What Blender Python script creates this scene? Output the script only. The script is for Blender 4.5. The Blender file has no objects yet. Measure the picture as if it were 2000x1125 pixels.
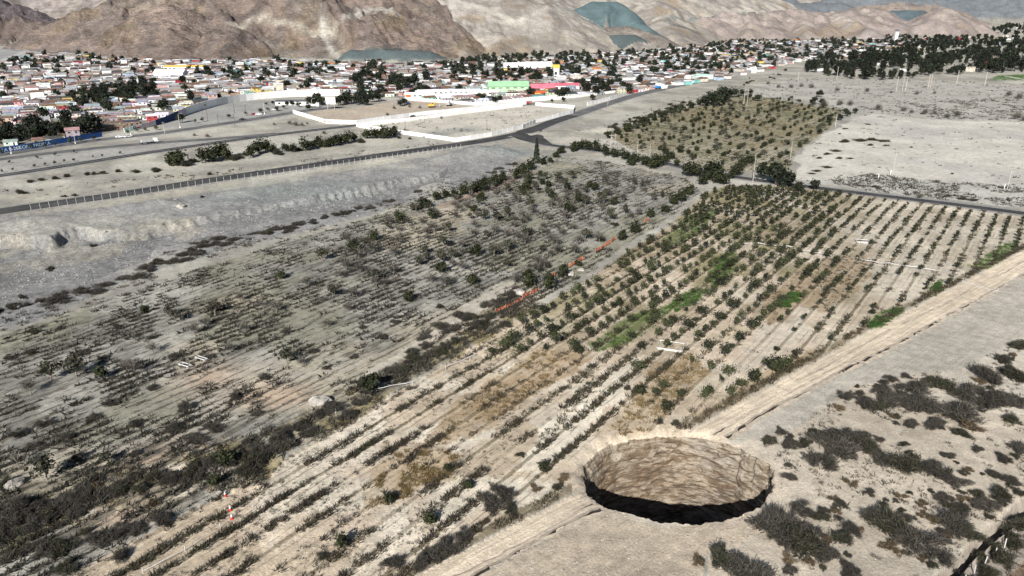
import bpy, math, random
import numpy as np
from math import radians, sin, cos, pi

# ------------------------------------------------------------------ camera, sky, sun, exposure
SC = bpy.context.scene
COL = SC.collection
CAM_H, PITCH, FOC = 75.0, radians(21.3), 1428.1
cam_data = bpy.data.cameras.new('camera')
cam_data.sensor_width = 36.0
cam_data.lens = 18.0 / math.tan(radians(35.0))
cam_data.clip_start = 1.0
cam_data.clip_end = 30000.0
cam = bpy.data.objects.new('camera', cam_data)
cam.location = (0, 0, CAM_H)
cam.rotation_euler = (radians(90) - PITCH, 0, 0)
COL.objects.link(cam)
SC.camera = cam

SUN_EL = radians(31.0)
SHADOW_AZ = radians(17.0)               # shadows fall this far clockwise of straight ahead
sun_dir = np.array([-sin(SHADOW_AZ) * cos(SUN_EL), -cos(SHADOW_AZ) * cos(SUN_EL), sin(SUN_EL)])   # towards the sun
world = bpy.data.worlds.new('World')
SC.world = world
world.use_nodes = True
wn = world.node_tree
bg = wn.nodes['Background']
sky = wn.nodes.new('ShaderNodeTexSky')
sky.sky_type = 'NISHITA'
sky.sun_disc = False
sky.sun_elevation = SUN_EL
sky.sun_rotation = math.atan2(sun_dir[0], sun_dir[1])
sky.altitude = 500
sky.air_density = 1.0
sky.dust_density = 0.6
wn.links.new(sky.outputs['Color'], bg.inputs['Color'])
bg.inputs['Strength'].default_value = 0.05
sd = bpy.data.lights.new('sun', 'SUN')
sd.energy = 5.0
sd.angle = radians(0.5)
sd.color = (1.0, 0.975, 0.935)
sun = bpy.data.objects.new('sun', sd)
from mathutils import Vector
sun.rotation_euler = Vector(sun_dir).to_track_quat('Z', 'Y').to_euler()
sun.location = (0, -50, 300)
COL.objects.link(sun)
SC.view_settings.view_transform = 'Standard'
SC.view_settings.look = 'None'
SC.view_settings.gamma = 1.0
SC.view_settings.use_curve_mapping = False
SC.view_settings.exposure = 0.80
SC.render.resolution_x, SC.render.resolution_y = 1024, 576

# ------------------------------------------------------------------ small maths
rng = np.random.default_rng(11)
random.seed(5)

def _h(ix, iy, seed):
    h = (ix * 374761393 + iy * 668265263 + seed * 974634777) & 0xffffffff
    h = ((h ^ (h >> 13)) * 1274126177) & 0xffffffff
    return ((h ^ (h >> 16)) & 0xffffffff) / 4294967296.0

def vnoise(x, y, seed=0):
    xf, yf = np.floor(x), np.floor(y)
    ix, iy = xf.astype(np.int64), yf.astype(np.int64)
    u, v = x - xf, y - yf
    u = u * u * (3 - 2 * u); v = v * v * (3 - 2 * v)
    a, b = _h(ix, iy, seed), _h(ix + 1, iy, seed)
    c, d = _h(ix, iy + 1, seed), _h(ix + 1, iy + 1, seed)
    return (a + (b - a) * u) * (1 - v) + (c + (d - c) * u) * v

def fbm(x, y, seed=0, n=4):
    s, a, t = 0.0, 0.5, 0.0
    for i in range(n):
        s = s + a * vnoise(x, y, seed + i * 17); t += a
        x = x * 2.03 + 7.1; y = y * 2.03 - 3.7; a *= 0.5
    return s / t

def ridged(x, y, seed=0, n=4):
    s, a, t = 0.0, 0.5, 0.0
    for i in range(n):
        s = s + a * (1 - np.abs(2 * vnoise(x, y, seed + i * 13) - 1)); t += a
        x = x * 2.07 + 3.3; y = y * 2.07 + 9.2; a *= 0.5
    return s / t

def sstep(a, b, x):
    t = np.clip((x - a) / (b - a), 0, 1)
    return t * t * (3 - 2 * t)

RISE0, RISE = 1200.0, 0.012           # the valley floor climbs gently beyond 1.2 km
def G(x, y):
    """the point of the valley floor that the photograph shows at pixel x, y (2000 x 1125)"""
    x = np.asarray(x, float); y = np.asarray(y, float)
    a = (x - 1000) / FOC; b = (562.5 - y) / FOC
    dx, dy, dz = a, cos(PITCH) + b * sin(PITCH), -sin(PITCH) + b * cos(PITCH)
    hr = np.hypot(dx, dy)
    tn = -dz / hr
    r = CAM_H / np.maximum(tn, 1e-3)
    r = np.where(r > RISE0, (CAM_H + RISE * RISE0) / (tn + RISE), r)
    return np.stack([dx / hr * r, dy / hr * r], -1)

def G1(x, y):
    p = G(x, y); return float(p[0]), float(p[1])

def P3(x, y, d):
    """point on the ray of pixel x, y at horizontal distance d"""
    a = (x - 1000) / FOC; b = (562.5 - y) / FOC
    dx, dy, dz = a, cos(PITCH) + b * sin(PITCH), -sin(PITCH) + b * cos(PITCH)
    hr = math.hypot(dx, dy)
    return dx / hr * d, dy / hr * d, CAM_H + dz / hr * d

def project(X, Y, Z):
    zc = Z - CAM_H
    f = Y * cos(PITCH) - zc * sin(PITCH)
    u = Y * sin(PITCH) + zc * cos(PITCH)
    f = np.maximum(f, 1e-3)
    return 1000 + FOC * X / f, 562.5 - FOC * u / f

def WP(pts):
    return G([p[0] for p in pts], [p[1] for p in pts])

def inpoly(poly, X, Y):
    out = np.zeros(X.shape, bool)
    x0, y0 = poly.min(0); x1, y1 = poly.max(0)
    sel = (X >= x0) & (X <= x1) & (Y >= y0) & (Y <= y1)
    if not sel.any(): return out
    x, y = X[sel], Y[sel]
    r = np.zeros(x.shape, bool)
    n = len(poly)
    for i in range(n):
        ax, ay = poly[i]; bx, by = poly[(i + 1) % n]
        if ay == by: continue
        c = ((ay > y) != (by > y)) & (x < (bx - ax) * (y - ay) / (by - ay) + ax)
        r ^= c
    out[sel] = r
    return out

def pline(pts, X, Y, reach=60.0):
    """distance to a polyline, arclength of the foot, interpolated third value if given"""
    pts = np.asarray(pts, float)
    D = np.full(X.shape, 1e9); S = np.zeros(X.shape); Zi = np.zeros(X.shape); SG = np.zeros(X.shape)
    sel = (X > pts[:, 0].min() - reach) & (X < pts[:, 0].max() + reach) & (Y > pts[:, 1].min() - reach) & (Y < pts[:, 1].max() + reach)
    if not sel.any(): return D, S, Zi, SG
    x, y = X[sel], Y[sel]
    d = np.full(x.shape, 1e9); s = np.zeros(x.shape); zi = np.zeros(x.shape); sg = np.zeros(x.shape)
    acc = 0.0
    for i in range(len(pts) - 1):
        ax, ay = pts[i][:2]; bx, by = pts[i + 1][:2]
        L = math.hypot(bx - ax, by - ay) + 1e-9
        ux, uy = (bx - ax) / L, (by - ay) / L
        t = np.clip((x - ax) * ux + (y - ay) * uy, 0, L)
        q = np.hypot(x - ax - t * ux, y - ay - t * uy)
        m = q < d
        d = np.where(m, q, d); s = np.where(m, acc + t, s)
        sg = np.where(m, (x - ax) * uy - (y - ay) * ux, sg)
        if pts.shape[1] > 2: zi = np.where(m, pts[i][2] + (pts[i + 1][2] - pts[i][2]) * t / L, zi)
        acc += L
    D[sel] = d; S[sel] = s; Zi[sel] = zi; SG[sel] = sg
    return D, S, Zi, SG

def resample(pts, step):
    pts = np.asarray(pts, float)
    seg = np.hypot(*(np.diff(pts[:, :2], axis=0).T)); acc = np.r_[0, np.cumsum(seg)]
    n = max(2, int(round(acc[-1] / step)) + 1)
    t = np.linspace(0, acc[-1], n)
    return np.stack([np.interp(t, acc, pts[:, k]) for k in range(pts.shape[1])], -1)

def smooth_line(pts, step):
    p = resample(pts, step)
    for _ in range(6):
        q = p.copy(); q[1:-1] = (p[:-2] + 2 * p[1:-1] + p[2:]) / 4; p = q
    return p

# ------------------------------------------------------------------ the lie of the land
ROW_AZ = radians(36.3)                 # orchard rows and furrows
ru = np.array([sin(ROW_AZ), cos(ROW_AZ)]); rv = np.array([cos(ROW_AZ), -sin(ROW_AZ)])
TRK_AZ = radians(51.2)
tu = np.array([sin(TRK_AZ), cos(TRK_AZ)]); tv = np.array([cos(TRK_AZ), -sin(TRK_AZ)])

HOLE_C = np.array([28.0, 104.9]); HOLE_A, HOLE_B = 15.9, 13.2
def rim_k(th, fine=1.0):
    k = 1 + 0.030 * np.sin(2 * th + 0.6) + 0.016 * np.sin(5 * th + 2.0)
    k = k + 0.045 * (fbm(np.cos(th) * 2.6 + 9, np.sin(th) * 2.6 + 4, 31, 3) - 0.5)
    k = k + fine * 0.050 * (vnoise(np.cos(th) * 16 + 9, np.sin(th) * 16 + 4, 33) - 0.5)
    k = k + fine * 0.034 * (vnoise(np.cos(th) * 40 + 9, np.sin(th) * 40 + 4, 35) - 0.5)
    k = k + 0.05 * np.exp(-((th - 0.18) / 0.16) ** 2) + 0.03 * np.exp(-((th - 0.62) / 0.10) ** 2)
    return k
def hole_E(X, Y):
    dx, dy = (X - HOLE_C[0]) / HOLE_A, (Y - HOLE_C[1]) / HOLE_B
    th = np.arctan2(dy, dx)
    return np.hypot(dx, dy) / rim_k(th), th

RIVER = WP([(-60, 470), (0, 462), (60, 458), (110, 466), (150, 446), (200, 452), (280, 446), (330, 436), (420, 418), (520, 398), (620, 380), (700, 366), (790, 350), (850, 338), (880, 322),
            (900, 330), (860, 352), (800, 374), (700, 404), (610, 412), (520, 434), (440, 452), (350, 474), (300, 484), (270, 506), (200, 540), (150, 560), (60, 588), (0, 604), (-60, 620)])
GRAVEL = WP([(-60, 425), (100, 420), (300, 392), (560, 352), (800, 312), (930, 290), (1010, 300), (1000, 330), (900, 365), (760, 410), (560, 455), (400, 500), (200, 570), (0, 640), (-60, 660)])
DITCH = WP([(1800, 1145), (1890, 1064), (1950, 1008), (2000, 968), (2060, 918), (2110, 950), (2010, 1006), (1965, 1042), (1905, 1090), (1862, 1145)])
DITCH_FLOOR = WP([(1905, 1090), (1965, 1042), (2010, 1006), (2110, 950), (2200, 1000), (2150, 1145), (1862, 1145)])
BANK = WP([(0, 604), (60, 588), (150, 560), (200, 540), (270, 506), (300, 484), (350, 474), (440, 452), (520, 434), (610, 412), (700, 404), (800, 374)])
GULLY = WP([(0, 560 + 330), (60, 905), (160, 935), (260, 975)])
TRACK_UP = WP([(740, 1165), (820, 1122), (1140, 955), (1340, 845), (1560, 722), (1800, 592), (2000, 489), (2150, 412)])
TRACK_LO = WP([(850, 1165), (930, 1125), (1185, 992), (1405, 864), (1600, 750), (1830, 628), (2000, 534), (2150, 452)])
TRACK = np.concatenate([TRACK_UP, TRACK_LO[::-1]])
HOLE_APRON = WP([(940, 1122), (1185, 992), (1300, 1030), (1400, 1018), (1470, 985), (1500, 1020), (1440, 1060), (1380, 1085), (1370, 1150), (940, 1150)])
FAR_PLOT = WP([(1555, 300), (1640, 245), (1700, 222), (1850, 235), (2080, 240), (2100, 412), (2000, 405), (1850, 388), (1700, 372), (1560, 352)])
FAR_FLAT = WP([(1440, 185), (1560, 150), (1720, 155), (2060, 165), (2060, 240), (1850, 235), (1700, 222), (1600, 210), (1500, 190)])
ORCH2 = WP([(1180, 262), (1330, 215), (1440, 188), (1560, 195), (1650, 212), (1620, 250), (1550, 300), (1540, 335), (1440, 335), (1340, 322), (1230, 290)])
LEFT_FIELD = WP([(-80, 690), (0, 655), (200, 590), (400, 520), (600, 460), (800, 405), (950, 350), (1060, 305), (1200, 318), (1340, 350), (1370, 375), (1300, 430), (1220, 480), (1150, 530), (1000, 620),
                 (800, 740), (600, 860), (450, 950), (250, 1050), (60, 1165), (-120, 1165)])
ORCHARD = WP([(60, 1165), (250, 1062), (450, 960), (600, 872), (800, 752), (1000, 632), (1150, 545), (1225, 492), (1310, 440), (1375, 380), (1420, 362), (1545, 362), (1700, 383), (2000, 424), (2120, 442), (2120, 470),
              (2000, 486), (1800, 588), (1560, 718), (1340, 841), (1140, 951), (820, 1118), (735, 1165)])
STRIP = WP([(-40, 1040), (0, 960), (120, 925), (300, 905), (430, 865), (560, 830), (640, 775), (760, 715), (860, 650), (960, 600), (1010, 560), (1060, 600), (960, 660), (800, 745), (700, 820), (560, 880), (520, 950), (440, 960), (380, 960), (290, 1000), (200, 1000), (100, 1040), (0, 1110)])
BARE_R = WP([(1420, 860), (1600, 752), (1830, 632), (2000, 540), (2150, 460), (2150, 600), (2000, 650), (1880, 720), (1760, 730), (1650, 760), (1560, 830), (1480, 860)])
PALE_ROWS = WP([(1000, 930), (1060, 830), (1180, 720), (1260, 690), (1225, 760), (1150, 830), (1060, 925)])
PALE2 = WP([(1430, 720), (1480, 640), (1560, 590), (1590, 610), (1540, 680), (1480, 735)])
BROWN1 = WP([(880, 800), (960, 740), (1060, 680), (1150, 670), (1160, 700), (1060, 760), (960, 830), (880, 870), (820, 880)])
BROWN2 = WP([(1195, 835), (1235, 770), (1280, 715), (1350, 690), (1385, 730), (1320, 780), (1260, 850), (1215, 850)])
BROWN3 = WP([(1480, 600), (1540, 540), (1620, 500), (1700, 500), (1690, 560), (1620, 610), (1560, 600), (1500, 640)])
BROWN4 = WP([(1330, 840), (1420, 770), (1500, 720), (1620, 670), (1700, 630), (1690, 650), (1560, 718), (1340, 842)])
BROWN5 = WP([(720, 910), (800, 880), (900, 880), (880, 930), (800, 970), (700, 1000)])
GREENS = [WP(p) for p in ([(1150, 672), (1200, 632), (1260, 608), (1330, 590), (1290, 625), (1230, 665), (1170, 690)], [(1385, 545), (1400, 505), (1430, 485), (1445, 500), (1425, 535), (1400, 560)],
                          [(1300, 600), (1340, 572), (1385, 560), (1360, 590), (1320, 610)], [(1505, 600), (1545, 570), (1575, 575), (1550, 600)], [(1900, 520), (1950, 482), (1990, 470), (1990, 485), (1930, 525)],
                          [(1690, 640), (1720, 610), (1765, 598), (1760, 620), (1720, 640)], [(1800, 575), (1840, 545), (1835, 580)], [(1290, 470), (1350, 420), (1400, 405), (1380, 440), (1320, 480)])]
TOWN = WP([(-80, 150), (0, 128), (60, 110), (150, 102), (330, 108), (500, 118), (640, 124), (760, 128), (900, 126), (1000, 118), (1150, 108), (1300, 96), (1370, 84), (1480, 76), (1640, 70), (1760, 70), (1800, 90), (1700, 110), (1560, 122),
           (1480, 140), (1380, 162), (1230, 182), (1100, 192), (1000, 200), (930, 203), (790, 192), (690, 186), (660, 190), (560, 178), (480, 186), (400, 205), (300, 238), (190, 266), (0, 292), (-80, 300)])

# crests of the hills: pixel x, pixel y, distance; flank slope; colour key
CRESTS = [
    ([(-420, -60, 1900), (-150, -16, 1850), (0, 4, 1800), (60, 24, 1760), (100, 47, 1700), (137, 80, 1560)], 0.50, 'dark'),
    ([(-260, 46, 1720), (-60, 42, 1690), (20, 40, 1680), (70, 46, 1660), (110, 66, 1600)], 0.55, 'dark2'),
    ([(-700, -260, 2900), (-200, -120, 2700), (100, -60, 2600), (300, -90, 2500), (500, -160, 2400)], 0.40, 'pinkpale'),
    ([(148, 92, 1440), (170, 62, 1450), (196, 36, 1465), (240, -2, 1490), (330, -70, 1520), (470, -150, 1560), (640, -150, 1600), (760, -110, 1650), (900, -60, 1700)], 0.40, 'brown'),
    ([(330, -40, 1500), (345, 20, 1330), (350, 70, 1230), (352, 102, 1160)], 0.42, 'brown'),
    ([(250, 0, 1470), (262, 50, 1350), (255, 84, 1270)], 0.45, 'brown'),
    ([(450, -60, 1520), (462, 10, 1360), (452, 62, 1220), (440, 98, 1130)], 0.42, 'brown'),
    ([(450, 52, 1260), (520, 60, 1250), (600, 74, 1210), (650, 82, 1180), (676, 112, 1090)], 0.50, 'tan'),
    ([(600, -50, 1540), (585, 20, 1380), (560, 46, 1310)], 0.42, 'brown'),
    ([(700, -40, 1560), (690, 28, 1420), (740, 34, 1390), (775, 60, 1320), (800, 86, 1240)], 0.45, 'brown'),
    ([(690, 30, 1420), (668, 76, 1270), (660, 90, 1220)], 0.45, 'brown'),
    ([(695, 96, 1085), (760, 95, 1085), (832, 99, 1080)], 0.62, 'slate'),
    ([(740, -70, 1560), (820, -50, 1460), (900, -44, 1420), (980, -34, 1420), (1030, -24, 1540), (1100, -24, 1720), (1230, -24, 1800), (1300, -22, 1840), (1380, -26, 1950), (1450, -30, 2100)], 0.42, 'pale'),
    ([(1300, -70, 2700), (1450, -50, 3100), (1650, -40, 3600), (1900, -40, 4000), (2200, -60, 4000), (2700, -200, 4000)], 0.40, 'pale'),
    ([(860, -20, 1420), (880, 40, 1260), (900, 84, 1160), (905, 100, 1110)], 0.42, 'pale'), ([(950, 0, 1380), (965, 50, 1250), (975, 92, 1150)], 0.45, 'pale'), ([(1010, 0, 1380), (1020, 40, 1300), (1050, 78, 1220)], 0.42, 'pale'),
    ([(1030, 30, 1420), (1090, 32, 1430), (1125, 38, 1430)], 0.70, 'pale'), ([(1085, 64, 1280), (1100, 86, 1220)], 0.42, 'pale'),
    ([(1045, 50, 1375), (1120, 53, 1375), (1190, 54, 1375), (1256, 58, 1370)], 0.50, 'brownpale'), ([(1195, 68, 1320), (1236, 68, 1320)], 0.60, 'slate'),
    ([(1146, 12, 1450), (1165, 2, 1460), (1198, 2, 1460), (1220, 18, 1450), (1246, 44, 1420)], 0.60, 'teal'),
    ([(1280, 0, 1640), (1300, 34, 1540), (1318, 66, 1430)], 0.40, 'pale'), ([(1240, 70, 1340), (1255, 88, 1280)], 0.42, 'pale'), ([(1160, 76, 1290), (1150, 92, 1220)], 0.42, 'pale'), ([(1390, 20, 1780), (1396, 64, 1600)], 0.42, 'pale'),
    ([(1340, 46, 1600), (1410, 26, 1700), (1480, 28, 1740), (1550, 20, 1800), (1620, 26, 1860), (1700, 20, 1950), (1760, 16, 2050)], 0.40, 'pink'),
    ([(1462, 28, 1720), (1470, 62, 1590)], 0.48, 'pink'), ([(1560, 24, 1780), (1575, 62, 1650)], 0.46, 'pink'),
    ([(1638, 26, 1840), (1650, 36, 1790), (1690, 58, 1700)], 0.52, 'pinkpale'), ([(1600, 30, 1800), (1612, 56, 1700)], 0.48, 'pink'), ([(1500, 34, 1720), (1515, 64, 1610)], 0.48, 'pink'),
    ([(1742, 20, 1990), (1792, 20, 1990)], 0.58, 'slateblue'), ([(1834, 17, 1960), (1840, 18, 1960)], 0.50, 'pink'),
    ([(1480, -14, 2700), (1560, 4, 2600), (1640, 6, 2700)], 0.42, 'blue'), ([(1650, -30, 3200), (1780, -10, 3100), (1900, -6, 3100), (2060, -30, 3200)], 0.42, 'blue'), ([(1700, 8, 2500), (1800, 6, 2500), (1860, 16, 2450)], 0.42, 'pink'),
    ([(1950, 16, 3300), (2050, 0, 3400), (2400, -60, 3600)], 0.45, 'pinkpale'),
    ([(2250, -30, 3000), (2500, -100, 2800), (3200, -400, 2400)], 0.7, 'pink'),
]
HILLCOL = {'dark': (.135, .112, .115), 'dark2': (.175, .135, .118), 'brown': (.235, .180, .150), 'tan': (.32, .265, .21), 'slate': (.085, .104, .105), 'pale': (.345, .308, .265), 'teal': (.088, .122, .126),
           'brownpale': (.24, .205, .175), 'pink': (.285, .235, .208), 'pinkpale': (.32, .275, .25), 'slateblue': (.085, .11, .12), 'blue': (.15, .16, .168)}
_CR = [(np.array([P3(*q) for q in pts]), sl, key) for pts, sl, key in CRESTS]
HKEYS = list(HILLCOL)

def hills(X, Y):
    base = RISE * np.maximum(np.hypot(X, Y) - RISE0, 0)
    r = np.hypot(X, Y)
    best = np.full(X.shape, -1e9); who = np.full(X.shape, -1); S = np.zeros(X.shape); D = np.zeros(X.shape)
    sel = r > 850
    x, y = X[sel], Y[sel]
    if x.size:
        wx = x + 30 * (fbm(x / 70, y / 70, 3, 3) - .5); wy = y + 30 * (fbm(x / 70, y / 70, 8, 3) - .5)
        b = np.full(x.shape, -1e9); w = np.full(x.shape, -1); s0 = np.zeros(x.shape); d0 = np.zeros(x.shape)
        for i, (pts, sl, key) in enumerate(_CR):
            d, s, z, sg = pline(pts, wx, wy, 1500)
            h = z - sl * np.sqrt(d * d + 60) + sl * 7
            if key in ('teal', 'slate', 'slateblue'): h = np.minimum(h, z - 1)
            m = h > b
            b = np.where(m, h, b); w = np.where(m, i, w); s0 = np.where(m, s, s0); d0 = np.where(m, d, d0)
        rough = np.array([{'teal': .12, 'slate': .15, 'slateblue': .12, 'pale': .34, 'tan': .6, 'pink': .6, 'pinkpale': .6, 'blue': .6, 'brownpale': .5}.get(_CR[i][2], 1.0) for i in range(len(_CR))])[np.maximum(w, 0)]
        gul = ridged(s0 / 42 + w * 3.1, d0 / 170, 41, 4)
        rk = ridged(x / 38, y / 38, 47, 5)
        hgt = np.clip((b - base[sel]) / 28, 0, 1)
        b = b + rough * hgt * (30 * (gul - .62) + 16 * (rk - .62) + 8 * (ridged(x / 14, y / 14, 53, 3) - .6))
        best[sel] = b; who[sel] = w; S[sel] = s0; D[sel] = d0
    h = np.maximum(best, base)
    return h, np.where(best > base + 0.3, who, -1), S, D

def in_warp(poly, X, Y, amp=2.0, scale=7.0, seed=0):
    return inpoly(poly, X + amp * 2 * (fbm(X / scale, Y / scale, 60 + seed, 3) - .5), Y + amp * 2 * (fbm(X / scale, Y / scale, 70 + seed, 3) - .5))

ROADS = {   # name: (pixel centre line, half width in metres, lift of the ground)
    'embankment_road': ([(-60, 427), (0, 417), (120, 400), (250, 382), (400, 357), (560, 334), (700, 313), (860, 290), (930, 281), (1000, 268), (1040, 258), (1075, 242), (1120, 228), (1180, 207), (1240, 188), (1300, 174), (1360, 162)], 5.0),
    'cross_road': ([(1022, 268), (1050, 282), (1100, 288), (1180, 296), (1260, 311), (1350, 332), (1440, 348), (1545, 362), (1700, 381), (1860, 400), (2000, 418), (2100, 432)], 3.3),
    'highway': ([(-60, 352), (0, 345), (120, 326), (250, 305), (350, 290), (460, 274), (560, 261), (640, 252), (700, 245), (800, 231), (900, 219), (1000, 208), (1040, 203)], 3.6),
    'service_road': ([(-60, 320), (0, 312), (120, 297), (250, 284), (330, 278), (440, 271), (540, 262)], 4.2),
    'avenue': ([(-40, 310), (0, 303), (100, 288), (200, 272), (300, 263), (380, 251), (460, 239), (540, 226), (600, 216), (660, 210)], 5.0),
}
ROADLINE = {k: smooth_line(WP(v[0]), 6.0) for k, v in ROADS.items()}

def terrain(X, Y, full=False):
    X = np.asarray(X, float); Y = np.asarray(Y, float)
    z, who, hs, hd = hills(X, Y)
    r = np.hypot(X, Y)
    near = r < 1100
    z = z + np.where(who >= 0, 0, 0.5 * (fbm(X / 22, Y / 22, 5, 4) - .5) + np.where(near, 0.22 * (fbm(X / 2.6, Y / 2.6, 9, 2) - .5), 0))
    wX = X + 9 * (fbm(X / 24, Y / 24, 61, 2) - .5) + 2.4 * (fbm(X / 3.5, Y / 3.5, 63, 2) - .5); wY = Y + 9 * (fbm(X / 24, Y / 24, 71, 2) - .5) + 2.4 * (fbm(X / 3.5, Y / 3.5, 73, 2) - .5)
    riv = inpoly(RIVER, wX, wY)
    bd, _, _, _ = pline(np.concatenate([RIVER, RIVER[:1]]), wX, wY, 12)
    gvl = inpoly(GRAVEL, X, Y)
    z = z + np.where(gvl, 1.3 * (fbm(X / 8, Y / 8, 91, 4) - .5) + .5 * (ridged(X / 5, Y / 5, 93, 2) - .6), 0)
    z = z - 4.6 * np.clip(fbm(X / 45, Y / 45, 95, 2) * 1.5 - .25, .12, 1) * np.where(riv, sstep(-.2, 1.7, bd), 0)
    ditch = inpoly(DITCH, X, Y)
    dfl = inpoly(DITCH_FLOOR, X, Y)
    bd, _, _, _ = pline(np.concatenate([DITCH, DITCH[:1]]), X + .8 * (fbm(X / 2, Y / 2, 62, 2) - .5), Y, 8)
    z = z - np.where(ditch, 3.4 * sstep(-.1, 1.3, bd), np.where(dfl, 1.0, 0))
    lf = inpoly(LEFT_FIELD, X, Y); oc = inpoly(ORCHARD, X, Y)
    v = X * rv[0] + Y * rv[1] + .5 * (fbm(X / 9, Y / 9, 21, 2) - .5)
    z = np.where(lf, z + 0.16 * np.sin(v * 2 * pi / 2.4), z)
    ph = np.abs(((v / 4.3) % 1) - .5)
    z = np.where(oc, z + 0.20 * np.clip(1 - ph / .10, 0, 1) - .12 * np.clip(1 - np.abs(ph - .16) / .06, 0, 1), z)
    # earth thrown up along the old field bank
    bk = inpoly(STRIP, X, Y)
    z = np.where(bk, z + 1.5 * (fbm(X / 5, Y / 5, 27, 3) - .42), z)
    # bank between river and field, embankment of the road, heaps
    for (px, py, rad, h) in ((930, 302, 17, 5.0), (975, 300, 13, 3.6), (880, 310, 12, 2.6), (320, 398, 9, 2.2), (60, 440, 14, 2.0), (1180, 252, 16, 2.5), (1090, 262, 20, 2.2)):
        cx, cy = G1(px, py)
        d = np.hypot(X - cx, Y - cy)
        z = z + h * np.clip(1 - d / rad, 0, 1) ** 1.2 * (0.8 + .4 * fbm(X / 4, Y / 4, 77, 2)) * (d < rad)
    roadm = np.zeros(X.shape)
    for k, (pts, hw) in ROADS.items():
        d, s, _, _ = pline(ROADLINE[k], X, Y, 30)
        f = 1 - sstep(hw + .8, hw + 4.5, d)
        lift = 0.9 if k == 'embankment_road' else 0.25
        z = z * (1 - f) + f * lift
        roadm = np.maximum(roadm, 1 - sstep(hw, hw + 3, d))
    tr = inpoly(TRACK, X, Y)
    tvv = X * tv[0] + Y * tv[1]
    z = np.where(tr, z * .35, z)
    if not full: return z
    return z, dict(who=who, hs=hs, hd=hd, riv=riv, ditch=ditch, dfl=dfl, lf=lf, oc=oc, v=v, bk=bk, roadm=roadm, tr=tr, r=r)

def tz(x, y):
    return float(terrain(np.array([x]), np.array([y]))[0])

# ------------------------------------------------------------------ materials
MATS = {}
def nt(name):
    m = bpy.data.materials.new(name); m.use_nodes = True
    t = m.node_tree; b = t.nodes['Principled BSDF']
    b.inputs['Roughness'].default_value = 0.9
    b.inputs['Specular IOR Level'].default_value = 0.15
    MATS[name] = m
    return m, t, b
def node(t, kind, **kw):
    n = t.nodes.new(kind)
    for k, v in kw.items(): setattr(n, k, v)
    return n
def noise(t, vec, scale, detail=4, rough=.55):
    n = node(t, 'ShaderNodeTexNoise'); n.inputs['Scale'].default_value = scale; n.inputs['Detail'].default_value = detail; n.inputs['Roughness'].default_value = rough
    if vec is not None: t.links.new(vec, n.inputs['Vector'])
    return n.outputs['Fac']
def mapr(t, x, a, b, c, d, smooth=True):
    n = node(t, 'ShaderNodeMapRange'); n.interpolation_type = 'SMOOTHSTEP' if smooth else 'LINEAR'
    for i, v in enumerate((a, b, c, d)):
        n.inputs[i + 1].default_value = v
    t.links.new(x, n.inputs[0]); return n.outputs[0]
def mth(t, op, a, b=None):
    n = node(t, 'ShaderNodeMath', operation=op)
    for i, q in enumerate((a, b)):
        if q is None: continue
        if isinstance(q, (int, float)): n.inputs[i].default_value = q
        else: t.links.new(q, n.inputs[i])
    return n.outputs[0]
def mixc(t, f, a, b, mode='MIX'):
    n = node(t, 'ShaderNodeMix', data_type='RGBA', blend_type=mode)
    for i, q in ((0, f), (6, a), (7, b)):
        if isinstance(q, (int, float)): n.inputs[i].default_value = q
        elif isinstance(q, tuple): n.inputs[i].default_value = (*q, 1)
        else: t.links.new(q, n.inputs[i])
    return n.outputs[2]
def bump(t, b, h, strength, dist):
    n = node(t, 'ShaderNodeBump'); n.inputs['Strength'].default_value = strength; n.inputs['Distance'].default_value = dist
    t.links.new(h, n.inputs['Height']); t.links.new(n.outputs[0], b.inputs['Normal']); return n

def plain(name, c, rough=.85, var=.25, scale=1.5, dirt=.12, spec=.2, metal=0):
    """paint, wood, metal ... with uneven tone and grime"""
    m, t, b = nt(name)
    tc = node(t, 'ShaderNodeTexCoord')
    f = noise(t, tc.outputs['Object'], scale, 5)
    g = noise(t, tc.outputs['Object'], scale * 6, 3)
    oi = node(t, 'ShaderNodeObjectInfo')
    k = mth(t, 'MULTIPLY', mapr(t, f, .3, .7, 1 - var, 1 + var * .6), mapr(t, oi.outputs['Random'], 0, 1, .84, 1.06, False))
    c1 = mixc(t, 1.0, c, k, 'MULTIPLY')
    c2 = mixc(t, mapr(t, g, .55, .75, 0, dirt), c1, (.16, .13, .10))
    t.links.new(c2, b.inputs['Base Color'])
    b.inputs['Roughness'].default_value = rough; b.inputs['Specular IOR Level'].default_value = spec; b.inputs['Metallic'].default_value = metal
    return m

def leafy(name, c1, c2, var=.5, trans=.15):
    m, t, b = nt(name)
    oi = node(t, 'ShaderNodeObjectInfo'); ge = node(t, 'ShaderNodeNewGeometry')
    k = mapr(t, ge.outputs['Random Per Island'], 0, 1, 0, 1, False)
    a = mixc(t, k, c1, c2)
    s = mapr(t, oi.outputs['Random'], 0, 1, 1 - var * .6, 1 + var * .7, False)
    a = mixc(t, 1.0, a, s, 'MULTIPLY')
    t.links.new(a, b.inputs['Base Color'])
    b.inputs['Roughness'].default_value = .7; b.inputs['Specular IOR Level'].default_value = .25
    return m

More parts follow.
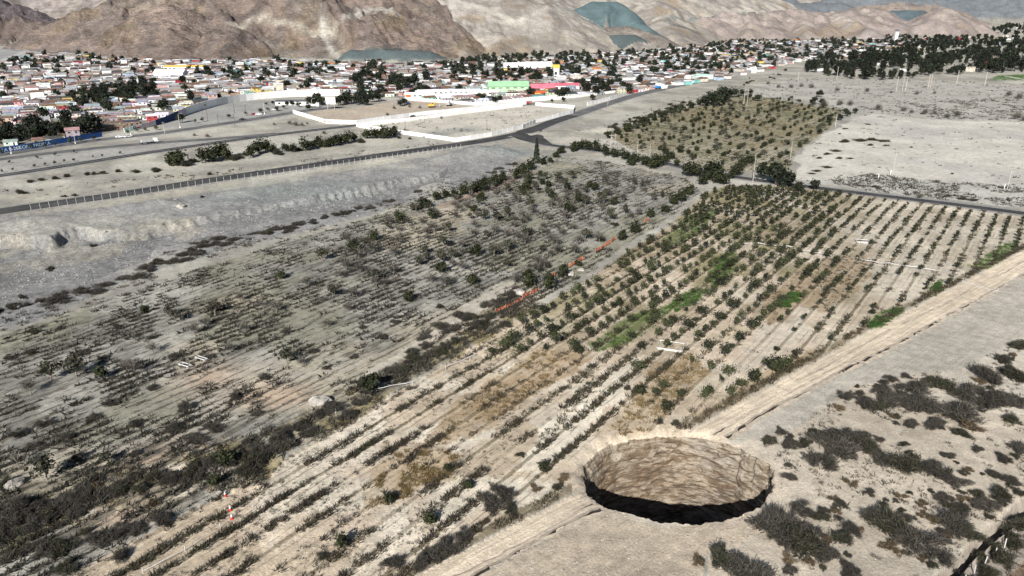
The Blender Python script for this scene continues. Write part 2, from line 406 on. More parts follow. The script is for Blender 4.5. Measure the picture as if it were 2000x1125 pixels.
def objcol(name, rough=.85, attr=None, scale=.35):
    """paint whose colour belongs to each building"""
    m, t, b = nt(name)
    if attr:
        a = node(t, 'ShaderNodeAttribute', attribute_name=attr); c = a.outputs['Color']
    else:
        a = node(t, 'ShaderNodeObjectInfo'); c = a.outputs['Color']
    tc = node(t, 'ShaderNodeTexCoord')
    f = noise(t, tc.outputs['Object'], scale, 5)
    c1 = mixc(t, 1.0, c, mapr(t, f, .3, .7, .72, 1.12), 'MULTIPLY')
    g = noise(t, tc.outputs['Object'], scale * 7, 3)
    c2 = mixc(t, mapr(t, g, .56, .72, 0, .3), c1, (.2, .15, .11))
    t.links.new(c2, b.inputs['Base Color']); b.inputs['Roughness'].default_value = rough
    return m

# ground: colour of each patch of soil is carried on the sheet, grain, furrow litter and gravel come from noise
m, t, b = nt('soil')
ta = node(t, 'ShaderNodeAttribute', attribute_name='tint'); ma = node(t, 'ShaderNodeAttribute', attribute_name='mask')
sep = node(t, 'ShaderNodeSeparateColor'); t.links.new(ma.outputs['Color'], sep.inputs[0])
scrub, gravelm, rockm = sep.outputs[0], sep.outputs[1], sep.outputs[2]
tc = node(t, 'ShaderNodeTexCoord'); P = tc.outputs['Object']
mp = node(t, 'ShaderNodeMapping'); mp.inputs['Rotation'].default_value = (0, 0, ROW_AZ - pi / 2)
# rotate so that x runs along the rows
mp.vector_type = 'POINT'
t.links.new(P, mp.inputs['Vector'])
st = node(t, 'ShaderNodeMapping'); st.inputs['Scale'].default_value = (.16, 1.35, 1); t.links.new(mp.outputs[0], st.inputs['Vector'])
n_big = noise(t, P, .045, 5); n_mid = noise(t, P, .42, 5, .6); n_fine = noise(t, P, 2.6, 4, .65); n_row = noise(t, st.outputs[0], .9, 5, .62)
col = mixc(t, 1.0, ta.outputs['Color'], mapr(t, n_big, .3, .7, .86, 1.12), 'MULTIPLY')
col = mixc(t, 1.0, col, mapr(t, n_mid, .3, .7, .84, 1.12), 'MULTIPLY')
col = mixc(t, 1.0, col, mapr(t, n_fine, .28, .72, .80, 1.16), 'MULTIPLY')
# dry litter and low weeds lying along the furrows
sx0 = node(t, 'ShaderNodeSeparateXYZ'); t.links.new(mp.outputs[0], sx0.inputs[0])
rw = mth(t, 'COSINE', mth(t, 'MULTIPLY', mth(t, 'ADD', sx0.outputs[1], mth(t, 'MULTIPLY', n_mid, 1.2)), 2 * pi / 2.4))
lit = mth(t, 'ADD', mth(t, 'ADD', mth(t, 'MULTIPLY', n_row, .75), mth(t, 'MULTIPLY', n_fine, .25)), mth(t, 'MULTIPLY', rw, .055))
thr = mth(t, 'SUBTRACT', .74, mth(t, 'MULTIPLY', scrub, .28))
lm = mapr(t, mth(t, 'SUBTRACT', lit, thr), -.02, .05, 0, .92)
lm = mth(t, 'MULTIPLY', lm, mapr(t, scrub, 0, .08, 0, 1))
col = mixc(t, lm, col, mixc(t, mapr(t, n_mid, .35, .65, 0, 1), (.085, .075, .058), (.14, .125, .10)))
# orchard rows: weeds along the trees, pale scraped soil beside them; wheel streaks on the track
m2 = node(t, 'ShaderNodeAttribute', attribute_name='mask2'); sp2 = node(t, 'ShaderNodeSeparateColor'); t.links.new(m2.outputs['Color'], sp2.inputs[0])
sxyz = node(t, 'ShaderNodeSeparateXYZ'); t.links.new(mp.outputs[0], sxyz.inputs[0])
wob = mth(t, 'MULTIPLY', mth(t, 'SUBTRACT', n_mid, .5), .9)
vv = mth(t, 'DIVIDE', mth(t, 'ADD', sxyz.outputs[1], wob), 4.3)
fr = mth(t, 'ABSOLUTE', mth(t, 'SUBTRACT', mth(t, 'FRACT', vv), .5))
rn = noise(t, st.outputs[0], .22, 3)
wv = mapr(t, fr, .05, .13, 1, 0)
wv = mth(t, 'MULTIPLY', mth(t, 'MULTIPLY', wv, mapr(t, rn, .35, .6, .5, 1)), sp2.outputs[0])
pv = mth(t, 'MULTIPLY', mapr(t, mth(t, 'ABSOLUTE', mth(t, 'SUBTRACT', fr, .17)), .02, .05, 1, 0), sp2.outputs[0])
col = mixc(t, mth(t, 'MULTIPLY', pv, .35), col, (.52, .465, .375))
n_br = noise(t, st.outputs[0], .5, 4, .6)
fl = mth(t, 'MULTIPLY', mapr(t, mth(t, 'ABSOLUTE', mth(t, 'SUBTRACT', fr, .36)), .012, .05, 1, 0), mth(t, 'MULTIPLY', sp2.outputs[0], mapr(t, n_br, .46, .58, 0, .75)))
col = mixc(t, fl, col, (.17, .135, .095))
col = mixc(t, mth(t, 'MULTIPLY', wv, .92), col, mixc(t, mapr(t, n_fine, .35, .65, 0, 1), (.060, .050, .028), (.155, .125, .075)))
trm = node(t, 'ShaderNodeMapping'); trm.inputs['Rotation'].default_value = (0, 0, TRK_AZ - pi / 2); t.links.new(P, trm.inputs['Vector'])
trs = node(t, 'ShaderNodeMapping'); trs.inputs['Scale'].default_value = (.045, 1.15, 1); t.links.new(trm.outputs[0], trs.inputs['Vector'])
n_tr = noise(t, trs.outputs[0], 1.6, 5, .6)
col = mixc(t, sp2.outputs[1], col, mixc(t, 1.0, col, mapr(t, n_tr, .33, .66, .80, 1.14), 'MULTIPLY'))
n_x = noise(t, P, 8.0, 3, .7)
col = mixc(t, 1.0, col, mapr(t, n_x, .3, .7, .84, 1.14), 'MULTIPLY')
vp = node(t, 'ShaderNodeTexVoronoi'); vp.inputs['Scale'].default_value = .85; t.links.new(P, vp.inputs['Vector'])
bp = node(t, 'ShaderNodeRGBToBW'); t.links.new(vp.outputs['Color'], bp.inputs[0])
peb = mth(t, 'MULTIPLY', mapr(t, vp.outputs['Distance'], .10, .22, 1, 0), mapr(t, bp.outputs[0], .60, .68, 0, 1))
col = mixc(t, mth(t, 'MULTIPLY', mth(t, 'MULTIPLY', peb, .75), mth(t, 'SUBTRACT', 1.0, rockm)), col, mixc(t, mapr(t, n_x, .4, .6, 0, 1), (.13, .115, .095), (.22, .195, .16)))
# gravel: stones lighter and darker
vo = node(t, 'ShaderNodeTexVoronoi'); vo.inputs['Scale'].default_value = 1.3; t.links.new(P, vo.inputs['Vector'])
bw = node(t, 'ShaderNodeRGBToBW'); t.links.new(vo.outputs['Color'], bw.inputs[0])
col = mixc(t, mth(t, 'MULTIPLY', gravelm, .8), col, mixc(t, 1.0, col, mapr(t, bw.outputs[0], .1, .9, .62, 1.3, False), 'MULTIPLY'))
# rock: bands and dark varnish
rs = node(t, 'ShaderNodeMapping'); rs.inputs['Scale'].default_value = (1, 1, 2.5); t.links.new(P, rs.inputs['Vector'])
n_r1 = noise(t, rs.outputs[0], .035, 8, .65); n_r2 = noise(t, rs.outputs[0], .16, 6, .7)
rc = mixc(t, 1.0, col, mapr(t, n_r1, .3, .7, .70, 1.22), 'MULTIPLY')
rc = mixc(t, 1.0, rc, mapr(t, n_r2, .3, .7, .74, 1.2), 'MULTIPLY')
col = mixc(t, rockm, col, rc)
t.links.new(col, b.inputs['Base Color'])
b.inputs['Roughness'].default_value = .95; b.inputs['Specular IOR Level'].default_value = .08
hh = mth(t, 'ADD', mth(t, 'MULTIPLY', n_fine, .12), mth(t, 'MULTIPLY', n_mid, .25))
hh = mth(t, 'ADD', hh, mth(t, 'MULTIPLY', mth(t, 'MULTIPLY', n_r2, rockm), 7.0))
hh = mth(t, 'ADD', hh, mth(t, 'MULTIPLY', lm, .12))
bump(t, b, hh, .9, 1.0)

# sinkhole wall: bedded sandy gravel, darker brown streaks and patches
m, t, b = nt('sinkhole_earth')
ta = node(t, 'ShaderNodeAttribute', attribute_name='tint'); tc = node(t, 'ShaderNodeTexCoord'); P = tc.outputs['Object']
s1 = node(t, 'ShaderNodeMapping'); s1.inputs['Scale'].default_value = (.5, .5, 1.5); t.links.new(P, s1.inputs['Vector'])
n1 = noise(t, s1.outputs[0], 1.5, 6, .65); n2 = noise(t, P, 4.5, 4, .6)
c = mixc(t, 1.0, ta.outputs['Color'], mapr(t, n1, .3, .7, .74, 1.18), 'MULTIPLY')
c = mixc(t, 1.0, c, mapr(t, n2, .3, .7, .84, 1.12), 'MULTIPLY')
s2 = node(t, 'ShaderNodeMapping'); s2.inputs['Scale'].default_value = (.42, .42, 1.9); t.links.new(P, s2.inputs['Vector'])
n3 = noise(t, s2.outputs[0], 1.0, 6, .68); n4 = noise(t, P, .11, 3)
thn = mth(t, 'SUBTRACT', n3, mth(t, 'MULTIPLY', mth(t, 'SUBTRACT', n4, .5), -.35))
c = mixc(t, mapr(t, thn, .52, .60, 0, .85), c, (.085, .060, .040))
c = mixc(t, mapr(t, thn, .40, .46, .5, 0), c, (.34, .30, .24))
t.links.new(c, b.inputs['Base Color']); b.inputs['Roughness'].default_value = .95; b.inputs['Specular IOR Level'].default_value = .05
bump(t, b, mth(t, 'ADD', mth(t, 'ADD', mth(t, 'MULTIPLY', n1, .4), mth(t, 'MULTIPLY', n2, .2)), mth(t, 'MULTIPLY', n3, -.5)), .8, .8)

# asphalt
m, t, b = nt('asphalt')
tc = node(t, 'ShaderNodeTexCoord'); P = tc.outputs['Object']
f = noise(t, P, .12, 5); g = noise(t, P, 1.5, 4, .7)
c = mixc(t, mapr(t, f, .35, .7, 0, 1), (.036, .035, .035), (.064, .062, .060))
c = mixc(t, mapr(t, g, .55, .8, 0, .5), c, (.16, .15, .135))
t.links.new(c, b.inputs['Base Color']); b.inputs['Roughness'].default_value = .9
m, t, b = nt('asphalt_old')
tc = node(t, 'ShaderNodeTexCoord'); P = tc.outputs['Object']
f = noise(t, P, .12, 5); g = noise(t, P, 1.5, 4, .7)
c = mixc(t, mapr(t, f, .35, .7, 0, 1), (.085, .085, .085), (.135, .13, .125))
c = mixc(t, mapr(t, g, .55, .8, 0, .5), c, (.24, .22, .20))
t.links.new(c, b.inputs['Base Color']); b.inputs['Roughness'].default_value = .9

leafy('leaf_orchard', (.012, .017, .006), (.044, .046, .019), 1.0)
leafy('leaf_dark', (.005, .008, .004), (.017, .021, .009), .5)
leafy('leaf_grove', (.005, .008, .005), (.017, .021, .011), .6)
leafy('leaf_hedge', (.008, .011, .004), (.026, .029, .009), .4)
leafy('leaf_olive', (.020, .021, .012), (.048, .047, .029), .4)
leafy('twig_grey', (.018, .016, .0135), (.074, .065, .052), .35)
leafy('twig_green', (.014, .015, .009), (.056, .052, .033), .35)
leafy('twig_brown', (.050, .038, .024), (.13, .095, .055), .35)
leafy('weed_dry', (.022, .017, .010), (.070, .053, .031), .3)
leafy('weed_green', (.012, .016, .006), (.036, .043, .015), .3)
leafy('weed_lush', (.014, .038, .007), (.038, .080, .014), .3)
leafy('weed_gold', (.07, .048, .019), (.15, .105, .042), .3)
leafy('weed_grey', (.015, .0135, .011), (.058, .051, .039), .3)
plain('bark_grey', (.21, .185, .155), var=.35, scale=3)
plain('bark_brown', (.075, .058, .042), var=.35, scale=3)
plain('white_paint', (.78, .77, .75), var=.06, scale=.4, dirt=.10)
plain('white_concrete', (.74, .725, .70), var=.14, scale=.15, dirt=.30)
plain('blue_paint', (.020, .065, .21), var=.2, scale=.3, dirt=.1)
plain('post_concrete', (.52, .51, .49), var=.15, scale=1)
plain('navy_paint', (.035, .055, .13), var=.45, scale=.15, dirt=.2)
plain('mint_paint', (.48, .62, .56), var=.12, scale=.3)
plain('lilac_paint', (.55, .46, .50), var=.3, scale=.25)
plain('red_paint', (.50, .035, .035), var=.2)
plain('dark_red', (.20, .03, .035), var=.3)
plain('cone_red', (.55, .05, .045), var=.1)
plain('net_orange', (.33, .105, .055), var=.6, scale=1.2, dirt=.25)
plain('pole_wood', (.42, .38, .33), var=.2, scale=2)
plain('pole_dark', (.10, .09, .08), var=.2, scale=2)
plain('metal_grey', (.35, .35, .35), rough=.6, var=.15)
plain('rubber', (.02, .02, .02))
plain('glass_dark', (.02, .025, .03), rough=.25, spec=.5, dirt=.05)
plain('yellow_paint', (.58, .40, .08), var=.12)
plain('green_roof', (.30, .50, .30), var=.1, scale=.2)
plain('green_wall', (.36, .52, .34), var=.12, scale=.2)
plain('pink_roof', (.58, .14, .18), var=.2, scale=.2)
plain('orange_paint', (.66, .12, .04), var=.2)
plain('blue_tarp', (.03, .20, .55), var=.15)
plain('roof_dark', (.10, .10, .11), var=.2, scale=.3)
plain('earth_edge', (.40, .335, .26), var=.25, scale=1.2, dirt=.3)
plain('fissure_shade', (.035, .028, .022), var=.3)  # near-black colour stands in for the shade inside deep ground cracks
plain('cobble', (.26, .25, .24), var=.5, scale=.35)
plain('boulder', (.36, .33, .29), var=.3, scale=1.0)
objcol('house_paint'); objcol('roof_sheet', .6); objcol('far_house_paint', .8, 'Col')

# ------------------------------------------------------------------ mesh helpers
def mesh(name, V, F, mats, midx=None, smooth=False, cols=None):
    """V (n,3), F (m,k) all faces with k corners"""
    V = np.asarray(V, np.float32); F = np.asarray(F, np.int32)
    me = bpy.data.meshes.new(name)
    k = F.shape[1]
    me.vertices.add(len(V)); me.vertices.foreach_set('co', V.ravel())
    me.loops.add(F.size); me.loops.foreach_set('vertex_index', F.ravel())
    me.polygons.add(len(F)); me.polygons.foreach_set('loop_start', np.arange(0, F.size, k, dtype=np.int32))
    if midx is not None: me.polygons.foreach_set('material_index', np.asarray(midx, np.int32))
    me.polygons.foreach_set('use_smooth', np.full(len(F), smooth))
    for mt in ([mats] if isinstance(mats, str) else mats): me.materials.append(MATS[mt])
    for cn, cv in (cols or {}).items():
        a = me.color_attributes.new(cn, 'FLOAT_COLOR', 'POINT')
        cc = np.ones((len(V), 4), np.float32); cc[:, :3] = cv
        a.data.foreach_set('color', cc.ravel())
    me.update(calc_edges=True)
    return me

def obj(name, me, parent=None, loc=(0, 0, 0), rz=0.0, sc=1.0):
    o = bpy.data.objects.new(name, me)
    o.location = loc; o.rotation_euler = (0, 0, rz)
    o.scale = sc if isinstance(sc, (tuple, list)) else (sc, sc, sc)
    if parent is not None: o.parent = parent
    COL.objects.link(o)
    return o

def tag(o, label=None, cat=None, group=None, kind=None):
    if label: o['label'] = label
    if cat: o['category'] = cat
    if group: o['group'] = group
    if kind: o['kind'] = kind
    return o

def empty(name, loc, rz=0.0, sc=1.0, **kw):
    o = obj(name, None, None, loc, rz, sc)
    o.empty_display_size = .2
    return tag(o, **kw)

class MB:
    """quads and boxes collected into one mesh"""
    def __init__(s): s.v = []; s.f = []; s.m = []; s.n = 0
    def add(s, V, F, m=0):
        V = np.asarray(V, float); F = np.asarray(F)
        s.v.append(V); s.f.append(F + s.n); s.m.append(np.full(len(F), m)); s.n += len(V); return s
    def box(s, c, d, rz=0.0, m=0, tilt=None, taper=1.0):
        x, y, z = np.asarray(d) / 2
        q = np.array([[-x, -y, -z], [x, -y, -z], [x, y, -z], [-x, y, -z], [-x * taper, -y * taper, z], [x * taper, -y * taper, z], [x * taper, y * taper, z], [-x * taper, y * taper, z]])
        if tilt: a = tilt; q = np.stack([q[:, 0] * cos(a) + q[:, 2] * sin(a), q[:, 1], -q[:, 0] * sin(a) + q[:, 2] * cos(a)], -1)
        q = np.stack([q[:, 0] * cos(rz) - q[:, 1] * sin(rz), q[:, 0] * sin(rz) + q[:, 1] * cos(rz), q[:, 2]], -1) + np.asarray(c)
        return s.add(q, [[0, 3, 2, 1], [4, 5, 6, 7], [0, 1, 5, 4], [1, 2, 6, 5], [2, 3, 7, 6], [3, 0, 4, 7]], m)
    def tube(s, pts, rad, n=6, m=0):
        pts = np.asarray(pts, float); rad = np.broadcast_to(rad, (len(pts),))
        d = np.gradient(pts, axis=0); d /= np.linalg.norm(d, axis=1)[:, None] + 1e-9
        up = np.array([.31, .17, .93]) if abs(d[0][2]) < .9 else np.array([1., .1, 0])
        a = np.cross(d, up); a /= np.linalg.norm(a, axis=1)[:, None] + 1e-9; b = np.cross(d, a)
        th = np.arange(n) * 2 * pi / n
        V = (pts[:, None] + rad[:, None, None] * (np.cos(th)[None, :, None] * a[:, None] + np.sin(th)[None, :, None] * b[:, None])).reshape(-1, 3)
        F = []
        for i in range(len(pts) - 1):
            for j in range(n): F.append([i * n + j, i * n + (j + 1) % n, (i + 1) * n + (j + 1) % n, (i + 1) * n + j])
        for e, rv_ in ((0, 1), (len(pts) - 1, 0)):
            for j in range(0, n - 2, 2):
                q = [e * n, e * n + j + 1, e * n + j + 2, e * n + (j + 3 if j + 3 < n else j + 2)]
                if j + 3 < n: F.append(q[::-1] if rv_ else q)
        return s.add(V, F, m)
    def mesh(s, name, mats, smooth=False):
        return mesh(name, np.concatenate(s.v), np.concatenate(s.f), mats, np.concatenate(s.m), smooth)

def ordinal(n):
    a = ['', 'first', 'second', 'third', 'fourth', 'fifth', 'sixth', 'seventh', 'eighth', 'ninth', 'tenth', 'eleventh', 'twelfth', 'thirteenth', 'fourteenth', 'fifteenth', 'sixteenth', 'seventeenth', 'eighteenth', 'nineteenth']
    tens = ['', '', 'twenty', 'thirty', 'forty', 'fifty', 'sixty', 'seventy', 'eighty', 'ninety']; tth = ['', '', 'twentieth', 'thirtieth', 'fortieth', 'fiftieth', 'sixtieth', 'seventieth', 'eightieth', 'ninetieth']
    if n < 20: return a[n]
    if n < 100: return tth[n // 10] if n % 10 == 0 else tens[n // 10] + '-' + a[n % 10]
    h = ['', 'one', 'two', 'three', 'four', 'five'][n // 100]
    return h + '-hundredth' if n % 100 == 0 else h + '-hundred-' + ordinal(n % 100)

LM = {   # landmarks used to tell look-alikes apart
    'sinkhole': ('the sinkhole', tuple(HOLE_C)), 'mural': ('the curved mural wall', G1(330, 232)), 'green': ('the green warehouse', G1(1000, 180)), 'pink': ('the pink-roofed hall', G1(1085, 182)),
    'cypress': ('the tall cypress', G1(1048, 318)), 'hut': ('the road junction', G1(1030, 262)), 'net': ('the orange netting', G1(1010, 590)), 'frame': ('the white frame among orchard trees', G1(1310, 678)),
    'cones': ('the red cones', G1(448, 995)), 'blue': ('the long blue wall', G1(100, 285)), 'ditch': ('the dark ditch', G1(1900, 1070)), 'pole': ('the leaning-shadow utility pole', G1(1743, 340)), 'exc': ('the yellow digger', G1(845, 207)),
    'gframe': ('the grey weeds white frames', G1(380, 712)), 'crop': ('the green crop strip', G1(1970, 150)), 'bluetarp': ('the blue roadside tarpaulin', G1(1287, 174)), 'postfence': ('the white-posted roadside fence', G1(480, 345))}
LOOKS = {}
def note(o, look, lm):
    """remember a thing; its label is written at the end as its rank in distance from a landmark"""
    LOOKS.setdefault((look, lm), []).append(o)

# ------------------------------------------------------------------ the ground sheet
rr = [2.0]
while rr[-1] < 74: rr.append(rr[-1] * 1.10)
rr[-1] = 74.0
while rr[-1] < 1080: rr.append(rr[-1] * 1.0068)
while rr[-1] < 2300: rr.append(rr[-1] + 4.6)
while rr[-1] < 9000: rr.append(rr[-1] * 1.016)
rr = np.array(rr)
az = np.concatenate([np.linspace(-pi, radians(-58), 34, endpoint=False), np.linspace(radians(-58), radians(58), 1040, endpoint=False), np.linspace(radians(58), pi, 34)])
R, A = np.meshgrid(rr, az, indexing='ij')
GX, GY = R * np.sin(A), R * np.cos(A)
nR, nA = R.shape
X, Y = GX.ravel(), GY.ravel()
# open the ground at the sinkhole: corners just inside are drawn out to the rim
E, TH = hole_E(X, Y)
inside = (E < 1).reshape(nR, nA)
nb = np.zeros_like(inside)
for di in (-1, 0, 1):
    for dj in (-1, 0, 1): nb |= ~np.roll(np.roll(inside, di, 0), dj, 1)
snap = (inside & nb).ravel()
kk = rim_k(TH)
X = np.where(snap, HOLE_C[0] + (X - HOLE_C[0]) / E, X); Y = np.where(snap, HOLE_C[1] + (Y - HOLE_C[1]) / E, Y)
Z, T = terrain(X, Y, True)
Eo, _ = hole_E(X, Y)
# soil slumps a little towards the far edge of the hole
slump = np.exp(-np.maximum(Eo - 1, 0) / .07) * np.clip((np.sin(TH) * .8 - np.cos(TH) * .5 + .25), 0, 1)
Z = Z - 1.1 * slump * (Eo < 1.6)

def mixw(base, col, w):
    w = np.clip(w, 0, 1)[:, None]
    return base * (1 - w) + np.asarray(col)[None] * w
N = X.size
tint = np.tile(np.array([.27, .25, .215]), (N, 1)); mask = np.zeros((N, 3))
nb1 = fbm(X / 35, Y / 35, 101, 3); nb2 = fbm(X / 9, Y / 9, 102, 3); nb3 = fbm(X / 3, Y / 3, 103, 2)
r = T['r']
tint = mixw(tint, (.375, .35, .30), sstep(.45, .65, nb1))
tint = mixw(tint, (.385, .355, .28), .6 * sstep(.5, .7, nb2))
town = inpoly(TOWN, X, Y)
tint = mixw(tint, (.20, .185, .165), town * .9)
gv = in_warp(GRAVEL, X, Y, 6, 25, 3)
tint = mixw(tint, (.215, .21, .203), gv * (.75 + .25 * nb2)); mask[:, 1] = np.maximum(mask[:, 1], gv * .7)
tint = mixw(tint, (.35, .33, .285), gv * sstep(.52, .66, nb1) * .6)
riv = T['riv']
tint = mixw(tint, (.185, .180, .172), riv); mask[:, 1] = np.where(riv, 1.0, mask[:, 1])
bank_d, _, _, _ = pline(BANK, X, Y, 60)
lf = T['lf']
tint = mixw(tint, (.31, .29, .25), lf)
tint = mixw(tint, (.22, .208, .18), lf * sstep(.42, .62, nb2))
tint = mixw(tint, (.20, .19, .125), lf * sstep(.50, .66, fbm(X / 24, Y / 24, 190, 3)) * .55)
tint = mixw(tint, (.40, .345, .255), lf * sstep(.55, .70, nb1) * .7)
pinkp = sum(np.exp(-(np.hypot(X - G1(px, py)[0], Y - G1(px, py)[1]) / rd) ** 2) for px, py, rd in ((410, 738, 7), (510, 770, 5), (310, 905, 7), (560, 775, 5), (250, 960, 5), (230, 1000, 5)))
tint = mixw(tint, (.40, .30, .215), np.clip(pinkp, 0, 1) * .8)
mask[:, 0] = np.where(lf, .62 + .5 * (nb2 - .5), mask[:, 0])
lower_left = np.clip((project(X, Y, X * 0)[1] - 640) / 300, 0, 1)
mask[:, 0] = np.where(lf, mask[:, 0] + .18 * lower_left, mask[:, 0])
pale_lane = WP([(420, 925), (560, 860), (700, 740), (850, 640), (960, 560), (1010, 540), (960, 600), (800, 690), (640, 800), (560, 880), (450, 950)])
pl = in_warp(pale_lane, X, Y, 1.5, 6, 5)
tint = mixw(tint, (.44, .395, .325), pl * .9); mask[:, 0] = np.where(pl, mask[:, 0] * .35, mask[:, 0])
oc = T['oc'] & ~T['tr']
tint = mixw(tint, (.47, .40, .315), oc)
right = np.clip((X - 60) / 50, 0, 1)
tint = mixw(tint, (.40, .365, .305), oc * right)
tint = mixw(tint, (.50, .455, .375), oc * sstep(.52, .68, nb2) * .8)
pyy = project(X, Y, X * 0)
upo = np.clip((700 - pyy[1]) / 120, 0, 1) * np.clip((1750 - pyy[0]) / 250, 0, 1)
tint = mixw(tint, (.27, .225, .155), oc * sstep(.42, .62, fbm(X / 16, Y / 16, 130, 3)) * (.40 + .5 * upo))
tint = mixw(tint, (.17, .16, .075), oc * upo * sstep(.48, .66, fbm(X / 11, Y / 11, 131, 3)) * .75)
creamz = oc * (1 - upo) * np.exp(-((pyy[0] - 900) / 380) ** 2)
tint = mixw(tint, (.56, .515, .43), creamz * sstep(.40, .60, nb2) * .9)
v = T['v']
ph = ((v / 4.3) % 1)
rowid = np.floor(v / 4.3)
rowstr = .45 + .55 * _h(rowid.astype(np.int64), rowid.astype(np.int64) * 0 + 3, 4)
line = np.clip(1 - np.abs(ph - .5) / (.09 + .06 * nb3), 0, 1)
line2 = np.clip(1 - np.abs(ph - .33) / .05, 0, 1)
mask[:, 0] = np.where(oc, .16 + .5 * (nb2 - .42), mask[:, 0])
for p, c, w in ((PALE_ROWS, (.60, .56, .47), .85), (PALE2, (.42, .385, .335), .6), (BROWN1, (.27, .195, .11), .75), (BROWN2, (.26, .19, .11), .6), (BROWN3, (.25, .19, .12), .8), (BROWN4, (.26, .20, .12), .8), (BROWN5, (.33, .25, .15), .6)):
    mm = in_warp(p, X, Y, 2.2, 5, 7)
    tint = mixw(tint, c, mm * w * np.clip(.35 + 1.1 * nb3, 0, 1))
    mask[:, 0] = np.where(mm, mask[:, 0] * .6, mask[:, 0])
for p in GREENS:
    mm = in_warp(p, X, Y, 2.0, 5, 8)
    tint = mixw(tint, (.085, .125, .035), mm * np.clip(.25 + 1.1 * nb3, 0, 1))
strip = in_warp(STRIP, X, Y, 1.5, 5, 9)
tint = mixw(tint, (.20, .175, .13), strip * .7); mask[:, 0] = np.where(strip, .72, mask[:, 0])
tint = mixw(tint, (.42, .365, .29), strip * sstep(.56, .66, nb2))
tint = mixw(tint, (.21, .17, .075), strip * sstep(.56, .70, fbm(X / 7, Y / 7, 140, 2)) * .7)
o2 = inpoly(ORCH2, X, Y)
tint = mixw(tint, (.25, .225, .15), o2); mask[:, 0] = np.where(o2, .55, mask[:, 0])
tint = mixw(tint, (.10, .105, .045), o2 * sstep(.38, .70, fbm(X / 6, Y / 6, 150, 4)) * .8)
tint = mixw(tint, (.21, .16, .09), o2 * sstep(.5, .64, nb1) * .5)
tint = mixw(tint, (.36, .32, .25), o2 * np.clip((pyy[1] - 255) / 50, 0, 1) * sstep(.40, .58, nb2) * .8)
fp = in_warp(FAR_PLOT, X, Y, 4, 12, 10)
tint = mixw(tint, (.47, .435, .375), fp); mask[:, 0] = np.where(fp, .05, mask[:, 0])
tint = mixw(tint, (.40, .375, .335), fp * sstep(.5, .66, nb1) * .8)
fmott = WP([(1600, 352), (1700, 340), (1800, 350), (2060, 372), (2060, 412), (1850, 392), (1700, 374)])
mm = in_warp(fmott, X, Y, 3, 9, 11); mask[:, 0] = np.where(mm, .42, mask[:, 0]); tint = mixw(tint, (.36, .345, .31), mm * .7)
ff = in_warp(FAR_FLAT, X, Y, 5, 20, 12)
tint = mixw(tint, (.36, .335, .295), ff * .8); mask[:, 0] = np.where(ff, .62, mask[:, 0])
br = in_warp(BARE_R, X, Y, 2, 6, 13)
tint = mixw(tint, (.37, .335, .28), br)
lowr = inpoly(WP([(1390, 880), (1560, 835), (1650, 762), (1760, 732), (1880, 722), (2000, 655), (2150, 600), (2150, 1165), (1380, 1165)]), X, Y)
tint = mixw(tint, (.385, .345, .285), lowr); mask[:, 0] = np.where(lowr, .12 + .55 * (nb2 - .40), mask[:, 0])
tint = mixw(tint, (.46, .43, .37), lowr * sstep(.55, .7, nb1))
ha = in_warp(HOLE_APRON, X, Y, 1.2, 5, 14)
tint = mixw(tint, (.365, .315, .25), ha); mask[:, 0] = np.where(ha, 0, mask[:, 0])
tint = mixw(tint, (.40, .37, .32), ha * sstep(.5, .66, nb1) * .7)
tr = T['tr']
tvv = X * tv[0] + Y * tv[1]; tuu = X * tu[0] + Y * tu[1]
streak = fbm(tuu / 30, tvv / .55, 160, 3)
tint = mixw(tint, (.52, .45, .355), tr); mask[:, 0] = np.where(tr, 0, mask[:, 0])
near_hole = np.exp(-np.maximum(Eo - 1, 0) / .16)
tint = mixw(tint, (.43, .37, .295), near_hole * (Eo < 2) * .85); mask[:, 0] *= 1 - np.clip(near_hole * 1.3, 0, 1) * (Eo < 2)
tint = mixw(tint, (.28, .25, .215), (T['ditch'] | T['dfl']) * 1.0)
corner = inpoly(WP([(1935, 1150), (1975, 1110), (2030, 1070), (2100, 1020), (2150, 1150)]), X, Y)
tint = mixw(tint, (.15, .105, .07), corner * .9)
bankface = (bank_d < 5) & ~riv
mask[:, 0] = np.where(bankface & ~lf, .35, mask[:, 0])
wall_tan = inpoly(WP([(-60, 470), (0, 455), (150, 442), (330, 430), (420, 412), (420, 432), (330, 462), (150, 500), (0, 510), (-60, 520)]), X, Y)
tint = mixw(tint, (.27, .245, .20), wall_tan * sstep(.46, .60, nb2) * .6)
encl = inpoly(WP([(697, 247), (891, 276), (1021, 250), (1046, 239), (1119, 223), (1121, 211), (1028, 206)]), X, Y)
tint = mixw(tint, (.455, .415, .35), encl); mask[:, 0] = np.where(encl, .10, mask[:, 0])
yard = inpoly(WP([(575, 224), (650, 242), (697, 243), (934, 208), (790, 194), (690, 212), (640, 212)]), X, Y)
tint = mixw(tint, (.40, .33, .255), yard * .9)
crop = inpoly(WP([(1925, 157), (1950, 147), (2060, 142), (2060, 156), (1980, 157)]), X, Y)
tint = mixw(tint, (.07, .125, .035), crop * sstep(.3, .5, fbm(X / 3, Y / 40, 170, 2)))
for px, py, rd in ((975, 296, 13), (1000, 300, 8), (560, 372, 14), (620, 366, 12), (490, 386, 10), (905, 254, 9), (850, 262, 8)):
    cx, cy = G1(px, py)
    tint = mixw(tint, (.195, .21, .20), np.exp(-((X - cx) / rd / 1.6) ** 2 - ((Y - cy) / rd) ** 2) * .7)
    mask[:, 1] = np.maximum(mask[:, 1], np.exp(-((X - cx) / rd / 1.6) ** 2 - ((Y - cy) / rd) ** 2))
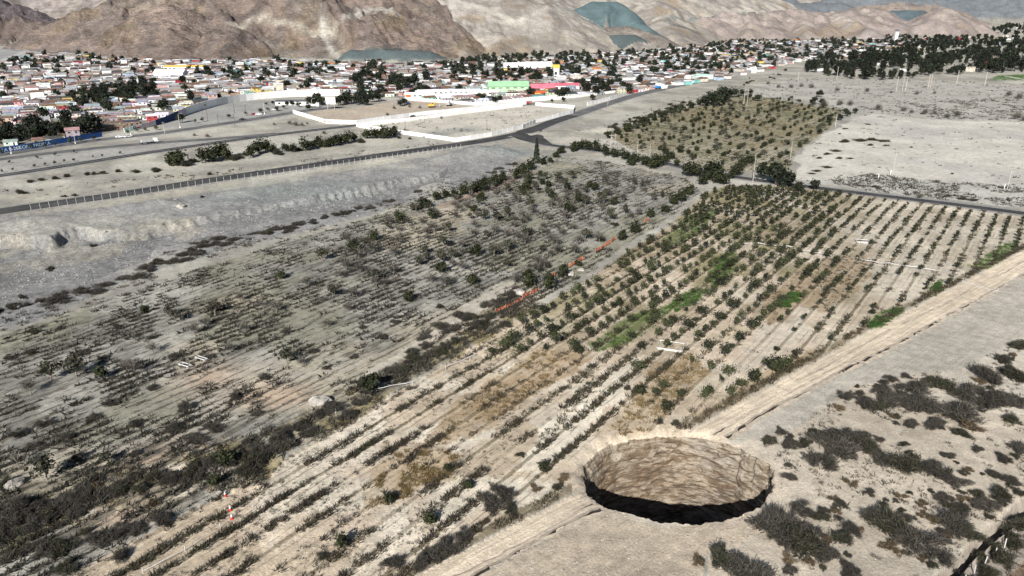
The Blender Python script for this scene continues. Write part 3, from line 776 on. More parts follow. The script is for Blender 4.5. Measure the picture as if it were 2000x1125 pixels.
# grey strip between the roads, reddish ditch line along the field
gs = inpoly(WP([(-60, 352), (460, 276), (560, 262), (440, 272), (250, 285), (-60, 320)]), X, Y)
tint = mixw(tint, (.30, .285, .26), gs * .9)
gs = inpoly(WP([(300, 250), (420, 205), (500, 195), (650, 205), (600, 222), (460, 243)]), X, Y)
tint = mixw(tint, (.285, .275, .255), gs * .9)
redl, _, _, _ = pline(WP([(860, 405), (940, 375), (1000, 352), (1040, 338)]), X, Y, 20)
tint = mixw(tint, (.26, .16, .11), np.exp(-(redl / 1.8) ** 2) * .8)
tint = mixw(tint, (.22, .21, .20), T['roadm'] * .75)
fan = inpoly(WP([(0, 130), (-100, 160), (-100, 100), (60, 92), (110, 80), (150, 86), (200, 96), (130, 104), (60, 112)]), X, Y)
tint = mixw(tint, (.27, .265, .255), fan * .9)
fl, _, _, _ = pline(WP([(-40, 130), (0, 121), (40, 104), (72, 93)]), X, Y, 60)
tint = mixw(tint, (.42, .41, .39), np.exp(-(fl / 5) ** 2) * .8)
who = T['who']
hm = who >= 0
if hm.any():
    hc = np.array([HILLCOL[c[2]] for c in _CR])[np.maximum(who, 0)]
    n5 = fbm(X / 90, Y / 90, 180, 4); n6 = fbm(T['hs'] / 24 + who * 2.7, T['hd'] / 190, 181, 4); n7 = ridged(X / 46, Y / 46, 183, 4)
    hc = hc * (0.80 + .42 * n5)[:, None]
    isb = np.isin(who, [i for i, c in enumerate(_CR) if c[2] in ('brown', 'pink', 'pale', 'tan', 'pinkpale')])
    hc = mixw(hc, (.30, .26, .205), isb * sstep(.55, .72, n6) * .55)
    hc = mixw(hc, (.15, .128, .118), isb * sstep(.62, .74, n7) * .55)
    hc = mixw(hc, (.235, .175, .115), isb * sstep(.6, .75, fbm(X / 60, Y / 60, 186, 3)) * .6)
    # pale dust lines of mine tracks and dump fans
    for k, (pts, w, cc) in enumerate([([(450, 50), (520, 54), (600, 72), (655, 80)], 6, (.43, .38, .31)), ([(632, 80), (645, 100), (668, 118)], 5, (.45, .42, .37)), ([(675, 30), (710, 24), (770, 22)], 7, (.43, .40, .35)),
                                      ([(880, 8), (960, 30), (1010, 60)], 7, (.42, .385, .33)), ([(1120, 30), (1060, 34), (1010, 50), (960, 48)], 7, (.40, .365, .31)), ([(1312, 48), (1340, 58), (1362, 74)], 8, (.10, .105, .105)),
                                      ([(1306, 46), (1360, 38), (1455, 26)], 5, (.17, .18, .175)), ([(1175, 70), (1100, 72), (1000, 96)], 5, (.25, .22, .185))]):
        q = []
        for (px, py) in pts:
            for dd in np.arange(1000, 3400, 6.0):
                a_ = P3(px, py, dd)
                hz = hills(np.array([a_[0]]), np.array([a_[1]]))[0][0] if dd % 30 < 6 else None
                if hz is not None and hz > a_[2]: q.append(a_[:2]); break
        if len(q) > 1:
            d_, _, _, _ = pline(q, X, Y, 60)
            hc = mixw(hc, cc, np.exp(-(d_ / w) ** 2) * .85)
    hb = sstep(.3, 3, Z - RISE * np.maximum(r - RISE0, 0))
    tint = np.where(hm[:, None], tint * (1 - hb[:, None]) + hc * hb[:, None], tint)
    mask[:, 2] = np.where(hm, hb * np.array([{'teal': .2, 'slate': .25, 'slateblue': .2, 'pale': .40, 'pink': .45, 'pinkpale': .45, 'blue': .5, 'tan': .7, 'brownpale': .7}.get(c[2], 1.0) for c in _CR])[np.maximum(who, 0)], 0)
    mask[:, 0] = np.where(hm, 0, mask[:, 0]); mask[:, 1] = np.where(hm, 0, mask[:, 1])
mask[:, 0] *= np.where(r > 520, .6, 1)
tint *= (0.93 + .14 * nb3)[:, None]; tint *= np.where((T['oc'] | T['tr'] | lowr | ha)[:, None], np.array([1.02, .985, .94]), np.array([.985, .99, .985])); tint = np.where((T['who'] >= 0)[:, None], tint * np.array([.98, .99, 1.0]), tint)
verge, _, _, _ = pline(TRACK_UP, X, Y, 20)
tint = np.where((oc & (verge < 2.6) & (Eo > 1.15))[:, None], mixw(tint, (.13, .11, .065), np.clip(.3 + 1.2 * nb3, 0, 1) * .8), tint)

mask2 = np.zeros((N, 3)); mask2[:, 0] = oc * np.clip(1.15 - near_hole * (Eo < 2), 0, 1) * np.clip(rowstr, .35, 1); mask2[:, 1] = np.maximum(tr * 1.0, (ha | br) * .45)
mask2[:, 0] = np.where(o2, .9, mask2[:, 0])
i0 = (np.arange(nR - 1)[:, None] * nA + np.arange(nA - 1)[None]).ravel()
F = np.stack([i0, i0 + 1, i0 + nA + 1, i0 + nA], -1)[:, ::-1]
keep = ~(inside.ravel()[F].all(1))
F = F[keep]
F = F[:, ::-1] if False else F
zone = np.zeros(N, int)
zone[T['lf']] = 1; zone[oc] = 2; zone[T['riv']] = 3; zone[tr] = 4; zone[hm & (Z > RISE * np.maximum(r - RISE0, 0) + 1.5)] = 5
fz = np.sort(zone[F], 1)[:, 1]
V = np.stack([X, Y, Z], -1)
for k, nm in enumerate(('ground', 'scrub_field', 'orchard_field', 'river_bed', 'dirt_track', 'hills')):
    f = F[fz == k]
    u, inv = np.unique(f, return_inverse=True)
    me = mesh(nm, V[u], inv.reshape(f.shape), 'soil', smooth=True, cols={'tint': tint[u], 'mask': mask[u], 'mask2': mask2[u]})
    tag(obj(nm, me), kind='structure')
del F, f, inv, R, A, GX, GY

# ------------------------------------------------------------------ the sinkhole
nth, nz = 760, 130
th = np.linspace(-pi, pi, nth, endpoint=False)
depth = np.concatenate([[0.35, 0.0], np.cumsum(np.linspace(.10, .62, nz - 2))])
TH2, DP = np.meshgrid(th, depth)
k0 = rim_k(TH2, np.exp(-DP / .7))
arc = np.stack([np.cos(TH2), np.sin(TH2)])
led = fbm(arc[0] * 5 + 40, arc[1] * 5 + DP * .35, 201, 3)
bed = vnoise(arc[0] * 3 + 3 + arc[1] * 3, DP / .62 + 2.0 * led, 203)
bed = .5 * bed + .5 * sstep(.35, .65, vnoise(arc[0] * 4 - arc[1] * 4, DP / 1.3 + 1.6 * led, 204))
lump = .5 * fbm(arc[0] * 13 + 2, DP * .85 + arc[1] * 9, 205, 3) + .5 * fbm(arc[1] * 13 + 5, DP * .85 + arc[0] * 9, 206, 3)
soft = np.clip(np.sin(TH2) * .8 - np.cos(TH2) * .55 + .15, 0, 1)
shrink = -.075 * soft * (1 - np.exp(-DP / 2.2)) + .010 * np.maximum(DP - 8, 0) / 10
rough = (.85 * (bed - .5) + .55 * (lump - .5) + .7 * (led - .5)) / HOLE_A * np.clip(DP / 1.2, 0, 1)
crack = .6 * np.exp(-((TH2 - .40) / .022) ** 2) + .8 * np.exp(-((TH2 - .20 - .02 * np.sin(DP)) / .018) ** 2) + .7 * np.exp(-((TH2 - .62) / .02) ** 2)
kw = k0 * (1 + shrink + rough + .05 * crack * np.exp(-DP / 9) * np.clip(DP / .8, 0, 1))
kw[0] = k0[0] * 1.04
wx, wy = HOLE_C[0] + HOLE_A * kw * arc[0], HOLE_C[1] + HOLE_B * kw * arc[1]
zr = terrain(wx[1], wy[1]) - 1.1 * np.clip(np.sin(th) * .8 - np.cos(th) * .5 + .25, 0, 1)
wz = zr[None] - DP + .0; wz[0] = zr - .30; wz[1] = zr - .02
V = np.stack([wx.ravel(), wy.ravel(), wz.ravel()], -1)
V = np.concatenate([V, [[HOLE_C[0], HOLE_C[1], wz[-1].mean() - 1]]])
nl = len(depth)
i0 = (np.arange(nl - 1)[:, None] * nth + np.arange(nth)[None]).ravel(); i1 = (np.arange(nl - 1)[:, None] * nth + (np.arange(nth)[None] + 1) % nth).ravel()
F = np.stack([i0, i1, i1 + nth, i0 + nth], -1)
bot = (nl - 1) * nth
Fb = np.array([[bot + j, bot + j + 1, bot + (j + 2) % nth, len(V) - 1] for j in range(0, nth, 2)])
F = np.concatenate([F, Fb])
ct = np.tile(np.array([.275, .228, .170]), (nl * nth, 1))
ff_ = lambda a: a.ravel()
ct = mixw(ct, (.22, .185, .145), ff_(sstep(.45, .62, fbm(arc[0] * 5 + 2, arc[1] * 5 + DP * .2, 211, 3))))
n_b = fbm(arc[0] * 4 + 5, DP * .95 + 3 * led + 1.5 * arc[0], 213, 3)
n_c = fbm(arc[0] * 6 + arc[1] * 3 + 5, DP * 1.35 + 4 * led + 2 * arc[1], 215, 2)
ct = mixw(ct, (.125, .092, .062), ff_(sstep(.53, .62, n_c) * .9 * np.clip(DP / 2, 0, 1)))
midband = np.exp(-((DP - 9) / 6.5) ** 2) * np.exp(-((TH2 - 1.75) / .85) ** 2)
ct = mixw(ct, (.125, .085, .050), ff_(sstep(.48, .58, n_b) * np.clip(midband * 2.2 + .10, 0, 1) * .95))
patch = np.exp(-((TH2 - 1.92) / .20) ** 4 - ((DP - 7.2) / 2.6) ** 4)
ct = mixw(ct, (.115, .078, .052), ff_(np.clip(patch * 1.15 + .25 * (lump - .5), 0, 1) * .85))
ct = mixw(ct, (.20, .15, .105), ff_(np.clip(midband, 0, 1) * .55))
ct = mixw(ct, (.30, .27, .235), ff_(np.exp(-((TH2 - .75) / .45) ** 2) * sstep(.4, .6, lump) * .5))
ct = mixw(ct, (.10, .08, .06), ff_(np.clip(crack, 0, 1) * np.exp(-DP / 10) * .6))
ct = np.concatenate([ct, [[.2, .16, .12]]])
me = mesh('sinkhole', V, F, 'sinkhole_earth', smooth=False, cols={'tint': ct})
tag(obj('sinkhole', me), label='huge round sinkhole with sheer bedded sandy walls beside the dirt track', cat='sinkhole', kind='structure')

# ------------------------------------------------------------------ roads
def ribbon(name, line, hw, mat, lift, group=None, kind='structure', parent=None, steps=2, jag=0.0):
    p = resample(line, 5.0)
    d = np.gradient(p, axis=0); d /= np.linalg.norm(d, axis=1)[:, None]
    nrm = np.stack([d[:, 1], -d[:, 0]], -1)
    q = np.linspace(-hw, hw, steps + 1)
    W = p[:, None] + nrm[:, None] * q[None, :, None]
    if jag: W = W + nrm[:, None] * (jag * (rng.random((len(p), steps + 1, 1)) - .5))
    zz = terrain(W[..., 0].ravel(), W[..., 1].ravel()).reshape(W.shape[:2]) + lift
    top = np.concatenate([W, zz[..., None]], -1)
    V = top.reshape(-1, 3); m_ = steps + 1
    i = (np.arange(len(p) - 1)[:, None] * m_ + np.arange(steps)[None]).ravel()
    F = np.stack([i, i + 1, i + m_ + 1, i + m_], -1)
    me = mesh(name, V, F[:, ::-1] if np.cross(V[F[0][1]] - V[F[0][0]], V[F[0][2]] - V[F[0][0]])[2] < 0 else F, mat)
    return tag(obj(name, me, parent), kind=kind)
er = ROADLINE['embankment_road']; kx = int(np.argmin(np.hypot(er[:, 0] - G1(1120, 228)[0], er[:, 1] - G1(1120, 228)[1])))
ribbon('embankment_road', er[:kx + 1], 5.0, 'asphalt', .06, steps=6)
ribbon('riverside_road', er[kx:], 5.0, 'asphalt_old', .06, steps=6)
ribbon('cross_road', ROADLINE['cross_road'], 3.1, 'asphalt', .10, steps=4)
ribbon('highway', ROADLINE['highway'], 3.4, 'asphalt', .06, steps=4)
ribbon('service_road', ROADLINE['service_road'], 3.6, 'asphalt_old', .08, steps=4)
ribbon('avenue', ROADLINE['avenue'], 4.2, 'asphalt_old', .10, steps=4)
junction = WP([(1000, 270), (1010, 259), (1042, 250), (1058, 256), (1062, 270), (1080, 284), (1040, 280)])
jc = junction.mean(0)
V = [(*jc, tz(*jc) + .5)] + [(*p, .9 if i < 4 else .5) for i, p in enumerate(junction)]
V = np.array(V); V[:, 2] = [tz(a, b) + .22 for a, b in V[:, :2]]
me = mesh('road_junction', V, [[0, i, i % 7 + 1] for i in range(1, 8)], 'asphalt'); tag(obj('road_junction', me), kind='structure')
# painted lane lines of the two sealed roads
for nm, off in (('cross_road', 2.8), ('cross_road', -2.8), ('highway', 0.0)):
    p = resample(ROADLINE[nm], 5.0); d = np.gradient(p, axis=0); d /= np.linalg.norm(d, axis=1)[:, None]
    o = ribbon('road_marking', p + np.stack([d[:, 1], -d[:, 0]], -1) * off, .07, 'white_paint', .115 if nm == 'cross_road' else .075, steps=1)

# low ragged windrow of earth along the lower edge and the wheel ruts of the dirt track
def berm(name, px, h, w, seed):
    p = resample(WP(px), .45)
    e, _ = hole_E(p[:, 0], p[:, 1]); p = p[e > 1.05] if (e > 1.05).any() else p
    d = np.gradient(p, axis=0); ln = np.linalg.norm(d, axis=1)
    cut = np.where(ln > .9)[0]
    d /= ln[:, None] + 1e-9
    nrm = np.stack([d[:, 1], -d[:, 0]], -1)
    s = np.arange(len(p)) * .45
    p = p + nrm * (1.1 * (fbm(s / 14, s * 0, seed, 3) - .5) + .30 * (vnoise(s / 1.1, s * 0, seed + 1) - .5))[:, None]
    hh_ = .4 * h * (.35 + 1.1 * vnoise(s / 1.7, s * 0, seed + 2)) * (vnoise(s / 9, s * 0, seed + 3) > .18)
    prof = [(-w * 1.1, 0, 0), (-w * .30, 1.0, 0), (-w * .22, .15, 1), (w * .22, .15, 1), (w * .30, .8, 0), (w * .9, 0, 0)]      # two low lips; shallow slot floor between painted dark like a deep crack's shade
    wid = np.clip(1.9 * vnoise(s / 2.6, s * 0, seed + 5) - .35, .03, 1.2)
    V = []
    zt = terrain(p[:, 0], p[:, 1])
    for a, bb, _ in prof:
        q = p - nrm * (a * np.where(abs(a) < .31 * w, wid, 1))[:, None]
        V.append(np.stack([q[:, 0], q[:, 1], zt - .02 + bb * hh_], -1))
    V = np.stack(V, 1).reshape(-1, 3); k = len(prof)
    bad = set(cut.tolist())
    jj = np.array([j for j in range(len(p) - 1) if j not in bad and j + 1 not in bad])
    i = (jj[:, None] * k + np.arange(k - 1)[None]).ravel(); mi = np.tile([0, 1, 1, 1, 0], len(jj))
    F = np.stack([i, i + 1, i + k + 1, i + k], -1)
    if np.cross(V[F[0][1]] - V[F[0][0]], V[F[0][2]] - V[F[0][0]])[2] < 0: F = F[:, ::-1]
    tag(obj(name, mesh(name, V, F, ['earth_edge', 'fissure_shade'], mi, smooth=False)), kind='structure')
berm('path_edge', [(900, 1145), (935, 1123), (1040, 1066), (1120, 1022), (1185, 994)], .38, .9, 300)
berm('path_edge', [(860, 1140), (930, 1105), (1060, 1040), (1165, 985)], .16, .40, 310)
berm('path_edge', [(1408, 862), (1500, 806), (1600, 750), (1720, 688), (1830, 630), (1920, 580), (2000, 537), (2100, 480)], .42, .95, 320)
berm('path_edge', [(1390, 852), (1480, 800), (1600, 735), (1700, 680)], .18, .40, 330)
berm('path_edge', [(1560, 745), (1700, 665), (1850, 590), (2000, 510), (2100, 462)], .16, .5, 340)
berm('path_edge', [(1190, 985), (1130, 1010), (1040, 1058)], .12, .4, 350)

# ------------------------------------------------------------------ vegetation kit
def ellipsoid_pts(g, n, shell=.5):
    d = g.normal(size=(n, 3)); d /= np.linalg.norm(d, axis=1)[:, None]
    return d * (shell + (1 - shell) * g.random((n, 1))) , d

def cards(g, C, Nn, w, h, jitter=.9):
    """one small quad per centre, facing roughly along Nn"""
    n = len(C)
    Nn = Nn + g.normal(size=(n, 3)) * jitter; Nn /= np.linalg.norm(Nn, axis=1)[:, None]
    t_ = np.cross(Nn, g.normal(size=(n, 3))); t_ /= np.linalg.norm(t_, axis=1)[:, None]; b_ = np.cross(Nn, t_)
    w = (w * (.6 + .8 * g.random(n)))[:, None]; h = (h * (.6 + .8 * g.random(n)))[:, None]
    V = np.stack([C - t_ * w - b_ * h * .6, C + t_ * w * .4 - b_ * h, C + t_ * w + b_ * h * .5, C - t_ * w * .5 + b_ * h], 1)
    return V.reshape(-1, 3), np.arange(4 * n).reshape(-1, 4)

def crown_mesh(name, g, mat, size, base_z, clumps, leaves, leaf, flat=1.0, spread=.34, lumps=.8):
    """leaf clumps spread through an uneven crown; size = (rx, ry, rz)"""
    size = np.asarray(size, float)
    cp, cd = ellipsoid_pts(g, clumps, .35)
    cp[:, 2] = np.where(cp[:, 2] < -.55, cp[:, 2] * .5, cp[:, 2])
    cw = .6 + lumps * g.random(clumps)
    pick = g.choice(clumps, leaves, p=cw / cw.sum())
    off = g.normal(size=(leaves, 3)) * spread * cw[pick][:, None]
    pts = (cp[pick] * .82 + off)
    nr = pts / (np.linalg.norm(pts, axis=1)[:, None] + 1e-6)
    C = pts * size + np.array([0, 0, base_z + size[2] * .9])
    C[:, 2] = np.maximum(C[:, 2], .08)
    V, F = cards(g, C, nr + np.array([0, 0, .35]), leaf, leaf * 1.3)
    return mesh(name, V, F, mat)

def trunk_mesh(name, g, mat, h, r0, limbs=5, reach=1.2, fork=.5, twigs=0):
    mb = MB()
    top = np.array([g.normal() * .08 * h, g.normal() * .08 * h, h * fork])
    mb.tube([(0, 0, -.25), (top[0] * .4, top[1] * .4, h * fork * .5), tuple(top)], [r0, r0 * .8, r0 * .65], 6)
    for i in range(limbs):
        a = 2 * pi * (i + g.random() * .6) / limbs
        e = top + np.array([cos(a) * reach * (.5 + .5 * g.random()), sin(a) * reach * (.5 + .5 * g.random()), h * (1 - fork) * (.5 + .5 * g.random())])
        mid = top * .5 + e * .5 + np.array([0, 0, .1 * h])
        mb.tube([tuple(top), tuple(mid), tuple(e)], [r0 * .5, r0 * .32, r0 * .12], 5)
        for k in range(twigs):
            q = mid + (e - mid) * g.random()
            f = q + np.array([g.normal() * reach * .4, g.normal() * reach * .4, abs(g.normal()) * h * .16])
            mb.tube([tuple(q), tuple(f)], [r0 * .2, r0 * .05], 3)
    return mb.mesh(name, mat)

def twig_mesh(name, g, mat, size, n, length, width, up=.5, hollow=.25, core=.0, lobes=0):
    """dome of stiff thin twigs, as of a desert shrub; lobes > 0 breaks it into bunches with gaps between"""
    size = np.asarray(size, float)
    p, d = ellipsoid_pts(g, n, hollow)
    p[:, 2] = np.abs(p[:, 2])
    if lobes:
        lc, ld = ellipsoid_pts(g, lobes, .35); lc[:, 2] = np.abs(lc[:, 2]) * .75; lr = .26 + .26 * g.random(lobes)
        k = g.choice(lobes, n, p=lr ** 2 / (lr ** 2).sum())
        p = lc[k] * .85 + p * lr[k][:, None]
        d = d * .8 + ld[k] * .5
        stray = g.random(n) < .07
        p = np.where(stray[:, None], p * 1.18, p)
    lob = 1 + .28 * np.sin(3 * np.arctan2(p[:, 1], p[:, 0]) + g.random() * 6) * .6 + .16 * np.sin(7 * np.arctan2(p[:, 1], p[:, 0]) + g.random() * 6)
    C = p * size * np.stack([lob, lob, np.ones(n)], -1)
    dr = d * .7 + np.array([0, 0, up]) + g.normal(size=(n, 3)) * .45
    dr[:, 2] = np.abs(dr[:, 2]); dr /= np.linalg.norm(dr, axis=1)[:, None]
    sd_ = np.cross(dr, g.normal(size=(n, 3))); sd_ /= np.linalg.norm(sd_, axis=1)[:, None]
    L = (length * (.4 + 1.2 * g.random(n) ** 2))[:, None]; W = (width * (.5 + g.random(n)))[:, None]
    V = np.stack([C - dr * L * .5 - sd_ * W, C - dr * L * .5 + sd_ * W, C + dr * L * .5 + sd_ * W * .45, C + dr * L * .5 - sd_ * W * .45], 1)
    V[..., 2] = np.maximum(V[..., 2], -.05)
    V, F = V.reshape(-1, 3), np.arange(4 * n).reshape(-1, 4)
    if lobes:      # a few bare woody stems showing through
        mb = MB()
        for q in lc[:7]: mb.tube([(0, 0, 0), tuple(q * size * .55 + [0, 0, .12]), tuple(q * size * 1.05)], [.05, .035, .012], 3)
        V2, F2 = np.concatenate(mb.v), np.concatenate(mb.f)
        return mesh(name, np.concatenate([V, V2]), np.concatenate([F, F2 + len(V)]), [mat, 'bark_grey'], np.r_[np.zeros(len(F)), np.ones(len(F2))])
    return mesh(name, V, F, mat)

g = np.random.default_rng(2)
KIT = {}
def kit(key, n, trunk, crown):
    KIT[key] = [(trunk(i) if trunk else None, crown(i)) for i in range(n)]
# unit heights are real metres; copies are scaled a little
FS = [(1.35, 1.25, 1.05, 300, 11), (1.1, 1.0, 1.3, 240, 8), (1.6, 1.4, .9, 330, 12), (1.0, 1.3, 1.0, 150, 6), (1.5, 1.1, 1.2, 260, 8), (1.2, 1.2, .85, 200, 7), (.9, .8, 1.1, 110, 5), (1.7, 1.6, 1.2, 420, 13), (1.25, 1.0, 1.1, 180, 6)]
kit('fruit', 9, lambda i: trunk_mesh('fruit_trunk', g, 'bark_brown', 2.6, .085, 5, .8, .42), lambda i: crown_mesh('fruit_crown', g, 'leaf_orchard', FS[i][:3], .95, FS[i][4], FS[i][3], .15, spread=.25, lumps=1.6))
kit('sapl', 4, lambda i: trunk_mesh('young_trunk', g, 'bark_brown', 1.5, .05, 4, .35, .4), lambda i: crown_mesh('young_crown', g, 'leaf_orchard', (.62, .6, .62), .45, 7, 130, .11, spread=.28))
kit('grey', 6, lambda i: trunk_mesh('grey_trunk', g, 'bark_grey', 3.6, .13, 6, 1.3, .38, 3), lambda i: twig_mesh('grey_crown', g, 'twig_grey', (1.9, 1.8, 1.7), 420, .75, .028, .5, .25))
for tr_, cr_ in KIT['grey']:
    co = np.empty(len(cr_.vertices) * 3, np.float32); cr_.vertices.foreach_get('co', co); co = co.reshape(-1, 3); co[:, 2] = co[:, 2] * 1.1 + 1.35; cr_.vertices.foreach_set('co', co.ravel())
kit('olive', 5, lambda i: trunk_mesh('olive_trunk', g, 'bark_grey', 3.4, .14, 6, 1.2, .36, 2), lambda i: crown_mesh('olive_crown', g, 'leaf_olive', (1.9, 1.8, 1.35), 1.2, 12, 330, .17, spread=.25))
kit('shrubg', 6, None, lambda i: twig_mesh('shrub_twigs', g, 'twig_grey', (1.7, 1.5, 1.4), 2300, .5, .018, .5, .45, lobes=8 + i))
kit('shrubn', 5, None, lambda i: twig_mesh('shrub_twigs', g, 'twig_green', (1.6, 1.45, 1.35), 2000, .42, .021, .5, .45, lobes=8 + i))
kit('shrubb', 3, None, lambda i: twig_mesh('shrub_twigs', g, 'twig_brown', (1.4, 1.3, .95), 800, .55, .028, .6, .4, lobes=6 + i))
kit('bush', 5, lambda i: trunk_mesh('bush_stem', g, 'bark_brown', 1.6, .09, 5, .9, .25), lambda i: crown_mesh('bush_leaves', g, 'leaf_hedge', (1.7, 1.6, 1.45), .25, 14, 520, .17, spread=.24))
kit('dark', 6, lambda i: trunk_mesh('tree_trunk', g, 'bark_brown', 6.0, .26, 5, 1.9, .4), lambda i: crown_mesh('tree_crown', g, 'leaf_dark', (3.1, 3.0, 2.7), 1.5, 16, 520, .36, spread=.25))
kit('grove', 6, lambda i: trunk_mesh('grove_trunk', g, 'bark_brown', 9.0, .3, 5, 2.2, .4), lambda i: crown_mesh('grove_crown', g, 'leaf_grove', (3.6, 3.5, 4.6), 1.6, 20, 520, .46, spread=.24))
kit('bare', 4, lambda i: trunk_mesh('bare_trunk', g, 'bark_grey', 5.5, .2, 7, 2.6, .3, 5), lambda i: twig_mesh('bare_twigs', g, 'twig_grey', (3.2, 3.0, 3.6), 620, 1.3, .045, .6, .3))
for tr_, cr_ in KIT['bare']:
    co = np.empty(len(cr_.vertices) * 3, np.float32); cr_.vertices.foreach_get('co', co); co = co.reshape(-1, 3); co[:, 2] += 1.0; cr_.vertices.foreach_set('co', co.ravel())

def plant(kind, name, px, py, scale, cat, group, look, lm, world=False, rz=None, stretch=1.0):
    x, y = (px, py) if world else G1(px, py)
    z = tz(x, y)
    i = rng.integers(len(KIT[kind])); tk, cr_ = KIT[kind][i]
    s = (scale * stretch, scale, scale * (1 if stretch == 1 else 1 / stretch ** .3))
    rz = rng.random() * 6.28 if rz is None else rz
    if tk is None:
        o = obj(name, cr_, None, (x, y, z - .04 * scale), rz, s); tag(o, cat=cat, group=group)
    else:
        o = empty(name, (x, y, z), rz, s, cat=cat, group=group)
        obj('trunk' if 'tree' in name or name == 'cypress' else 'stem', tk, o); obj('crown', cr_, o)
    note(o, look, lm)
    return o

def taken(p, used, d):
    return any((p[0] - q[0]) ** 2 + (p[1] - q[1]) ** 2 < d * d for q in used)

# orchard: rows at a 4.3 m spacing, trees 3.7 m apart, some missing
ORCH_T = WP([(1010, 640), (1150, 548), (1225, 496), (1310, 444), (1372, 388), (1420, 368), (1545, 370), (1700, 391), (2000, 430), (2080, 445), (1990, 484), (1800, 586), (1560, 712), (1330, 835), (1235, 800), (1270, 740), (1180, 700), (1080, 720), (960, 700)])
cand = []
umin, umax = -80, 420; vmin, vmax = -200, 160
for iv in range(int(vmin / 4.3), int(vmax / 4.3)):
    vv_ = (iv + .5) * 4.3
    for u in np.arange(umin, umax, 4.5):
        u2 = u + rng.normal() * .35
        p = ru * u2 + rv * (vv_ + rng.normal() * .16)
        cand.append((iv, u2, p[0], p[1]))
cand = np.array(cand)
ok = inpoly(ORCH_T, cand[:, 2], cand[:, 3])
ep, eq = project(cand[:, 2], cand[:, 3], cand[:, 2] * 0)
gap = inpoly(WP([(1420, 730), (1480, 640), (1550, 590), (1660, 590), (1720, 560), (1860, 470), (1960, 440), (1940, 520), (1760, 610), (1600, 690), (1500, 740)]), cand[:, 2], cand[:, 3])
small = (gap | (ep > 1640)) 
dens = np.where(gap, .22, np.where(ep > 1640, .60, .78))
dens = np.where((eq > 690), .55, dens)
ok &= rng.random(len(cand)) < dens
cand, small, ep, eq = cand[ok], small[ok], ep[ok], eq[ok]
vis = (ep > -20) & (ep < 2020) & (eq < 1140)
cand, small = cand[vis], small[vis]
dist = np.hypot(cand[:, 2], cand[:, 3]) * np.where(small, 1.5, 1)
order = np.argsort(dist)
ftree = order[:292]; rest = order[292:]
rows = sorted(set(cand[:, 0].astype(int)))
rowno = {v_: i + 1 for i, v_ in enumerate(reversed(rows))}       # counted from the sinkhole side of the track
zt_ = terrain(cand[:, 2], cand[:, 3])
cnt = {}
for k in sorted(ftree, key=lambda q: (cand[q][0], cand[q][1])):
    iv, u, x, y = cand[k]
    cnt[iv] = cnt.get(iv, 0) + 1
    key = 'sapl' if small[k] else 'fruit'
    tk, cr_ = KIT[key][rng.integers(len(KIT[key]))]
    s = (.55 + .55 * rng.random()) * (1.15 if small[k] else 1.0)
    o = empty('fruit_tree', (x, y, zt_[k]), rng.random() * 6.28, (s, s, s * (.9 + .25 * rng.random())), cat='fruit tree', group='fruit trees in the orchard rows')
    obj('trunk', tk, o); obj('crown', cr_, o)
    o['label'] = ('young low' if small[k] else 'dark green') + f' fruit tree, {ordinal(cnt[iv])} from the dirt track in {ordinal(rowno[int(iv)])} orchard row'

def scatter(name, label, cat, meshes, P, S, rz=None, stretch=None):
    """many small plants nobody could count: one object of kind stuff"""
    Vs, Fs, n0 = [], [], 0
    zz = terrain(P[:, 0], P[:, 1])
    rz = rng.random(len(P)) * 6.28 if rz is None else rz
    kidx = rng.integers(len(meshes), size=len(P))
    for k, (v0, f0) in enumerate(meshes):
        s = kidx == k
        if not s.any(): continue
        c, sn = np.cos(rz[s])[:, None], np.sin(rz[s])[:, None]; sc = S[s][:, None]
        st_ = 1.0 if stretch is None else stretch[s][:, None]
        vx, vy = v0[None, :, 0] * st_, v0[None, :, 1]
        V = np.stack([(vx * c - vy * sn) * sc + P[s][:, 0:1], (vx * sn + vy * c) * sc + P[s][:, 1:2], v0[None, :, 2] * sc + zz[s][:, None] - .02], -1)
        F = f0[None] + (np.arange(s.sum()) * len(v0))[:, None, None] + n0
        Vs.append(V.reshape(-1, 3)); Fs.append(F.reshape(-1, f0.shape[1])); n0 += s.sum() * len(v0)
    o = obj(name, mesh(name, np.concatenate(Vs), np.concatenate(Fs), cat[1]))
    return tag(o, label=label, cat=cat[0], kind='stuff')

def tuft(g, n, r, h, w):
    """a handful of pointed blades"""
    a = g.random(n) * 6.28; q = np.sqrt(g.random(n)) * r
    b0 = np.stack([np.cos(a) * q, np.sin(a) * q, np.zeros(n) - .03], -1)
    d = np.stack([np.cos(a) * .5 * r + g.normal(size=n) * .35 * r, np.sin(a) * .5 * r + g.normal(size=n) * .35 * r, h * (.5 + .7 * g.random(n))], -1)
    s = np.cross(d, g.normal(size=(n, 3))); s /= np.linalg.norm(s, axis=1)[:, None]
    V = np.stack([b0 - s * w, b0 + s * w, b0 + d], 1).reshape(-1, 3)
    return V, np.arange(3 * n).reshape(-1, 3)
TUFT = [tuft(g, 8, .55, .62, .13) for _ in range(6)]
TUFTF = [tuft(g, 16, .6, .7, .075) for _ in range(6)]

def fill(poly, n):
    lo, hi = poly.min(0), poly.max(0)
    P = lo + (hi - lo) * rng.random((n, 2))
    return P[inpoly(poly, P[:, 0], P[:, 1])]
def visible(P, m=40):
    a, b_ = project(P[:, 0], P[:, 1], P[:, 0] * 0)
    return P[(a > -m) & (a < 2000 + m) & (b_ < 1125 + m)]
def inv_area(P):
    """thin out far ground so that it is not overfilled"""
    d = np.hypot(P[:, 0], P[:, 1]); return P[rng.random(len(P)) < np.clip(150 / d, .25, 1)]

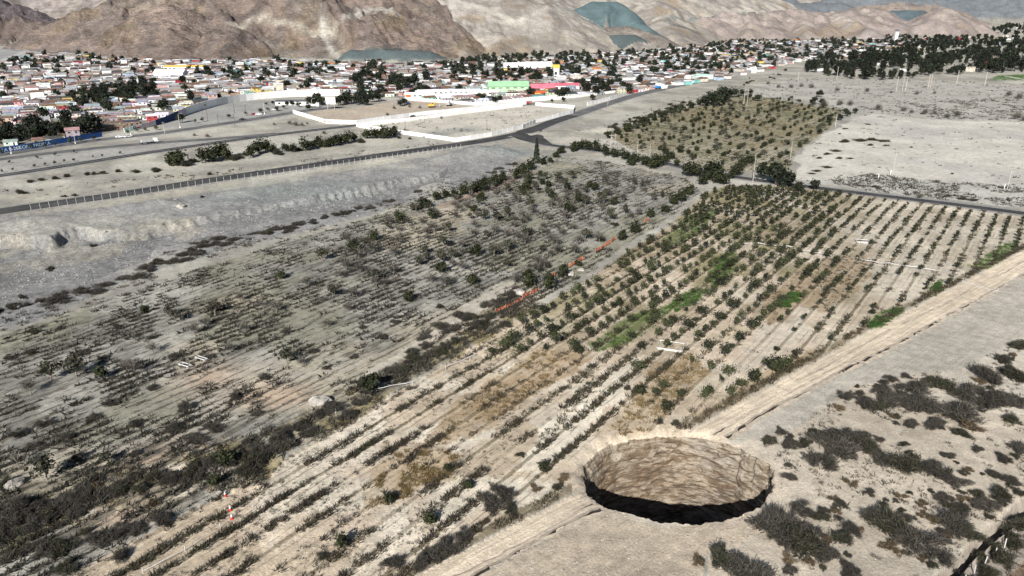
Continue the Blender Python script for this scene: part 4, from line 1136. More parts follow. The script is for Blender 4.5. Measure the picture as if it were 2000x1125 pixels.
if len(rest):
    v0 = []
    for i in range(3):
        cr_ = KIT['sapl'][i][1]; co = np.empty(len(cr_.vertices) * 3, np.float32); cr_.vertices.foreach_get('co', co); v0.append((co.reshape(-1, 3), np.arange(len(cr_.vertices)).reshape(-1, 4)))
    scatter('far_orchard_trees', 'rest of the small orchard trees near the sealed road', ('fruit trees', 'leaf_orchard'), v0, cand[rest][:, 2:4], np.where(small[rest], 1.1, 1.75) * (.8 + .4 * rng.random(len(rest))))

# left field: dry clumps along the furrows
P = visible(fill(LEFT_FIELD, 110000))
v_ = P @ rv; P = P + rv[None] * ((np.round(v_ / 2.4) * 2.4 - v_) * .82)[:, None]
cl = .6 * fbm(P[:, 0] / 9, P[:, 1] / 9, 401, 3) + .4 * fbm(P[:, 0] / 32, P[:, 1] / 32, 402, 2); py_ = project(P[:, 0], P[:, 1], P[:, 0] * 0)[1]
lane = inpoly(pale_lane, P[:, 0], P[:, 1])
keepp = (rng.random(len(P)) < np.clip((cl - .42) * 4.2, .03, 1) * np.clip(.72 + (py_ - 620) / 600, .66, .95) * np.where(lane, .12, 1) * np.clip(150 / np.hypot(P[:, 0], P[:, 1]), .3, 1))
P = P[keepp]
S = .42 + 1.15 * rng.random(len(P)) ** 2.6
rzr = np.full(len(P), pi / 2 - ROW_AZ) + rng.normal(size=len(P)) * .18
hlf = rng.random(len(P))
scatter('dry_scrub', 'low grey dry scrub growing along the furrows of the fallow field', ('scrub', 'weed_grey'), TUFTF, P[hlf < .7], S[hlf < .7], rzr[hlf < .7], 1.5 + 1.3 * rng.random((hlf < .7).sum()))
scatter('olive_scrub', 'olive green low scrub among the grey furrows', ('scrub', 'twig_green'), TUFTF, P[(hlf >= .7)], S[hlf >= .7] * .95, rzr[hlf >= .7])
# weeds along orchard rows
P = visible(fill(ORCHARD, 75000)); v_ = P @ rv
off = (np.floor(v_ / 4.3) + .5) * 4.3 - v_
iv = np.floor(v_ / 4.3).astype(np.int64)
rs_ = _h(iv, iv * 0 + 3, 4)
P = P + rv[None] * (off * (.60 + .34 * _h(iv, iv * 0 + 9, 7)) + rng.normal(size=len(P)) * .12)[:, None]
a_, b_ = project(P[:, 0], P[:, 1], P[:, 0] * 0)
wn_ = fbm(P[:, 0] / 8, P[:, 1] / 8, 411, 2)
lowleft = np.clip((b_ - 600) / 200, 0, 1)
pr = (.25 + .75 * lowleft * (rs_ > .30) + .15 * (rs_ > .7)) * np.clip((wn_ - .3) * 3, 0, 1) * np.where(inpoly(PALE2, P[:, 0], P[:, 1]), .15, 1)
he, _ = hole_E(P[:, 0], P[:, 1])
sel = (rng.random(len(P)) < pr) & (he > 1.12) & ~inpoly(TRACK, P[:, 0], P[:, 1])
P = P[sel]; rs_ = rs_[sel]; q = rng.random(len(P)) + (rs_ - .5) * .5 - .22 * np.clip((project(P[:, 0], P[:, 1], P[:, 0] * 0)[1] - 640) / 150, 0, 1)
rzr = np.full(len(P), pi / 2 - ROW_AZ) + rng.normal(size=len(P)) * .3
S = .45 + .75 * rng.random(len(P))
for lo, hi, nm, lb, mt in ((-9, .45, 'dry_weeds', 'brown dry weeds lining the orchard rows', 'weed_dry'), (.45, .8, 'grey_weeds', 'grey dead weeds lining the orchard rows', 'weed_grey'), (.8, 9, 'green_weeds', 'green weeds lining the orchard rows', 'weed_green')):
    k = (q >= lo) & (q < hi)
    scatter(nm, lb, ('weeds', mt), TUFTF, P[k], S[k], rzr[k])
P = visible(fill(WP([(60, 1165), (250, 1062), (450, 960), (600, 872), (800, 752), (1000, 632), (1100, 640), (1060, 760), (1040, 860), (960, 950), (820, 1110), (735, 1165)]), 16000))
P = P[(rng.random(len(P)) < np.clip((fbm(P[:, 0] / 5, P[:, 1] / 5, 491, 3) - .40) * 3.2, 0, .9)) & ~inpoly(TRACK, P[:, 0], P[:, 1])]
scatter('dead_twigs', 'small dead twigs and stalks strewn between the bare rows', ('twigs', 'weed_grey'), TUFTF, P, .16 + .42 * rng.random(len(P)) ** 2)
def patch(polys, n, nm, lb, cat, mt, smin, smax, kitm=None):
    P = np.concatenate([fill(p, n) for p in polys]); P = P[fbm(P[:, 0] / 4, P[:, 1] / 4, 421, 2) > .42]
    P = P[hole_E(P[:, 0], P[:, 1])[0] > 1.05]
    scatter(nm, lb, (cat, mt), kitm or TUFTF, P, smin + (smax - smin) * rng.random(len(P)))
patch(GREENS, 900, 'lush_weeds', 'bright green weed patches between orchard trees', 'weeds', 'weed_lush', .4, .9)
patch([BROWN1, BROWN2, BROWN5], 1100, 'golden_grass', 'golden brown dry grass patches in the orchard', 'grass', 'weed_gold', .4, .95)
patch([BROWN3, BROWN4], 1200, 'brown_grass', 'brown withered grass beside the dirt track', 'grass', 'weed_dry', .35, .8)
patch([WP([(1040, 870), (1150, 735), (1180, 720), (1060, 880)]), WP([(1180, 690), (1240, 690), (1120, 830), (1060, 860)])], 500, 'row_grass', 'dark green grass bands beside pale bare rows', 'grass', 'weed_green', .4, .8)
P = resample(TRACK_UP, .28); P = P + tv[None] * (-.6 - 1.6 * rng.random(len(P)))[:, None]; P = P[(hole_E(P[:, 0], P[:, 1])[0] > 1.1) & (fbm(P[:, 0] / 5, P[:, 1] / 5, 481, 2) > .38)]; P = visible(P)
scatter('verge_weeds', 'dark dry weeds lining the upper edge of the dirt track', ('weeds', 'weed_dry'), TUFTF, P, .5 + .6 * rng.random(len(P)))
STRIPW = STRIP
P = fill(STRIPW, 9000); P = P[fbm(P[:, 0] / 6, P[:, 1] / 6, 431, 2) > .36]; S = .7 + 1.1 * rng.random(len(P)) ** 2; h2 = rng.random(len(P))
scatter('bank_scrub', 'dark tangled scrub covering the old field bank', ('scrub', 'weed_grey'), TUFTF, P[h2 < .6], S[h2 < .6])
scatter('bank_grass', 'yellowish dry grass tufts on the old field bank', ('grass', 'weed_gold'), TUFTF, P[h2 > .88], S[h2 > .88] * .7)
scatter('bank_green', 'dull green low growth on the old field bank', ('scrub', 'twig_green'), TUFTF, P[(h2 >= .6) & (h2 <= .88)], S[(h2 >= .6) & (h2 <= .88)])
# ground below the track, river margins, far plots
lowp = WP([(1440, 870), (1560, 835), (1650, 762), (1760, 732), (1880, 722), (2000, 655), (2150, 600), (2150, 1165), (1500, 1165), (1480, 1000), (1530, 930)])
P = fill(lowp, 9000); P = P[fbm(P[:, 0] / 6, P[:, 1] / 6, 441, 3) > .52]; P = P[hole_E(P[:, 0], P[:, 1])[0] > 1.12]
scatter('low_twigs', 'small dry twiggy plants scattered on pale soil near the sinkhole', ('scrub', 'weed_grey'), TUFTF, P, .25 + .6 * rng.random(len(P)) ** 2)
P = fill(WP([(-40, 620), (0, 605), (150, 570), (300, 500), (420, 465), (560, 435), (700, 408), (860, 360), (1000, 322), (1040, 330), (900, 385), (700, 430), (560, 465), (400, 510), (200, 585), (0, 650), (-40, 660)]), 9000)
P = P[(fbm(P[:, 0] / 9, P[:, 1] / 9, 451, 3) > .50)]
scatter('river_scrub', 'grey scrub along the gravel river margin', ('scrub', 'weed_grey'), TUFTF, P, .5 + .9 * rng.random(len(P)) ** 2)
P = np.concatenate([fill(fmott, 2600), fill(WP([(1640, 210), (2060, 185), (2060, 238), (1850, 232)]), 5200), fill(FAR_FLAT, 4200), fill(FAR_PLOT, 700), fill(WP([(-40, 395), (250, 365), (560, 330), (850, 285), (860, 272), (560, 318), (250, 350), (-40, 378)]), 1500),
                    fill(WP([(700, 245), (890, 270), (1020, 245), (1110, 220), (1020, 210)]), 500), fill(WP([(1100, 265), (1250, 215), (1420, 170), (1520, 140), (1530, 150), (1440, 180), (1330, 215), (1180, 262)]), 3500)])
P = P[fbm(P[:, 0] / 10, P[:, 1] / 10, 461, 3) > .46]
scatter('desert_scrub', 'sparse grey desert scrub on the far pale flats', ('scrub', 'weed_grey'), TUFT, P, .6 + 1.2 * rng.random(len(P)) ** 2)
P = visible(fill(ORCH2, 4500)); P = P[fbm(P[:, 0] / 12, P[:, 1] / 12, 471, 3) > .40]
scatter('far_orchard_weeds', 'olive weeds and low growth filling the far orchard', ('weeds', 'twig_green'), TUFT, P, .7 + .9 * rng.random(len(P)))

def stone(g):
    V = np.array([[1, 0, 0], [-1, 0, 0], [0, 1, 0], [0, -1, 0], [0, 0, .8], [0, 0, -.4]]) * (.7 + .6 * g.random((6, 1)))
    return V, np.array([[0, 2, 4], [2, 1, 4], [1, 3, 4], [3, 0, 4]])
STONE = [stone(g) for _ in range(6)]
P = visible(np.concatenate([fill(GRAVEL, 16000), fill(RIVER, 9000)])); P = P[fbm(P[:, 0] / 10, P[:, 1] / 10, 495, 3) > .44]
scatter('river_stones', 'grey cobbles strewn over the dry gravel river bed', ('stones', 'cobble'), STONE, P, .10 + .42 * rng.random(len(P)) ** 3)
P = np.concatenate([fill(lowp, 5000), fill(BARE_R, 3000), fill(HOLE_APRON, 900)]); P = P[hole_E(P[:, 0], P[:, 1])[0] > 1.03]
scatter('loose_stones', 'small loose stones on the bare soil around the sinkhole', ('stones', 'boulder'), STONE, P, .05 + .18 * rng.random(len(P)) ** 3)
# foreground shrubs below the dirt track: pixel x, y of the base, scale, kind
SHRUBS = [(1635, 880, 2.6, 'g', 1.3), (1600, 905, 2.0, 'g', 1.2), (1660, 860, 2.2, 'g', 1.3), (1570, 870, 1.2, 'n', 1.0), (1700, 878, 1.9, 'n', 1.2), (1770, 915, 2.2, 'n', 1.2), (1830, 925, 1.7, 'g', 1.3), (1870, 945, 1.3, 'g', 1.2), (1720, 900, 1.4, 'g', 1.1),
          (1520, 1040, 2.7, 'g', 1.15), (1560, 1072, 2.6, 'n', 1.2), (1500, 1020, 1.7, 'g', 1.0), (1585, 1050, 1.6, 'g', 1.2), (1462, 1012, 1.5, 'n', 1.3), (1570, 998, 1.5, 'g', 1.0), (1600, 1012, 1.1, 'n', 1.0),
          (1740, 1030, 2.4, 'n', 1.5), (1790, 1058, 2.3, 'g', 1.2), (1700, 1010, 1.4, 'g', 1.3), (1830, 1090, 1.5, 'g', 1.0), (1640, 1055, 1.5, 'n', 1.0), (1632, 1000, .9, 'b', 1.0), (1642, 985, .8, 'g', 1.0),
          (1410, 1100, 1.8, 'n', 1.0), (1450, 1115, 2.2, 'g', 1.0), (1400, 1080, .9, 'g', 1.0), (1365, 1100, 1.0, 'b', 1.0), (1660, 1120, 1.2, 'g', 1.0), (1580, 1100, .8, 'b', 1.0), (1620, 1085, .7, 'b', 1.0),
          (1740, 790, 2.2, 'g', 1.4), (1800, 800, 2.6, 'g', 1.4), (1860, 810, 2.7, 'g', 1.4), (1900, 780, 2.6, 'g', 1.5), (1950, 790, 2.4, 'g', 1.3), (1840, 760, 2.2, 'n', 1.4), (1780, 760, 1.9, 'g', 1.4), (1930, 745, 2.4, 'g', 1.3), (1985, 740, 2.4, 'n', 1.2), (1980, 790, 2.0, 'g', 1.2),
          (1720, 765, 1.4, 'g', 1.3), (1690, 790, 1.6, 'g', 1.2), (1650, 775, 1.3, 'g', 1.2), (1880, 850, 1.3, 'n', 1.4), (1820, 835, 1.4, 'g', 1.4), (1990, 680, 1.8, 'n', 1.2), (1960, 705, 1.5, 'g', 1.2), (1640, 800, 1.1, 'b', 1.0),
          (1480, 955, .9, 'g', 1.0), (1515, 970, .8, 'g', 1.0), (1545, 935, .9, 'g', 1.2), (1500, 865, 1.2, 'n', 1.0), (1525, 845, .9, 'g', 1.0), (1760, 970, .8, 'b', 1.2), (1700, 965, .7, 'g', 1.0), (1660, 945, .9, 'b', 1.2), (1840, 975, 1.1, 'g', 1.2), (1880, 1000, 1.1, 'g', 1.1), (1800, 985, .9, 'b', 1.0),
          (1860, 1030, 1.9, 'g', 1.2), (1900, 1050, 1.4, 'n', 1.0), (1920, 990, 1.5, 'g', 1.2), (1955, 970, 1.4, 'n', 1.1), (1975, 945, 1.1, 'g', 1.2), (1940, 930, 1.0, 'g', 1.2), (1890, 920, .8, 'b', 1.0), (1960, 900, 1.1, 'g', 1.0), (1990, 880, 1.3, 'g', 1.1), (1910, 880, .8, 'g', 1.0),
          (1800, 1005, .8, 'b', 1.0), (1850, 990, .8, 'n', 1.0), (1905, 965, .7, 'b', 1.0)]
kname = {'g': ('shrubg', 'grey twiggy desert shrub'), 'n': ('shrubn', 'grey-green desert shrub'), 'b': ('shrubb', 'small brown desert shrub')}
SAT = []
for x, y, s, k, stx in SHRUBS:
    for _ in range(3 if s > 1.3 else 1):
        SAT.append((x + rng.normal() * 30 * s ** .5, y + rng.normal() * 13 * s ** .5, s * (.3 + .35 * rng.random()), 'gnb'[rng.choice(3, p=[.55, .25, .2])], 1.0))
SAT = [q for q in SAT if q[0] < 2010 and q[1] < 1130 and hole_E(*[np.array([w]) for w in G1(q[0], q[1])])[0][0] > 1.18 and inpoly(lowp, *[np.array([w]) for w in G1(q[0], q[1])])[0]]
for x, y, s, k, stx in SHRUBS + SAT:
    if hole_E(*[np.array([w]) for w in G1(x, y)])[0][0] < 1.06 + .07 * s: continue
    plant(kname[k][0], 'desert_shrub', x, y, s * .92, 'shrub', 'shrubs below the dirt track', kname[k][1] + ' below the dirt track', 'sinkhole', stretch=1 + (stx - 1) * .5)
for x, y, s in [(1930, 1110, 1.7), (1960, 1085, 1.8), (1985, 1055, 1.9), (1905, 1135, 1.5), (1995, 1020, 2.2), (1945, 1060, 1.3), (1920, 1085, 1.2)]:
    plant('shrubn', 'ditch_bush', x, y, s * .8, 'bush', 'bushes in the ditch', 'green bush beyond the dark ditch', 'ditch')
# bushes and plants at the foot of the orchard along the track
for x, y, s, k in [(1516, 725, 1.5, 'bush'), (1450, 752, 1.2, 'shrubb'), (1470, 745, 1.1, 'bush'), (1385, 770, .8, 'bush'), (1300, 800, .9, 'bush'), (1330, 775, .7, 'bush'), (1250, 770, .9, 'bush'), (1225, 760, .8, 'shrubn'), (1320, 830, .9, 'shrubn'), (1290, 825, .8, 'shrubn'), (1130, 690, .9, 'bush'), (1060, 915, .7, 'bush'), (840, 1025, .9, 'bush'), (760, 985, .8, 'bush'),
                   (915, 955, .7, 'bush'), (875, 920, .6, 'bush'), (665, 1070, .9, 'bush'), (630, 1090, .8, 'shrubn'), (880, 1075, 1.6, 'shrubg'), (850, 1090, 1.4, 'shrubg'), (910, 1050, 1.3, 'shrubg'), (960, 990, 1.7, 'shrubg'), (985, 970, 1.6, 'shrubg'), (1000, 1000, 1.2, 'shrubn'), (1045, 955, 1.0, 'shrubb'), (1100, 935, 1.1, 'shrubb'), (1090, 955, .8, 'shrubn'), (770, 1105, 1.2, 'shrubg'), (820, 1110, 1.3, 'shrubg'),
                   (1210, 600, .9, 'bush'), (960, 690, .7, 'bush'), (1230, 873, .6, 'bush'), (1015, 890, .7, 'shrubn')]:
    e_ = hole_E(*[np.array([q]) for q in G1(x, y)])[0][0]
    if e_ < 1.02: continue
    plant(k, 'orchard_bush', x, y, s * .85, 'bush', 'bushes between sinkhole and orchard', {'bush': 'dark green leafy bush at orchard edge', 'shrubb': 'brown dry bush at orchard edge', 'shrubn': 'grey-green bush at orchard edge', 'shrubg': 'grey twiggy bush at orchard edge'}[k], 'sinkhole')
# the old field bank
for x, y, s, k in [(722, 765, 1.7, 'bush'), (1032, 558, 1.9, 'bush'), (1068, 565, 1.8, 'bush'), (1100, 540, 1.7, 'bush'), (1130, 520, .9, 'bush'), (497, 905, 1.9, 'shrubn'), (440, 905, 1.3, 'bush'), (530, 880, 1.7, 'shrubg'), (480, 930, 1.6, 'shrubn'), (550, 860, 1.4, 'shrubg'), (600, 850, 1.4, 'shrubg'), (300, 990, 1.2, 'shrubb'), (420, 950, .9, 'bush'), (390, 935, 1.3, 'shrubg'),
                   (350, 945, 1.2, 'shrubg'), (640, 800, 1.1, 'shrubg'), (700, 790, 1.2, 'shrubg'), (320, 1025, 1.4, 'shrubg'), (270, 1040, 1.1, 'shrubg'), (860, 690, 1.5, 'shrubn'), (890, 670, 1.3, 'shrubn'), (860, 640, 1.7, 'shrubg'), (900, 620, 1.8, 'shrubg'), (930, 640, 1.4, 'shrubg'), (830, 660, 1.4, 'shrubg'), (950, 600, 1.6, 'shrubg'), (985, 640, 1.3, 'shrubg'), (800, 690, 1.3, 'shrubg'), (1000, 580, 1.5, 'shrubg'),
                   (40, 1000, 2.0, 'shrubg'), (10, 1030, 2.0, 'shrubg'), (70, 1030, 1.6, 'shrubg'), (20, 950, 1.7, 'shrubn'), (120, 990, 1.6, 'shrubg'), (150, 1010, 1.3, 'shrubg'), (130, 1115, 1.3, 'shrubn'), (200, 1065, 1.1, 'shrubg'), (240, 1090, 1.2, 'shrubg'), (90, 1085, 1.2, 'shrubg'), (190, 960, 1.2, 'shrubb'), (255, 945, 1.0, 'shrubg'), (900, 650, 1.0, 'shrubb'), (1300, 415, 1.3, 'bush'), (1270, 425, 1.4, 'bush'), (1330, 395, 2.0, 'bush'), (1345, 380, 1.8, 'bush'), (1315, 400, 1.7, 'bush'), (1240, 455, 1.6, 'bush'), (1215, 468, 1.5, 'bush'), (1200, 440, 1.4, 'shrubn'), (1175, 470, 1.5, 'shrubn')]:
    plant(k, 'bank_bush', x, y, s * .85, 'bush', 'bushes on the old field bank', {'bush': 'rounded dark green bush on the field bank', 'shrubb': 'brown dry bush on the field bank', 'shrubn': 'grey-green bush on the field bank', 'shrubg': 'grey tangled bush on the field bank'}[k], 'net' if y < 800 else 'cones')
for x0, y0, x1, y1, n in ((0, 1030, 130, 985, 9), (130, 985, 330, 940, 9), (330, 935, 560, 860, 13), (560, 855, 720, 775, 9), (760, 735, 980, 605, 14), (20, 1090, 240, 1040, 7)):
    for i in range(n):
        f = (i + rng.random()) / n
        plant('shrubg' if rng.random() < .65 else 'shrubn', 'bank_bush', x0 + (x1 - x0) * f, y0 + (y1 - y0) * f + rng.normal() * 11, .7 + .65 * rng.random(), 'bush', 'bushes on the old field bank', 'dark low bush filling the field bank', 'net' if y0 < 800 else 'cones')
# trees and bushes of the fallow field
used = []
FT = WP([(700, 470), (800, 420), (900, 385), (1000, 345), (1080, 345), (1200, 350), (1300, 370), (1290, 410), (1220, 455), (1160, 500), (1100, 520), (1000, 560), (900, 560), (760, 560), (620, 540), (640, 500)])
P = fill(FT, 2500); nf = 0
v_ = P @ rv; P = P + rv[None] * ((np.round(v_ / 4.8) * 4.8 - v_) * .8)[:, None]
for p in P:
    if nf >= 170: break
    if taken(p, used, 2.9): continue
    used.append(p); nf += 1
    ex, ey = project(p[0], p[1], 0.0)
    green = ey < 385 or (ex > 1120 and ey < 410)
    k = rng.random()
    kind = ('olive' if k < .5 else 'bush' if k < .72 else 'grey') if green else ('grey' if k < .68 else 'olive' if k < .93 else 'bush')
    if kind == 'bush': plant('bush', 'field_bush', p[0], p[1], 1.0 + .4 * rng.random(), 'bush', 'green bushes of the fallow field', 'round green bush among grey field trees', 'cypress', True)
    else: plant(kind, 'field_tree', p[0], p[1], (.72 + .5 * rng.random()), 'tree', 'trees of the fallow field', 'leafless grey tree in the fallow field' if kind == 'grey' else 'olive-leaved tree in the fallow field', 'cypress', True)
for x, y, s, k in [(92, 938, 1.25, 'olive'), (562, 712, 1.05, 'olive'), (212, 905, .7, 'olive'), (40, 915, .9, 'grey'), (265, 730, 1.1, 'grey'), (250, 725, 1.0, 'grey'), (590, 715, .8, 'grey'), (380, 655, 1.1, 'grey'), (400, 640, 1.0, 'grey'), (420, 615, 1.1, 'olive'), (470, 590, 1.0, 'grey'), (630, 510, 1.2, 'olive'), (650, 580, 1.0, 'olive'), (540, 610, 1.0, 'grey'), (510, 600, .9, 'grey'), (550, 545, 1.0, 'bush'), (735, 560, 1.0, 'grey'), (690, 580, .9, 'grey'),
                   (800, 590, 1.1, 'bush'), (690, 490, 1.4, 'bush'), (150, 735, 1.3, 'olive'), (100, 745, 1.3, 'olive'), (60, 770, 1.1, 'grey'), (200, 740, 1.1, 'bush'), (285, 612, .9, 'bush'), (330, 620, .8, 'olive'), (345, 630, .9, 'olive'), (600, 560, 1.0, 'grey'), (750, 540, 1.0, 'grey'), (870, 560, 1.1, 'grey'), (820, 520, 1.0, 'olive'), (770, 500, 1.1, 'grey'), (680, 610, .8, 'grey'), (640, 640, .8, 'grey'), (300, 690, .9, 'grey'), (450, 690, .8, 'grey'), (480, 650, .9, 'grey'), (730, 470, 1.2, 'shrubb'),
                   (860, 600, 1.0, 'shrubn'), (710, 640, .9, 'shrubg'), (160, 690, 1.0, 'shrubg'), (20, 700, 1.0, 'shrubg'), (60, 690, 1.0, 'shrubn'), (70, 650, 1.0, 'shrubn'), (230, 640, .9, 'shrubn'), (120, 640, .8, 'shrubg'), (360, 800, 1.2, 'shrubg'), (420, 840, 1.3, 'shrubg'), (380, 860, 1.4, 'shrubg'), (340, 840, 1.2, 'shrubg'), (270, 830, 1.1, 'shrubg'), (180, 820, 1.1, 'shrubg'), (220, 790, 1.1, 'shrubg'), (90, 830, 1.2, 'shrubg'), (40, 850, 1.2, 'shrubg'), (130, 860, 1.1, 'shrubg'),
                   (460, 780, 1.0, 'shrubg'), (520, 740, 1.0, 'shrubg'), (300, 760, 1.0, 'shrubg'), (410, 700, .9, 'shrubg'), (560, 650, .9, 'shrubg'), (610, 690, .9, 'shrubg'), (480, 870, 1.0, 'shrubg'), (500, 810, .9, 'shrubg'), (340, 700, 1.1, 'shrubg'), (300, 660, 1.0, 'shrubg'), (200, 700, .9, 'shrubg'), (640, 720, .8, 'shrubg'), (690, 700, .8, 'shrubg'), (750, 660, .9, 'shrubg'), (770, 630, .9, 'shrubg'), (150, 900, 1.0, 'shrubg'), (60, 880, 1.1, 'shrubg'), (260, 890, .9, 'shrubg')]:
    if k in ('grey', 'olive'): plant(k, 'field_tree', x, y, s, 'tree', 'trees of the fallow field', 'leafless grey tree among field scrub' if k == 'grey' else 'low olive-green tree among field scrub', 'gframe')
    else: plant(k, 'field_bush', x, y, s * .9, 'bush', 'bushes of the fallow field', {'bush': 'dense green bush among field scrub', 'shrubb': 'rust-brown dry bush among field scrub', 'shrubn': 'grey-green bush among field scrub', 'shrubg': 'grey dry bush among field scrub'}[k], 'gframe')
# hedge along the field's far edge and the sealed road
HED = [(1020, 340, 2.0), (1035, 332, 1.9), (1005, 350, 1.7), (985, 352, 1.5), (965, 362, 1.7), (950, 360, 1.3), (940, 372, 1.9), (925, 376, 1.5), (905, 380, 1.7), (890, 388, 1.5), (870, 385, 1.2), (855, 392, 1.4), (825, 408, 1.6), (812, 412, 1.3), (845, 428, 1.3), (1060, 322, 1.2), (1075, 318, 1.0), (1085, 308, 1.2), (1095, 300, 1.5), (1120, 296, 1.9), (1135, 292, 1.7), (1150, 294, 1.9), (1165, 296, 2.1), (1185, 304, 2.0), (1200, 308, 1.8), (1220, 312, 1.9), (1240, 318, 1.9), (1232, 324, 1.6), (1262, 325, 2.0), (1285, 326, 2.2), (1275, 330, 2.3), (1300, 318, 1.6), (1310, 310, 1.4), (1320, 325, 1.2), (1345, 345, 2.4), (1360, 346, 2.2), (1385, 352, 2.2), (1400, 358, 2.3), (1412, 360, 2.0), (1372, 362, 1.7), (1440, 344, 1.9), (1425, 350, 1.6),
       (1205, 264, 1.6), (1190, 270, 1.5), (1225, 258, 2.2), (1240, 250, 1.7), (1255, 246, 2.0), (1275, 236, 1.9), (1290, 230, 2.0), (1310, 222, 1.8), (1330, 216, 1.9), (1350, 212, 2.0), (1365, 206, 1.8), (1380, 200, 1.9), (1300, 226, 1.6), (1320, 220, 1.7), (1262, 240, 1.6), (1330, 298, 1.5), (1300, 300, 1.5), (1450, 325, 1.8), (1465, 320, 1.7)]
for x, y, s in HED:
    plant('bush', 'hedge_bush', x, y, s * .95, 'bush', 'hedge along field edge and sealed road', 'dense dark green hedge bush by the field edge', 'cypress')
for x, y, s in [(1515, 362, 1.5), (1535, 368, 1.2), (1490, 352, 1.1), (1590, 372, .7), (1560, 375, .7), (1390, 352, 1.3)]:
    plant('dark', 'roadside_tree', x, y, s, 'tree', 'trees beside the sealed road', 'broad dark tree beside the sealed road', 'pole')
# thicket between highway and riverbed
for i in range(34):
    t_ = i / 33; x = 335 + 435 * t_; y = 326 - 58 * t_ + rng.normal() * 2
    if .10 < t_ < .13: continue
    plant('bush' if rng.random() < .75 else 'shrubn', 'thicket_bush', x, y, (1.5 + .9 * rng.random()) * (1.15 if t_ < .3 else 1), 'bush', 'thicket between highway and embankment road', 'dark rounded bush in the thicket by the highway', 'postfence')
for x, y, s in [(305, 334, 1.7), (265, 337, 1.5), (42, 378, 1.6), (60, 356, 1.2), (80, 353, 1.2), (110, 350, 1.3), (130, 346, 1.3), (170, 342, 1.3), (200, 340, 1.3), (230, 336, 1.2), (185, 341, 1.2), (395, 385, .8), (410, 342, 1.0), (125, 385, .8), (145, 383, .9), (95, 508, 1.0), (180, 467, .8), (305, 336, 1.2), (780, 270, 1.1), (800, 272, 1.0), (830, 268, .9), (40, 565, .9)]:
    plant('shrubn', 'roadside_shrub', x, y, s, 'shrub', 'shrubs of the riverside flats', 'low grey-green shrub on the riverside flats', 'postfence')
for x, y, s in [(110, 585 + 8, 1.6), (20, 596, 1.8), (40, 592, 1.4), (112, 572, 1.8), (290, 525, 1.2), (240, 548, 1.2), (330, 512, 1.3), (380, 498, 1.3), (420, 478, 1.1), (400, 482, 1.2), (460, 470, 1.2), (440, 478, 1.2), (500, 458, 1.1), (360, 510, 1.2), (270, 545, 1.2), (210, 560, 1.2), (185, 572, 1.2), (430, 470, 1.3), (390, 475, 1.3), (560, 455, 1.0), (875, 385, 1.0), (760, 395, 1.0), (815, 375, 1.1), (780, 382, 1.0), (975, 330, 1.2), (960, 338, 1.2), (1000, 322, 1.3)]:
    plant('shrubg', 'riverbank_shrub', x, y, s, 'shrub', 'shrubs along the river bank', 'dark grey shrub on the near river bank', 'postfence', stretch=1.5, rz=.6)
for x, y, s in [(1650, 278, 2.0), (1680, 276, 2.2), (1705, 274, 2.2), (1725, 277, 1.8), (1700, 284, 1.3), (1730, 285, 1.0), (1615, 302, 1.5), (1632, 296, 1.6), (1600, 310, 1.1), (1640, 310, 1.2), (1660, 310, 1.0), (1595, 335, 1.3), (1615, 328, 1.4), (1585, 340, 1.0), (1650, 252, 1.0), (1695, 243, 1.1), (1640, 262, .8), (1860, 340, .7), (1780, 288, .8), (1710, 366, 1.2), (1850, 384, 1.2), (1900, 392, 1.4), (1880, 390, 1.2)]:
    plant('shrubn', 'mat_shrub', x, y, s * .8, 'shrub', 'low shrub mats on the bare plot', 'low dark shrub mat on the pale bare plot', 'pole', stretch=1.8, rz=rng.normal() * .3)
bl = resample(WP([(0, 604), (60, 594), (110, 584), (200, 562), (290, 528), (380, 497), (470, 470), (560, 450), (640, 425), (720, 408)]), 2.6)
for k, p in enumerate(bl):
    if vnoise(np.array([k / 5.0]), np.array([.5]), 88)[0] < .36: continue
    q = p + rng.normal(size=2) * 1.3
    plant('shrubg' if rng.random() < .7 else 'shrubn', 'riverbank_shrub', q[0], q[1], .75 + .75 * rng.random(), 'shrub', 'shrubs along the river bank', 'dark grey shrub on the near river bank', 'postfence', True)
for i in range(42):
    f = rng.random(); x = 1180 + 360 * f; y = 246 - 108 * f + rng.normal() * 5 + 10 * (1 - f)
    plant('shrubg' if rng.random() < .6 else 'shrubn', 'strip_shrub', x, y, .9 + .9 * rng.random(), 'shrub', 'shrubs along the pale upper river strip', 'grey shrub along the pale upper river strip', 'bluetarp')
# the far orchard behind the sealed road
used = []
rowsP = np.array([ru * (u + rng.normal() * .5) + rv * (iv * 8.6 + rng.normal() * .3) for iv in range(-60, 60) for u in np.arange(100, 800, 5.4)])
rowsP = rowsP[inpoly(ORCH2, rowsP[:, 0], rowsP[:, 1])]; rowsP = rowsP[rng.random(len(rowsP)) < .8]; rng.shuffle(rowsP)
for p in rowsP[:285]:
    plant('olive' if rng.random() < .45 else 'bush', 'far_orchard_tree', p[0], p[1], .62 + .4 * rng.random(), 'tree', 'trees of the far orchard', 'small olive-green tree in the far orchard', 'pole', True)
